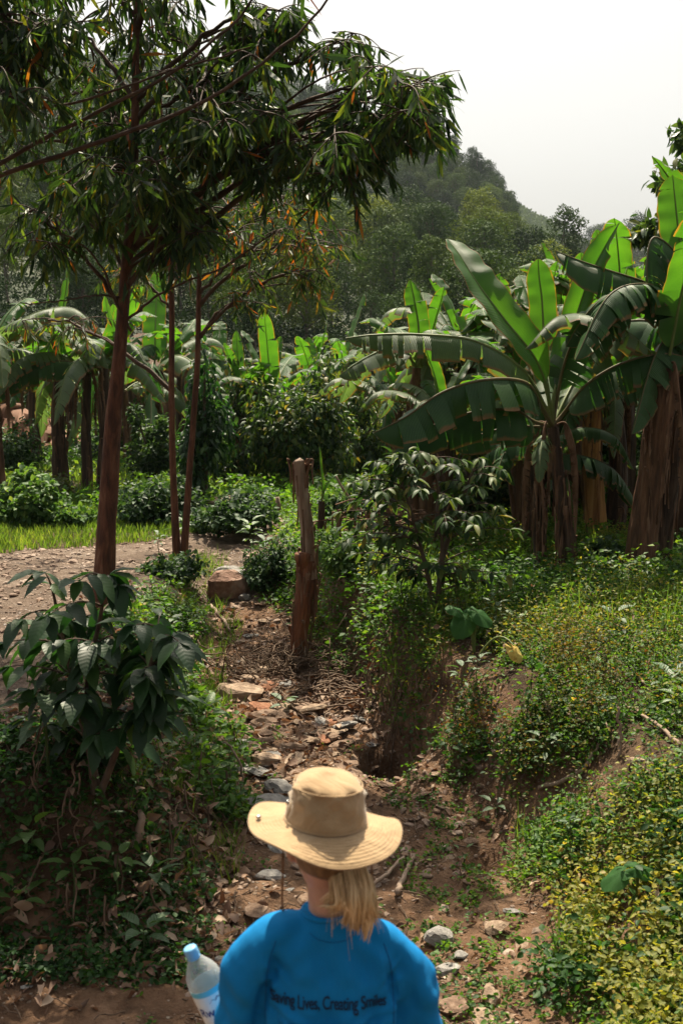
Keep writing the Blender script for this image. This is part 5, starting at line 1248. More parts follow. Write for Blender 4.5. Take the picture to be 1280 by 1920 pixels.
# scattered broad leaved weeds, each a copy of one of three plants
WP = [rosette('broadleaf_weed', 'x', (0, 0, -500), h_, n_, L_, T_BROAD, m_, 'plant', up=u_, r0=.005) for h_, n_, L_, m_, u_ in ((.20, 9, .10, M_SOFTB, .3), (.30, 13, .085, M_SOFT, .2), (.12, 7, .13, M_SOFTB, .5))]
wu = set(); wn_ = 0
while wn_ < 64:
    y = rng.uniform(4.6, 12.5); x = rng.uniform(-.30, .32) * y; dL_, dR_ = parts_of(np.array([x]), np.array([y]))
    if not ((dR_[0] > .15 and wn_ < 46) or (dL_[0] > .05 and wn_ >= 46)) or road_mask(np.array([x]), np.array([y]))[0] or y < 5 and dL_[0] > 0: continue
    k_ = int(rng.integers(0, 3)); side_ = 'right bank' if dR_[0] > 0 else 'left bank'; far_ = ['nearest stretch', 'middle stretch', 'far stretch'][int(np.searchsorted([6.5, 9.0], y))]
    lb = f"{['low bright', 'taller dark', 'squat pale'][k_]} broad leaved weed among herbs, {far_} of the {side_}"; loc = (x, y, hz(x, y)); s_ = rng.uniform(.6, 1.25)
    if k_ not in wu: wu.add(k_); o = WP[k_]; o.location = loc; o.scale = (s_,) * 3; o['label'] = lb; o['group'] = 'broad leaved weeds on the banks'
    else: dup(WP[k_], loc, rng.uniform(0, 6.28), s_, lb, 'broad leaved weeds on the banks')
    wn_ += 1
# taro
def taro_leaf(V0, D, Nn, L, mat, root, holes=False):
    n = 22; a = np.linspace(-math.pi * .93, math.pi * .93, n)
    r = .5 * (1 + .35 * np.cos(a)) * np.where(np.abs(a) > 2.3, 1.0 + .35 * np.sin((np.abs(a) - 2.3) * 3.2), 1.0)
    x = np.sin(a) * r * .86; y = np.cos(a) * r * 1.25 - 0.0
    rows = [np.zeros((n, 3))]
    for k in (.33, .66, 1.0): rows.append(np.stack([x * k, y * k, -.16 * k * k * (1 + .3 * np.cos(a * 6)) + .05 * np.abs(x) * k], -1))
    G = np.stack(rows, 0).reshape(-1, 3); q = np.arange(3)[:, None] * n + np.arange(n - 1)[None]
    Fq = np.stack([q, q + 1, q + n + 1, q + n], -1).reshape(-1, 4)
    M_ = frames(np.array([D], float), np.array([Nn], float))[0]; mb = MB(); mb.add(V0 + (G * L) @ M_.T, Fq, uv=G[:, :2] + .5); return mb.build('leaf', mat, root)
M_TARO = leafmat('taro_leaf', [(0, (.030, .095, .030)), (1, (.050, .13, .035))], trans=.45, rough=.6, spec=.1)
def taro(label, px, py, leaves, L, nn=(0, -.75, .6)):
    g = hit(px, py); root = thing('taro_plant', g, label, 'taro')
    for (lx, ly, dx, dy, dz, s) in leaves:
        p = P(lx, ly, g[1] - .05) - g; V, F_, uv = tube(bez((0, 0, 0), (p[0] * .1, 0, p[2] * .7), p, n=8), np.linspace(.014, .006, 8), 6); mb = MB(); mb.add(V, F_, uv=uv); mb.build('stalk', M_RIB, root)
        taro_leaf(p, (dx, dy, dz), (nn[0] + rng.normal(0, .1), nn[1], nn[2]), L * s, M_TARO, root)
    return root
taro('taro plant with two heart shaped leaves in front of the small coffee tree', 888, 1222, ((874, 1160, -.45, -.5, -.6, 1.), (896, 1150, .6, -.4, -.5, .8), (858, 1146, -.7, .3, .3, .6)), .205, (.25, -.6, .8))
taro('small taro plant with dark leaves on the yellow green mound', 1192, 1705, ((1165, 1635, -.85, -.2, -.5, 1.), (1195, 1628, .9, .1, -.25, .8), (1178, 1650, -.3, -.4, .3, .5)), .15, (-.5, -.35, .8))
g = P(962, 1218, hit(960, 1240)[1] - .25); root = thing('withered_leaf', hit(962, 1245), 'withered yellow taro leaf with holes bending over the herbs', 'leaf'); p = g - np.array(root.location)
M_WITH = solidmat('withered_yellow', [(.3, (.20, .09, .02)), (.45, (.50, .36, .08)), (.7, (.62, .50, .16))], scale=14, bump=.3)
V, F_, uv = tube(bez((-.25, 0, .05), (-.12, 0, p[2] + .15), p + np.array([0, 0, .03]), n=8), np.linspace(.010, .005, 8), 6); mb = MB(); mb.add(V, F_, uv=uv); mb.build('stalk', M_RIB, root); taro_leaf(p, (.55, -.25, -.75), (.45, -.75, .45), .125, M_WITH, root)
# small coffee tree in the middle
g = hit(817, 1166); Ym = g[1]; E = []
for q in range(84):
    a = rng.uniform(0, 6.28); r = math.sqrt(rng.random()); E.append(P(795 + 165 * r * math.cos(a), 965 + 125 * r * math.sin(a), Ym + rng.normal(0, .30)))
for (px, py) in ((650, 985), (690, 1000), (640, 960), (670, 940), (930, 1090), (950, 1080), (900, 1085), (880, 1060), (760, 1080), (700, 1060), (900, 860), (940, 880)): E.append(P(px, py, Ym + rng.normal(0, .15)))
coffee('coffee_tree', 'small open coffee tree with a forked dark trunk in the middle of the meadow', [[g, P(822, 1100, Ym), P(828, 1030, Ym), P(826, 960, Ym), P(812, 860, Ym)], [g + np.array([-.01, .02, .05]), P(806, 1100, Ym), P(792, 1040, Ym), P(770, 960, Ym), P(745, 880, Ym)], [P(824, 1060, Ym), P(850, 980, Ym + .1), P(880, 900, Ym + .15), P(890, 870, Ym + .2)]], E, .125, M_COFM, 4, tmpl=T_COFFEE, r0=.026, cat='tree', droop=.45)

def bush(name, label, px, py, w, h, ll, n, mat, cat='bush', tmpl=T_RHOMB, dd=1.0, drop=.3, stemn=5, lobes=9, y=None, group=None):
    g = hit(px, py) if y is None else at(px, y); k = g[1] / FPX; W, Hh = w * k, h * k
    root = thing(name, g, label, cat, group); ml, mt = MB(), MB(); r = np.random.default_rng(int(px * 7 + py)); lobes = int(lobes * 2.2)
    TT, DD, UU = [], [], []
    for i in range(lobes):
        a = r.uniform(0, 6.28); q = math.sqrt(r.random()) * .62; z = r.uniform(.15, .85 - .35 * q) if i else .85
        c = np.array([math.cos(a) * q * W * .62 , math.sin(a) * q * W * .62 * dd, z * Hh]); s = np.array([W, W * dd, Hh]) * r.uniform(.10, .24)
        m = n // lobes; d = nrm(r.normal(size=(m, 3))); rr = r.uniform(.35, 1.08, m) ** .5
        lump = 1 + .5 * (vnoise(d[:, 0] * 3.2 + i, d[:, 1] * 3.2 + d[:, 2] * 2.5, i) - .5)
        T = c + d * s * (rr * lump)[:, None]; k_ = T[:, 2] > -.02; T = T[k_]; d = d[k_]
        TT.append(T); DD.append(d * .7 + r.normal(0, .55, d.shape) + np.array([0, 0, -drop])); UU.append(d * .5 + r.normal(0, .4, d.shape) + np.array([0, 0, .9]))
        if i < stemn:
            V, F_, uv = tube(bez((0, 0, -.03), (c[0] * .3, c[1] * .3, c[2] * .6), c, n=8), np.linspace(.022, .007, 8) * max(.5, Hh), 5); mt.add(V, F_, uv=uv)
    TT = np.concatenate(TT); scatter(ml, tmpl, TT, frames(np.concatenate(DD), np.concatenate(UU)), ll * .9 * r.uniform(.6, 1.2, len(TT)), wid=r.uniform(.85, 1.3, len(TT)))
    mt.build('stems', M_BARKC, root); ml.build('foliage', mat, root); return root
GC = None
bush('coffee_bush', 'wide coffee bush with glinting drooping leaves behind the saplings, left of the big one', 455, 905, 190, 225, .16, 3600, M_COFM, tmpl=T_COFFEE, drop=.7)
bush('coffee_bush', 'tallest coffee bush in the middle, its yellowish top under the bright banana leaves', 560, 915, 230, 262, .155, 5200, M_COFM, tmpl=T_COFFEE, drop=.7, lobes=13)
bush('coffee_bush', 'coffee bush right of the tallest one, behind the top of the dead stump', 655, 900, 160, 205, .16, 3200, M_COFM, tmpl=T_COFFEE, drop=.7)
bush('coffee_bush', 'dark drooping coffee bush right behind the two saplings', 385, 945, 115, 300, .15, 3000, M_COF, tmpl=T_COFFEE, drop=.9, lobes=12)
bush('coffee_bush', 'coffee bush at the right behind the small coffee tree', 900, 985, 230, 165, .14, 3800, M_COFM, tmpl=T_COFFEE, drop=.5)
bush('coffee_bush', 'dark coffee bush hugging the thin banana stems', 975, 985, 130, 120, .14, 1800, M_COFM, tmpl=T_COFFEE, drop=.5)
bush('coffee_bush', 'coffee bush left of the small coffee tree, above the dead stalks', 700, 975, 120, 100, .12, 1400, M_COFM, tmpl=T_COFFEE, drop=.5)
bush('green_bush', 'bright sunlit bush between the golden banana stem and the right clump', 1185, 985, 150, 190, .10, 3400, M_BUSHB, tmpl=T_HERB)
bush('green_bush', 'dark nettle like bush at the foot of the golden banana stem', 1140, 1072, 80, 62, .09, 900, M_BUSHD, tmpl=T_HERB)
bush('green_bush', 'low dense dark bush behind the grass between the red trunk and saplings', 290, 985, 165, 88, .10, 3000, M_BUSHD, tmpl=T_HERB, lobes=11)
bush('green_bush', 'low dense bush right of the saplings beyond the road', 440, 1000, 190, 78, .10, 3000, M_BUSHD, tmpl=T_HERB, lobes=11)
bush('green_bush', 'leafy low bush at the left edge beyond the grass', 45, 980, 150, 105, .11, 2800, M_BUSHB, tmpl=T_HERB, lobes=10)
bush('green_bush', 'rounded dark bush at the far left under the banana leaves', 25, 890, 130, 100, .11, 1900, M_BUSHD, tmpl=T_HERB)
bush('green_bush', 'low weedy bush left of the red trunk at the grass edge', 140, 990, 120, 48, .09, 1400, M_BUSHB, tmpl=T_HERB)
bush('green_bush', 'olive bush under the left banana stems', 95, 935, 100, 50, .09, 1000, M_BUSHY, tmpl=T_HERB)
bush('green_bush', 'leafy bush at the left foot of the dead stump', 500, 1110, 105, 105, .07, 2300, M_BUSHD, tmpl=T_HERB2, lobes=10)
bush('green_bush', 'low sprawling bush on the mound under the two saplings', 322, 1085, 120, 50, .07, 1400, M_BUSHD, tmpl=T_HERB)
bush('green_bush', 'light green bush right of the dead stump on the bank', 650, 1075, 120, 80, .07, 1900, M_BUSHB, tmpl=T_HERB2)
bush('green_bush', 'bush behind the banana shoot, half hidden by the dead stump', 640, 1000, 110, 75, .09, 1500, M_BUSHD, tmpl=T_HERB)
bush('green_bush', 'pale green bush at the end of the gully right of the coffee bushes', 760, 830, 130, 130, .14, 2000, M_BUSHY, y=24)
bush('green_bush', 'olive bush behind the coffee bushes at the middle right', 700, 800, 150, 110, .15, 2200, M_BUSHY, y=27)
bush('creeper_mound', 'old pale tree stump smothered in dark creepers left of the saplings', 288, 905, 105, 150, .11, 2600, M_BUSHD, cat='stump', tmpl=T_HERB, lobes=9)
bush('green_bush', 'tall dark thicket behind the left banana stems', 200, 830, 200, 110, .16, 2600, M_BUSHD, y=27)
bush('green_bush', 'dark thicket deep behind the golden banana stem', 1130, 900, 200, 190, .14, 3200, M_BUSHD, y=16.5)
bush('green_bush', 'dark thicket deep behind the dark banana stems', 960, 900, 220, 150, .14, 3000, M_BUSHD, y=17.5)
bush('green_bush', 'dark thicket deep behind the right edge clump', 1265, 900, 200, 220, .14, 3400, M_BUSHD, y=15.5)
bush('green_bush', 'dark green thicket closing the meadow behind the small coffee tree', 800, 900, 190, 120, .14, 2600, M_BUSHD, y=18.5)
# heap of dead stalks left of the coffee tree, with a bare forked stick
mb = MB(); g = hit(690, 1030)
for q in range(150):
    p = g + np.array([rng.normal(0, .25), rng.normal(0, .2), rng.uniform(0, .45)]); L = rng.uniform(.2, .6); a = rng.normal(.4, .6); e = p + np.array([math.cos(a) * L, rng.normal(0, .1), math.sin(a) * L * .4 - .05])
    if q % 2: V, F_, uv = tube(wig(p, e, .06), np.linspace(.009, .004, 9), 4); mb.add(V, F_, uv=uv)
    else: rags(mb, np.array([p, p + np.array([0, 0, .01])]), .03, 1, (.15, .4), (.03, .08), seed=q)
tag(mb.build('dead_stalk_heap', M_DEADL, local=g), 'heap of pale dead banana leaves and stalks left of the small coffee tree', 'heap', kind='stuff')
g = hit(668, 1010); w = [g, P(664, 960, g[1]), P(655, 935, g[1]), P(640, 912, g[1]), P(630, 893, g[1])]; V, F_, uv = tube(spline(w, 14), np.linspace(.022, .012, 14), 7, cap=True); mb = MB(); mb.add(V, F_, uv=uv)
V, F_, uv = tube(spline([P(664, 962, g[1]), P(645, 968, g[1]), P(632, 965, g[1])], 8), np.linspace(.012, .006, 8), 6, cap=True); mb.add(V, F_, uv=uv); tag(mb.build('forked_stick', M_PALEB, local=g), 'bare forked stick rising right of the dead stump', 'stick')
g = hit(524, 968); V, F_, uv = tube([g + np.array([0, 0, -.1]), P(522, 950, g[1]), P(520, 932, g[1])], [.04, .035, .03], 8, cap=True); mb = MB(); mb.add(V, F_, uv=uv); tag(mb.build('wooden_post', M_PALEB, local=g), 'short wooden post left of the dead stump beyond the road', 'post')
# mud house far back behind the left bananas, and the red earth bank
g = at(288, 44); k = 44 / FPX
root = thing('mud_house', g, 'small mud house with a brown pitched roof far behind the left bananas', 'house')
M_MUD = solidmat('mud_wall', [(.3, (.12, .055, .030)), (.7, (.22, .11, .065))], scale=1.2, bump=.3); M_ROOF = solidmat('thatch', [(.3, (.07, .040, .025)), (.7, (.15, .09, .055))], scale=3, bump=.6, stretch=(1, 1, 4))
def box(mb, x0, x1, y0, y1, z0, z1): mb.add([(x0, y0, z0), (x1, y0, z0), (x1, y1, z0), (x0, y1, z0), (x0, y0, z1), (x1, y0, z1), (x1, y1, z1), (x0, y1, z1)], np.array([(0, 3, 2, 1), (4, 5, 6, 7), (0, 1, 5, 4), (1, 2, 6, 5), (2, 3, 7, 6), (3, 0, 4, 7)]))
top = (P(288, 625, 44) - g)[2]
mb = MB(); box(mb, -1.9, 1.9, -1.5, 1.5, -.3, top - 1.2); mb.build('wall', M_MUD, root, smooth=False)
mb = MB(); mb.add([(-2.3, -1.9, top - 1.3), (2.3, -1.9, top - 1.3), (2.3, 1.9, top - 1.3), (-2.3, 1.9, top - 1.3), (-.5, 0, top), (.5, 0, top)], [np.array([(0, 1, 5, 4), (2, 3, 4, 5), (0, 3, 2, 1)]), np.array([(1, 2, 5), (3, 0, 4)])]); mb.build('roof', M_ROOF, root, smooth=False)
mb = MB(); box(mb, -.45, .45, -1.56, -1.46, -.2, 1.7); mb.build('door', M_BARKD, root, smooth=False)
mb = MB(); n = 60; xs = np.linspace(-12.5, -6.6, n)
prof = [(0, -.3), (-.05, .25), (.12, .5), (.35, .55), (.4, .95), (.65, 1.0), (.75, 1.35), (1.4, 1.4)]
G = np.array([[(x + .1 * rng.normal(), 30.5 + a + .12 * rng.normal(), -2.1 + b_ * (1 - .75 * sst(-9.5, -6.6, x)) + .05 * rng.normal()) for a, b_ in prof] for x in xs]); m = len(prof)
q = np.arange(n - 1)[:, None] * m + np.arange(m - 1)[None]; mb.add(G.reshape(-1, 3), np.stack([q, q + m, q + m + 1, q + 1], -1).reshape(-1, 4))
tag(mb.build('earth_bank', M_MUD), 'reddish terraced earth bank behind the bananas at the far left', kind='structure')

# ================================================================== PERSON, HAT, BOTTLE
YP = 2.62; KP = YP / FPX
px_g = np.array([P(612, 1600, YP)[0], YP, hz(P(612, 1600, YP)[0], YP)])
person = thing('person', px_g, 'person seen from behind in a blue long sleeved shirt, blond hair tied low', 'person'); PO = np.array(person.location)
def remesh(name, shapes, mat, vox, smooth=6, disp=None, parent=person):
    mb = MB()
    for V, F_ in shapes: mb.add(V, F_)
    o = mb.build(name, mat, None)
    m = o.modifiers.new('r', 'REMESH'); m.mode = 'VOXEL'; m.voxel_size = vox
    s = o.modifiers.new('s', 'SMOOTH'); s.factor = .6; s.iterations = smooth
    dg = bpy.context.evaluated_depsgraph_get(); dg.update(); me = bpy.data.meshes.new_from_object(o.evaluated_get(dg))
    o.modifiers.clear(); old = o.data; o.data = me; bpy.data.meshes.remove(old)
    n = len(me.vertices); V = np.empty(n * 3, np.float32); me.vertices.foreach_get('co', V); V = V.reshape(-1, 3).astype(float)
    if disp is not None:
        Nn = np.empty(n * 3, np.float32); me.vertices.foreach_get('normal', Nn); V = V + Nn.reshape(-1, 3) * disp(V)[:, None]
    V = V - PO; me.vertices.foreach_set('co', V.astype(np.float32).ravel())
    me.polygons.foreach_set('use_smooth', np.full(len(me.polygons), True)); me.update()
    if not me.materials: me.materials.append(mat)
    o.parent = parent; return o
def loft(rings, n=28, cap=True):
    """rings: (centre, rx, ry, tilt about y) ellipses"""
    a = np.linspace(0, 2 * np.pi, n, endpoint=False); V = []
    for c, rx, ry, *t in rings:
        x = np.cos(a) * rx; y = np.sin(a) * ry; z = np.zeros(n); t = t[0] if t else 0
        V.append(np.stack([c[0] + x * math.cos(t), c[1] + y, c[2] + x * math.sin(t)], -1))
    m = len(rings); V = np.concatenate(V); i = np.arange(m - 1)[:, None] * n; j = np.arange(n)[None]; j2 = (j + 1) % n
    return V, [np.stack([i + j, i + j2, i + n + j2, i + n + j], -1).reshape(-1, 4), np.arange(n)[::-1][None], (np.arange(n) + (m - 1) * n)[None]]
def limb(pts, rads, n=16, k=22):
    c = spline(pts, k); r = np.interp(np.linspace(0, 1, k), np.linspace(0, 1, len(rads)), rads); V, F_, uv = tube(c, r, n, cap=True); return V, F_
def pz(px, py, dy=0.0): return P(px, py, YP + dy)
GZ0 = PO[2]
M_SKIN = solidmat('skin', [(.3, (.50, .27, .18)), (.7, (.62, .36, .25))], scale=20, rough=.5, bump=.05, spec=.4)
# body: one continuous surface
hc = pz(612, 1572); sh_l, sh_r = pz(480, 1757), pz(756, 1779)
nb = pz(622, 1712)
pel = np.array([nb[0], YP + .01, GZ0 + .93])
el_l = sh_l + np.array([-.055, .05, -.28]); el_r = sh_r + np.array([.045, .03, -.28])
ax0, ax1 = P(353, 1772, YP + .17), P(458, 1990, YP + .20)           # bottle axis: cap, base
axd = nrm((ax1 - ax0)[None])[0]; BL = .315
hand_c = ax0 + axd * (BL * .80); wr_l = hand_c + np.array([.065, -.035, -.02])
wr_r = el_r + np.array([-.03, .20, -.12]); hr_c = wr_r + np.array([-.03, .085, -.01])
def hand(wr, c, fwd, side, up, curl_c=None, axis=None):
    """palm and five separate bent fingers; with axis given they close round a cylinder"""
    S = []
    pal0 = wr; pal1 = wr + fwd * .085
    V, F_ = loft([(wr, .024, .018), (wr + fwd * .02, .030, .016), (wr + fwd * .055, .040, .016), (wr + fwd * .085, .040, .013)], 14); 
    # orient rings: rebuild with frame
    a = np.linspace(0, 2 * np.pi, 14, endpoint=False); rr = [(0, .024, .018), (.02, .030, .016), (.055, .041, .016), (.088, .039, .012)]
    V = np.concatenate([wr + fwd * t + np.cos(a)[:, None] * side * rx + np.sin(a)[:, None] * up * ry for t, rx, ry in rr]); S.append((V, F_))
    for i, (o, L) in enumerate(((-.030, .062), (-.010, .072), (.010, .069), (.030, .055))):
        b = wr + fwd * .085 + side * o; p1 = b + fwd * L * .42 - up * L * .12; p2 = p1 + fwd * L * .12 - up * L * .40; p3 = p2 - fwd * L * .22 - up * L * .26
        S.append(limb([b - fwd * .015, b, p1, p2, p3], [.0092, .0092, .0086, .0080, .0066], 9, 14))
    b = wr + fwd * .028 - side * .030; S.append(limb([b, b - side * .022 + fwd * .018 - up * .012, b - side * .026 + fwd * .045 - up * .030, b - side * .018 + fwd * .062 - up * .042], [.0125, .0115, .0098, .0075], 9, 12))
    return S
shapes = [loft([(nb + np.array([0, 0.01, -.08]), .055, .045), (nb + np.array([0, .0, -.02]), .052, .050), (pz(618, 1665), .053, .055), (pz(617, 1635), .052, .056), (hc + np.array([0, .0, -.05]), .055, .066)], 24),
          loft([(hc + np.array([0, .02, -.125]), .030, .036), (hc + np.array([0, .02, -.105]), .052, .070), (hc + np.array([0, .012, -.06]), .068, .088), (hc + np.array([0, .0, 0]), .076, .098), (hc + np.array([0, 0, .05]), .070, .090), (hc + np.array([0, 0, .085]), .045, .060), (hc + np.array([0, 0, .10]), .015, .02)], 28),
          loft([(pel + np.array([0, 0, -.06]), .15, .10), (pel, .155, .11), (pel * .5 + nb * .5 + np.array([0, .01, -.05]), .125, .09), (nb + np.array([0, .02, -.17]), .125, .070), (nb + np.array([0, .012, -.09]), .085, .045), (nb + np.array([0, 0, .02]), .05, .045)], 28)]
# face (turned away): nose, chin, ears
f = hc + np.array([0, .098, -.035])
shapes += [limb([f + np.array([0, -.012, .03]), f + np.array([0, .006, .0]), f + np.array([0, .014, -.018]), f + np.array([0, -.004, -.03])], [.006, .010, .013, .007], 8, 8)]
for s in (-1, 1): shapes += [limb([hc + np.array([s * .072, -.005, -.005]), hc + np.array([s * .085, -.014, -.018]), hc + np.array([s * .082, -.010, -.045]), hc + np.array([s * .068, .0, -.055])], [.006, .010, .009, .004], 8, 8)]
shapes += [limb([f + np.array([-.022, -.012, -.052]), f + np.array([0, -.001, -.050]), f + np.array([.022, -.012, -.052])], [.004, .007, .004], 8, 8)]
fw_l = nrm((hand_c - wr_l)[None] * np.array([1, 1, 1]))[0]
side_l = axd; fwl = nrm(np.cross(np.cross(axd, fw_l), axd)[None])[0]; upl = np.cross(side_l, fwl)
shapes += [limb([sh_l + np.array([.03, 0, 0]), (sh_l + el_l) / 2, el_l], [.040, .040, .034]), limb([el_l, (el_l + wr_l) / 2, wr_l], [.034, .034, .025])]
shapes += [limb([sh_r + np.array([-.03, 0, 0]), (sh_r + el_r) / 2, el_r], [.040, .040, .034]), limb([el_r, (el_r + wr_r) / 2, wr_r], [.034, .034, .025])]
for s in (-1, 1):
    hp = pel + np.array([s * .085, 0, -.05]); kn = np.array([hp[0] + s * .01, YP + (.06 if s > 0 else -.02), GZ0 + .50]); an = np.array([kn[0], YP + (.10 if s > 0 else -.10), GZ0 + .09])
    shapes += [limb([hp, (hp + kn) / 2, kn], [.085, .072, .052]), limb([kn, kn * .6 + an * .4 + np.array([0, -.015, 0]), an], [.052, .050, .034]), limb([an + np.array([0, -.03, -.03]), an + np.array([0, .06, -.05]), an + np.array([0, .14, -.06])], [.03, .034, .024])]
M_SH = None
body_shapes = shapes + hand(wr_r, hr_c, np.array([-.1, .95, -.3]), np.array([1., 0, 0]), np.array([0, .3, .95]))
# left hand closes round the bottle near its base
ctr = hand_c; rB = .046
u0 = nrm((wr_l - ctr - axd * np.dot(wr_l - ctr, axd))[None])[0]; v0 = np.cross(axd, u0)
palm = [wr_l + np.array([.0, -.0, 0]), ctr + u0 * (rB + .018) + v0 * .0]
body_shapes += [limb([wr_l, (wr_l + palm[1]) / 2, palm[1]], [.026, .030, .030])]
def arc(a0, a1, off, rads, k=5):
    A = np.linspace(a0, a1, k); return limb([ctr + axd * (off) + (u0 * math.cos(a) + v0 * math.sin(a)) * (rB + .010) for a in A], rads, 9, 16)
for i, (off, a1) in enumerate(((-.032, 2.2), (-.011, 2.45), (.010, 2.4), (.030, 2.1))): body_shapes.append(arc(.25, a1, off, [.0105, .0098, .009, .0078]))
body_shapes += [limb([ctr + u0 * (rB + .014) + axd * o for o in (-.035, 0, .033)], [.014, .017, .014])]
body_shapes.append(arc(-.2, -1.5, -.045, [.014, .012, .0105, .0085]))
remesh('body', body_shapes, M_SKIN, .0045, 4)
# shirt
M_SHIRT = solidmat('blue_jersey', [(.3, (.004, .165, .42)), (.7, (.006, .195, .48))], scale=3, rough=.85, bump=.12, spec=.15, bdist=.004)
def cp(a, b_, t): return a * (1 - t) + b_ * t
S1 = [loft([(pel + np.array([0, .0, -.08]), .195, .135), (pel + np.array([0, 0, .05]), .185, .13), (cp(pel, nb, .45) + np.array([0, .0, 0]), .172, .125), (nb + np.array([.0, .02, -.26]), .185, .125), (nb + np.array([.003, .02, -.16]), .188, .112, -.04), (nb + np.array([.002, .012, -.095]), .172, .092, -.05), (nb + np.array([0, .008, -.045]), .130, .075, -.06), (nb + np.array([0, .0, -.012]), .078, .062, -.04), (nb + np.array([-.003, .0, .012]), .064, .058, -.03)], 40)]
S1 += [limb([nb + np.array([-.06, .0, -.048]), sh_l + np.array([.045, .0, -.006]), sh_l + np.array([-.020, .01, -.085]), (sh_l + el_l) / 2, el_l], [.052, .060, .066, .062, .060], 22, 30),
       limb([el_l, (el_l + wr_l) / 2, cp(el_l, wr_l, .9)], [.060, .052, .040], 22, 24),
       limb([nb + np.array([.06, .0, -.054]), sh_r + np.array([-.045, .0, -.006]), sh_r + np.array([.016, .01, -.085]), (sh_r + el_r) / 2, el_r], [.052, .060, .066, .062, .060], 22, 30),
       limb([el_r, (el_r + wr_r) / 2, cp(el_r, wr_r, .9)], [.060, .052, .040], 22, 24)]
def folds(V):
    x = V[:, 0] - nb[0]; z = V[:, 2] - nb[2]; back = sst(.03, -.03, V[:, 1] - YP)
    low = sst(-.01, -.12, z)
    f = .0060 * np.sin(x * 62 + 2.2 * np.sin(z * 9 + x * 7) + 1.0) * low * back
    f += .0045 * np.sin((x + z * .55) * 78 + 2 * fbm(x * 8, z * 8, 3, 2)) * np.exp(-((x + .13) / .05) ** 2) * sst(-.05, -.14, z)
    f += .0045 * np.sin((x - z * .55) * 78 + 1) * np.exp(-((x - .14) / .05) ** 2) * sst(-.05, -.14, z)
    f += .0022 * np.sin(z * 70 + x * 60 + 4 * fbm(x * 9, z * 6, 13, 2)) * sst(.16, .20, np.abs(x)) * sst(-.10, -.2, z)
    f += .0035 * np.sin((z + np.abs(x) * .8) * 80 + 1.7) * np.exp(-((np.abs(x) - .09) / .05) ** 2) * np.exp(-((z + .06) / .05) ** 2)
    f = f * 1.5 - .020 * np.exp(-((x + .152 + .02 * np.sin(z * 20)) / .010) ** 2) * sst(-.06, -.12, z) * back - .018 * np.exp(-((x - .140 - .015 * np.sin(z * 20)) / .010) ** 2) * sst(-.08, -.14, z) * back
    for sg in (-1, 1):
        for q_, sl in ((-.10, .9), (-.14, .55), (-.19, .35)):
            f += .0075 * np.exp(-(((z - q_) - sl * (np.abs(x) - .15) * 1.0) / .009) ** 2) * (x * sg > .03) * sst(.03, .07, np.abs(x)) * (1 - sst(.15, .17, np.abs(x))) * back
    f = f * (1 - .7 * np.exp(-((z + .160) / .035) ** 4) * (np.abs(x) < .13))
    f += .02 * (np.abs(fbm(x * 11, z * 4 + x * 3, 18, 2)) - .12) * -1 * low + .008 * fbm(x * 14, z * 14, 8, 3) + .010 * np.exp(-((x - .02) / .02) ** 2) * 0
    return f
nt_ = M_SHIRT.node_tree; tc_ = nt_.nodes.new('ShaderNodeTexCoord'); mp_ = nt_.nodes.new('ShaderNodeMapping'); mp_.inputs['Scale'].default_value = (9, 6, 2.6); nt_.links.new(tc_.outputs['Object'], mp_.inputs[0])
n5 = noise(nt_, 1.3, 3, mp_.outputs[0], .45, 1.2); b5 = nt_.nodes.new('ShaderNodeBump'); b5.inputs['Strength'].default_value = .3; b5.inputs['Distance'].default_value = .03; nt_.links.new(n5.outputs[0], b5.inputs['Height'])
ob_ = [x for x in nt_.nodes if x.type == 'BUMP' and x != b5][0]; nt_.links.new(b5.outputs[0], ob_.inputs['Normal'])
shirt = remesh('shirt', S1, M_SHIRT, .006, 6, folds)
col_c = nb + np.array([-.003, .0, .010]); a = np.linspace(0, 2 * np.pi, 40)
V, F_, uv = tube([col_c + np.array([math.cos(t) * .0645, math.sin(t) * .059, -.030 * 0 + .004 * math.cos(t)]) for t in a], .0065, 8); mb = MB(); mb.add(V - PO, F_, uv=uv); mb.build('collar', M_SHIRT, person)
# trousers and shoes (out of the picture)
M_TR = solidmat('grey_trousers', [(.3, (.06, .06, .055)), (.7, (.10, .10, .09))], scale=6, rough=.9, bump=.2)
ST = [loft([(pel + np.array([0, 0, -.10]), .170, .115), (pel + np.array([0, 0, .03]), .160, .115)], 28)]
SHs = []
for s in (-1, 1):
    hp = pel + np.array([s * .085, 0, -.05]); kn = np.array([hp[0] + s * .01, YP + (.06 if s > 0 else -.02), GZ0 + .50]); an = np.array([kn[0], YP + (.10 if s > 0 else -.10), GZ0 + .09])
    ST += [limb([hp, (hp + kn) / 2, kn, kn * .5 + an * .5, an + np.array([0, 0, .02])], [.100, .088, .070, .064, .058], 20, 30)]
    an2 = an + np.array([0, .0, -.03]); SHs.append(limb([an2 + np.array([0, -.05, -.01]), an2 + np.array([0, .0, -.005]), an2 + np.array([0, .09, -.02]), an2 + np.array([0, .17, -.03])], [.040, .044, .042, .030], 14, 18))
remesh('trousers', ST, M_TR, .009, 6)
M_SHOE = solidmat('shoe', [(.3, (.05, .035, .025)), (.7, (.09, .06, .045))], scale=6, rough=.7)
for V, F_ in SHs: remesh('shoe', [(V, F_)], M_SHOE, .007, 3)
# eyes
M_EYE = solidmat('eye', [(.3, (.7, .7, .7)), (.7, (.75, .75, .74))], rough=.2, bump=0)
for s in (-1, 1):
    V, Fs = stone_mesh(1, 1, 10); V = nrm(V) * .011 + hc + np.array([s * .031, .082, -.008]); mb = MB(); mb.add(V - PO, Fs); mb.build('eye', M_EYE, person)
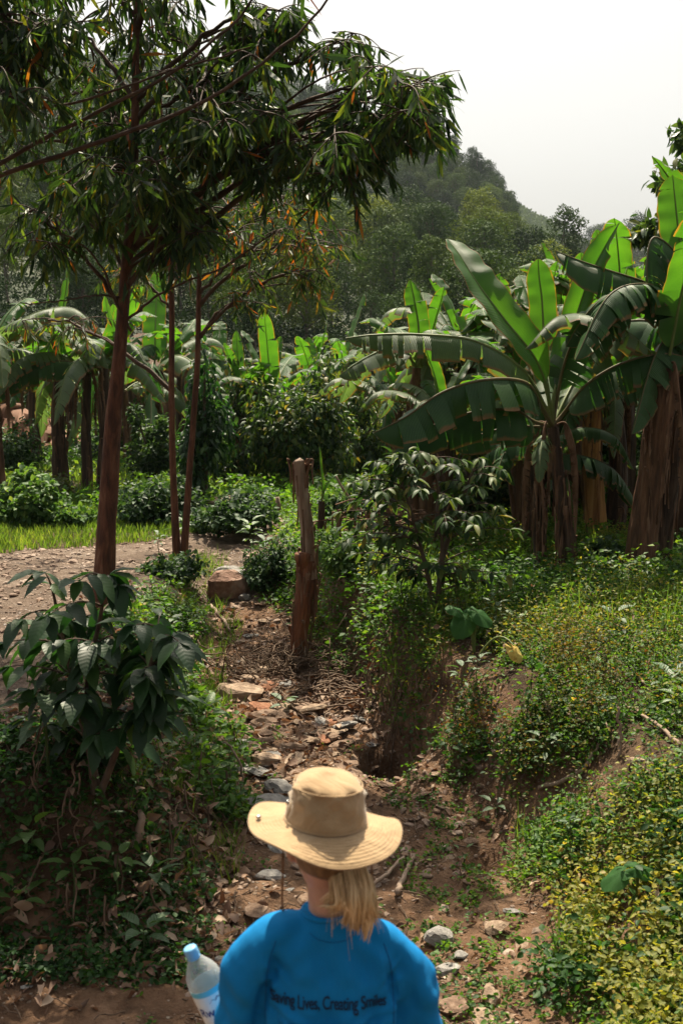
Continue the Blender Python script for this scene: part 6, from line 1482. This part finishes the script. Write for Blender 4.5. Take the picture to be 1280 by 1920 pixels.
# lettering printed on the back of the shirt
M_INK = solidmat('dark_print', [(.3, (.004, .012, .035)), (.7, (.006, .018, .05))], rough=.8, bump=0)
def text_mesh(s, size, ext=0.0):
    cu = bpy.data.curves.new('t', 'FONT'); cu.body = s; cu.size = size; cu.align_x = 'CENTER'; cu.offset = size * .012; cu.space_character = .93
    o = bpy.data.objects.new('t', cu); COL.objects.link(o); dg = bpy.context.evaluated_depsgraph_get(); dg.update()
    me = bpy.data.meshes.new_from_object(o.evaluated_get(dg)); bpy.data.objects.remove(o)
    import bmesh
    bm = bmesh.new(); bm.from_mesh(me); bmesh.ops.triangulate(bm, faces=bm.faces)
    for _ in range(3):
        es = [e for e in bm.edges if e.calc_length() > size * .10]
        if es: bmesh.ops.subdivide_edges(bm, edges=es, cuts=1); bmesh.ops.triangulate(bm, faces=bm.faces)
    V = np.array([v.co[:] for v in bm.verts]); F_ = np.array([[v.index for v in f_.verts] for f_ in bm.faces]); bm.free(); return V, F_
dg = bpy.context.evaluated_depsgraph_get()
me = shirt.data; vv = [Vector(v.co) for v in me.vertices]; bvh = BVHTree.FromPolygons(vv, [tuple(p.vertices) for p in me.polygons])
V, F_ = text_mesh('Saving Lives, Creating Smiles', .0335); t0 = pz(616, 1846) - PO; W = []
wdt = V[:, 0].max() - V[:, 0].min(); sx = (222 * KP) / wdt
sxc = sx * .93
for v in V:
    o_ = Vector((t0[0] + v[0] * sx, t0[1] - 1.0, t0[2] - .006 + v[1] * 1.22 - abs(v[0]) * .02)); h = bvh.ray_cast(o_, Vector((0, 1, 0)))
    W.append((h[0] + h[1] * .0028)[:] if h[0] is not None else (o_.x, t0[1], o_.z))
mb = MB(); mb.add(W, F_); mb.build('lettering', M_INK, shirt)
M_SEAM = solidmat('seam_blue', [(.3, (.003, .08, .24)), (.7, (.004, .10, .28))], rough=.9, bump=0)
def seam(pts, r_=.0012):
    w = []
    for x, z in spline([(a_[0], a_[1], 0) for a_ in pts], 40)[:, :2]:
        h = bvh.ray_cast(Vector((nb[0] - PO[0] + x, nb[1] - PO[1] - 1, nb[2] - PO[2] + z)), Vector((0, 1, 0)))
        if h[0] is not None: w.append((h[0] + h[1] * .0006)[:])
    V, F_, uv = tube(w, r_, 5); mb = MB(); mb.add(V, F_, uv=uv); mb.build('seam', M_SEAM, shirt)
seam([(-.128, -.040), (-.140, -.075), (-.150, -.120), (-.154, -.180), (-.156, -.25)]); seam([(.120, -.052), (.132, -.085), (.140, -.130), (.142, -.190), (.142, -.25)])
seam([(-.050, -.022), (-.03, -.034), (0, -.040), (.03, -.036), (.052, -.026)], .0009)
# hair
def hairmat():
    m, nt, b = newmat('blond_hair'); L = nt.links; uvn = nt.nodes.new('ShaderNodeUVMap'); mp = nt.nodes.new('ShaderNodeMapping'); mp.inputs['Scale'].default_value = (9, .8, 1); L.new(uvn.outputs[0], mp.inputs[0])
    g_ = nt.nodes.new('ShaderNodeNewGeometry'); n_ = noise(nt, 5, 4, mp.outputs[0]); ad = nt.nodes.new('ShaderNodeMath'); ad.operation = 'MULTIPLY_ADD'; ad.inputs[1].default_value = .5; L.new(g_.outputs['Random Per Island'], ad.inputs[0])
    mu = nt.nodes.new('ShaderNodeMath'); mu.operation = 'MULTIPLY'; mu.inputs[1].default_value = .7; L.new(n_.outputs[0], mu.inputs[0]); L.new(mu.outputs[0], ad.inputs[2])
    r = ramp(nt, [(.25, (.26, .15, .065)), (.55, (.58, .40, .20)), (.85, (.85, .66, .40))]); L.new(ad.outputs[0], r.inputs[0]); L.new(r.outputs[0], b.inputs['Base Color']); b.inputs['Roughness'].default_value = .42; b.inputs['Specular IOR Level'].default_value = .5
    return m
M_HAIR = hairmat()
hair_sh = [loft([(hc + np.array([.005, -.02, -.075]), .035, .045), (hc + np.array([0, -.012, -.055]), .066, .078), (hc + np.array([0, -.010, 0]), .083, .098), (hc + np.array([0, -.008, .05]), .077, .092), (hc + np.array([0, 0, .095]), .045, .06)], 30)]
hair = remesh('hair', hair_sh, solidmat('blond_scalp_hair', [(.3, (.10, .055, .024)), (.7, (.30, .18, .08))], scale=8, stretch=(6, 6, .6), rough=.5, bump=.6), .006, 3)
mb = MB(); r_ = np.random.default_rng(4)
for i in range(300):
    u_ = r_.uniform(-1, 1); w_ = r_.uniform(-1, 1); q = r_.random()
    a0 = pz(648 + 34 * u_, 1612 + 5 * w_, -.045 - .02 * abs(w_)); a1 = pz(655 + 36 * u_ + 5 * w_, 1655, -.075 - .02 * w_); 
    tipx = 664 + 34 * u_ + 8 * r_.normal(); tipy = 1722 + 34 * (1 - abs(u_ - .25)) * r_.uniform(.3, 1.1)
    if u_ < -.45: tipx -= 26 * (-.45 - u_) * 2 * r_.uniform(.2, 1.2); tipy -= 18
    a2 = pz(663 + 34 * u_, 1695, -.10 - .012 * w_); a3 = pz(tipx, tipy, -.085 - .01 * w_)
    c = spline([a0, a1, a2, a3], 14) + np.cumsum(r_.normal(0, .0006, (14, 3)), 0)
    V, F_, uv = tube(c - PO, np.interp(np.linspace(0, 1, 14), [0, .2, .75, 1], [.0034, .0040, .0030, .0004]), 5); mb.add(V, F_, uv=uv + [i * .37, 0])
for (sx_, sy_, mx_, my_, ex, ey, n_) in ((628, 1620, 640, 1665, 605, 1695, 16), (640, 1630, 655, 1690, 618, 1708, 12), (668, 1650, 690, 1710, 683, 1762, 22), (655, 1660, 668, 1700, 640, 1732, 14), (690, 1640, 700, 1690, 697, 1725, 12)):
    for i in range(n_):
        j = r_.normal(0, 4, 2); c = spline([pz(sx_ + j[0], sy_, -.06), pz(mx_ + j[0], my_ + j[1], -.095), pz(ex + j[1] * .8, ey + j[0], -.088)], 14)
        V, F_, uv = tube(c - PO, np.interp(np.linspace(0, 1, 14), [0, .3, .7, 1], [.002, .0034, .0028, .0004]), 5); mb.add(V, F_, uv=uv + [i * .61, 0])
for i in range(70):
    u_ = r_.uniform(-1, 1); j = r_.normal(0, 7, 2)
    c = spline([pz(650 + 34 * u_, 1615, -.06), pz(655 + 40 * u_ + j[0], 1665 + j[1], -.10), pz(664 + 44 * u_ + 2 * j[0], 1725 + 3 * j[1], -.095)], 14)
    V, F_, uv = tube(c - PO, np.linspace(.0009, .0003, 14), 4); mb.add(V, F_, uv=uv + [i * .23, 0])
mb.build('pony_tail', M_HAIR, person)
# hat: rests on the head, so a thing of its own
def clothmat(name, c1, c2, rings=False):
    m, nt, b = newmat(name); L = nt.links; tc = nt.nodes.new('ShaderNodeTexCoord'); n_ = noise(nt, 14, 5, tc.outputs['Object']); r = ramp(nt, [(.3, c1), (.7, c2)]); L.new(n_.outputs[0], r.inputs[0]); L.new(r.outputs[0], b.inputs['Base Color'])
    b.inputs['Roughness'].default_value = .9; b.inputs['Specular IOR Level'].default_value = .15; b.inputs['Sheen Weight'].default_value = .3
    n2 = noise(nt, 420, 2, tc.outputs['Object']); bp = nt.nodes.new('ShaderNodeBump'); bp.inputs['Strength'].default_value = .35; bp.inputs['Distance'].default_value = .002; L.new(n2.outputs[0], bp.inputs['Height'])
    n6 = noise(nt, 9, 3, tc.outputs['Object'], .5, 1.5); b6 = nt.nodes.new('ShaderNodeBump'); b6.inputs['Strength'].default_value = .55; b6.inputs['Distance'].default_value = .02; L.new(n6.outputs[0], b6.inputs['Height']); L.new(b6.outputs[0], bp.inputs['Normal'])
    if rings:
        uvn = nt.nodes.new('ShaderNodeUVMap'); sx = nt.nodes.new('ShaderNodeSeparateXYZ'); L.new(uvn.outputs[0], sx.inputs[0]); mu = nt.nodes.new('ShaderNodeMath'); mu.operation = 'MULTIPLY'; mu.inputs[1].default_value = 2 * math.pi * 11; L.new(sx.outputs[1], mu.inputs[0])
        sn = nt.nodes.new('ShaderNodeMath'); sn.operation = 'SINE'; L.new(mu.outputs[0], sn.inputs[0]); b2 = nt.nodes.new('ShaderNodeBump'); b2.inputs['Strength'].default_value = .35; b2.inputs['Distance'].default_value = .0014; L.new(sn.outputs[0], b2.inputs['Height']); L.new(bp.outputs[0], b2.inputs['Normal']); bp = b2
    L.new(bp.outputs[0], b.inputs['Normal']); return m
M_HAT = clothmat('tan_canvas', (.31, .205, .108), (.40, .275, .15)); M_BRIM = clothmat('stitched_tan_canvas', (.31, .205, .108), (.40, .275, .15), True)
hatc = pz(611, 1528); tilt = rad(4)
hat = thing('sun_hat', hatc, 'tan canvas bush hat with a wide stitched brim on the head', 'hat'); hat.rotation_euler = (rad(1), tilt, 0)
n = 96; a = np.linspace(0, 2 * np.pi, n, endpoint=False)
def ringv(r_, z, ex=1.0, ey=1.12, dx=0, dy=0): return np.stack([np.cos(a) * r_ * ex + dx, np.sin(a) * r_ * ey + dy, z + 0 * a], -1)
def stack(rows, uvs, close=None):
    m = len(rows); V = np.concatenate(rows); i = np.arange(m - 1)[:, None] * n; j = np.arange(n)[None]; j2 = (j + 1) % n
    F_ = [np.stack([i + j, i + j2, i + n + j2, i + n + j], -1).reshape(-1, 4)]
    uv = np.stack([np.tile(a / 6.283, m), np.repeat(uvs, n)], -1); return V, F_, uv
def brimw(a): return .016 * np.cos(2 * a) - .010 * np.cos(a) + .009 * np.sin(3 * a + 1) + .004 * np.sin(5 * a) - .004 * np.sin(a)
rows, uvs = [], []
for t in np.linspace(0, 1, 16):
    r_ = .094 + .083 * t; z = -.008 - .018 * t - .010 * t * t
    wav = brimw(a) * t * t; R_ = ringv(r_, z, 1.0, .97); R_[:, 2] += wav; rows.append(R_); uvs.append(t)
under = [r + np.array([0, 0, -.0035]) for r in rows[::-1]]; V, F_, uv = stack(rows + under, uvs + uvs[::-1]); mb = MB(); mb.add(V, F_, uv=uv); mb.build('brim', M_BRIM, hat)
rows, uvs = [], []
for t, r_, z in ((0, .0945, -.010), (.04, .095, -.004), (.1, .0945, .004), (.25, .092, .022), (.4, .089, .040), (.55, .085, .057), (.68, .081, .071), (.74, .079, .0765), (.76, .077, .0785), (.80, .073, .083), (.86, .063, .091), (.92, .046, .0975), (.97, .025, .101), (1, .004, .102)):
    R_ = ringv(r_, z, 1.0, 1.08); x = np.cos(a); 
    w_ = sst(.05, .3, t) * (1 - sst(.72, .8, t))
    ang = a * 3.1
    dn = w_ * (.0050 * (1 - 2 * np.abs(np.sin(a * 2.5 + t * 5))) + .0040 * (1 - 2 * np.abs(np.sin(a * 4 - t * 8 + 1))) + .003 * np.sin(a * 3 + t * 5)); R_[:, 0] += np.cos(a) * dn; R_[:, 1] += np.sin(a) * dn
    R_[:, 2] += sst(.7, 1, t) * (.004 * np.sin(a * 2 + 1) + .006 * np.cos(a - 2.6)) * (1 - t * .5); rows.append(R_); uvs.append(t)
V, F_, uv = stack(rows, uvs); F_.append((np.arange(n) + (len(rows) - 1) * n)[None]); mb = MB(); mb.add(V, F_, uv=uv); mb.build('crown', M_HAT, hat)
V, F_, uv = tube([(math.cos(t) * .0955, math.sin(t) * .0955 * 1.06, -.007) for t in np.linspace(0, 2 * np.pi, 70)], .0028, 6); mb = MB(); mb.add(V, F_, uv=uv); mb.build('seam', M_HAT, hat)
V, F_, uv = tube([(math.cos(t) * .0795, math.sin(t) * .0795 * 1.08, .0768 + .001 * math.sin(3 * t)) for t in np.linspace(0, 2 * np.pi, 70)], .0016, 6); mb = MB(); mb.add(V, F_, uv=uv); mb.build('seam', M_HAT, hat)
V, F_, uv = tube([(math.cos(t) * .177, math.sin(t) * .177 * .97, -.038 + brimw(t)) for t in np.linspace(0, 2 * np.pi, 90)], .0026, 6); mb = MB(); mb.add(V, F_, uv=uv); mb.build('brim_edge', M_HAT, hat)
M_MET, nt_, b_ = newmat('nickel'); b_.inputs['Metallic'].default_value = 1; b_.inputs['Roughness'].default_value = .35; b_.inputs['Base Color'].default_value = (.35, .34, .33, 1)
for (x, y, z, nn) in ((-.155, -.010, -.013, (0, 0, 1)), (.157, .02, -.026, (0, 0, 1)), (-.088, -.030, .036, (-.95, -.3, .05))):
    nn = nrm(np.array([nn], float))[0]; V, F_, uv = tube([np.array([x, y, z]), np.array([x, y, z]) + nn * .004, np.array([x, y, z]) + nn * .0055], [.0062, .0058, .003], 14, cap=True); mb = MB(); mb.add(V, F_, uv=uv); mb.build('snap_button', M_MET, hat)
M_CORD = solidmat('brown_cord', [(.3, (.16, .075, .03)), (.7, (.26, .13, .06))], scale=40, bump=.4)
hm = Matrix.LocRotScale(hat.location, hat.rotation_euler, None).inverted()
for pts in ([(530, 1600, .02), (530, 1640, .0), (529, 1690, -.01), (533, 1720, .03)], [(697, 1590, -.02), (697, 1620, -.02), (696, 1660, -.02), (690, 1715, .05)]):
    w = [np.array(hm @ Vector(pz(*p))) for p in pts]; V, F_, uv = tube(spline(w, 16), .0024, 6, cap=True); mb = MB(); mb.add(V, F_, uv=uv); mb.build('chin_cord', M_CORD, hat)

# bottle (held in the hand, a thing of its own); local +Z runs from base to cap
bot = thing('water_bottle', ax0 + axd * BL, 'clear plastic water bottle with a blue cap and label in the left hand', 'bottle')
zq = Vector(-axd).to_track_quat('Z', 'Y'); bot.rotation_mode = 'XYZ'; bot.rotation_euler = zq.to_euler()
def lathe(prof, n=40, inner=0):
    aa = np.linspace(0, 2 * np.pi, n, endpoint=False); V = np.concatenate([np.stack([np.cos(aa) * r_, np.sin(aa) * r_, 0 * aa + z], -1) for r_, z in prof]); m = len(prof)
    i = np.arange(m - 1)[:, None] * n; j = np.arange(n)[None]; j2 = (j + 1) % n; return V, [np.stack([i + j, i + j2, i + n + j2, i + n + j], -1).reshape(-1, 4), np.arange(n)[::-1][None], (np.arange(n) + (m - 1) * n)[None]]
RB = .045
prof = [(.03, 0), (.042, .004), (RB, .015), (RB, .04), (RB - .0015, .045), (RB, .05), (RB, .16), (RB, .205), (RB - .002, .211), (RB, .218), (RB - .003, .232), (RB - .010, .247), (.026, .262), (.018, .274), (.0135, .281), (.0135, .297)]
m_, nt_, b_ = newmat('clear_plastic'); b_.inputs['Base Color'].default_value = (.62, .66, .66, 1); b_.inputs['Roughness'].default_value = .12; b_.inputs['Specular IOR Level'].default_value = 1.0
nn_ = noise(nt_, 24, 3); bb = nt_.nodes.new('ShaderNodeBump'); bb.inputs['Strength'].default_value = .8; bb.inputs['Distance'].default_value = .006; nt_.links.new(nn_.outputs[0], bb.inputs['Height']); nt_.links.new(bb.outputs[0], b_.inputs['Normal'])
tp_ = nt_.nodes.new('ShaderNodeBsdfTransparent'); tp_.inputs[0].default_value = (.90, .94, .95, 1); mq = nt_.nodes.new('ShaderNodeMixShader'); fr = nt_.nodes.new('ShaderNodeLayerWeight'); fr.inputs[0].default_value = .35
mr_ = nt_.nodes.new('ShaderNodeMapRange'); mr_.inputs[3].default_value = .22; mr_.inputs[4].default_value = .8; nt_.links.new(fr.outputs['Facing'], mr_.inputs[0]); nt_.links.new(mr_.outputs[0], mq.inputs[0]); nt_.links.new(tp_.outputs[0], mq.inputs[1]); nt_.links.new(b_.outputs[0], mq.inputs[2]); nt_.links.new(mq.outputs[0], nt_.nodes['Material Output'].inputs['Surface'])
V, F_ = lathe(prof); mb = MB(); mb.add(V, F_); mb.build('bottle_body', m_, bot)
M_CAP = solidmat('blue_cap', [(.3, (.16, .42, .68)), (.7, (.22, .50, .76))], rough=.4, bump=0, spec=.5)
V, F_ = lathe([(.0165, .283), (.0172, .285), (.0172, .303), (.016, .307), (.010, .3085)], 40); V[:, :2] *= (1 + .03 * np.sign(np.sin(np.arctan2(V[:, 1], V[:, 0]) * 20)))[:, None]; mb = MB(); mb.add(V, F_); mb.build('cap', M_CAP, bot)
V, F_ = lathe([(.0168, .277), (.0172, .278), (.0172, .2815), (.0168, .2825)], 40); mb = MB(); mb.add(V, F_); mb.build('cap_ring', M_CAP, bot)
M_LAB = solidmat('label_paper', [(.3, (.72, .80, .82)), (.7, (.78, .86, .88))], rough=.4, bump=0); M_LABB = solidmat('label_blue_band', [(.3, (.10, .50, .68)), (.7, (.14, .56, .74))], rough=.4, bump=0); M_LABT = solidmat('label_lettering', [(.3, (.01, .045, .22)), (.7, (.012, .055, .26))], rough=.5, bump=0)
def band(r_, z0, z1, mat, nm, par):
    aa = np.linspace(0, 2 * np.pi, 49); V = np.concatenate([np.stack([np.cos(aa) * r_, np.sin(aa) * r_, z + 0 * aa], -1) for z in (z0, z1)]); j = np.arange(48); mb = MB(); mb.add(V, np.stack([j, j + 1, j + 50, j + 49], -1)); return mb.build(nm, mat, par)
lab = band(RB + .0006, .085, .205, M_LAB, 'label', bot); band(RB + .0009, .190, .205, M_LABB, 'label_band', lab); band(RB + .0009, .085, .095, M_LABB, 'label_band', lab)
toc = np.array(bot.matrix_basis.inverted().to_3x3() @ Vector(-(ax0 + axd * .2))); ca = math.atan2(toc[1], toc[0])
V, F_ = text_mesh('Rwenzori', .034); aa = ca + .15 + V[:, 0] / RB; r_ = RB + .0014
mb = MB(); mb.add(np.stack([np.cos(aa) * r_, np.sin(aa) * r_, .135 + V[:, 1]], -1), F_)
tv = np.array([(-.020, .006), (-.010, .014), (-.004, .009), (.004, .018), (.012, .010), (.022, .006)]); aa = ca + .10 + tv[:, 0] / RB
mb.add(np.stack([np.cos(aa) * r_, np.sin(aa) * r_, .164 + tv[:, 1]], -1), [np.array([(0, 1, 5), (1, 2, 5), (2, 3, 5), (3, 4, 5)])]); mb.build('label_lettering', M_LABT, lab)

# ================================================================== HAZE (air)
hb = MB(); x0, x1, y0, y1, z0, z1 = -1150, 1150, -12, 1560, -12, 300
hb.add([(x0, y0, z0), (x1, y0, z0), (x1, y1, z0), (x0, y1, z0), (x0, y0, z1), (x1, y0, z1), (x1, y1, z1), (x0, y1, z1)],
       np.array([(0, 3, 2, 1), (4, 5, 6, 7), (0, 1, 5, 4), (1, 2, 6, 5), (2, 3, 7, 6), (3, 0, 4, 7)]))
mh = bpy.data.materials.new('air'); mh.use_nodes = True
nt = mh.node_tree; nt.nodes.remove(nt.nodes['Principled BSDF'])
pv = nt.nodes.new('ShaderNodeVolumePrincipled')
pv.inputs['Color'].default_value = (.80, .90, 1.0, 1); pv.inputs['Density'].default_value = 0.00014; pv.inputs['Anisotropy'].default_value = 0.0
nt.links.new(pv.outputs[0], nt.nodes['Material Output'].inputs['Volume'])
tag(hb.build('haze', mh, smooth=False), 'thin pale haze in the valley air', 'haze', kind='stuff')
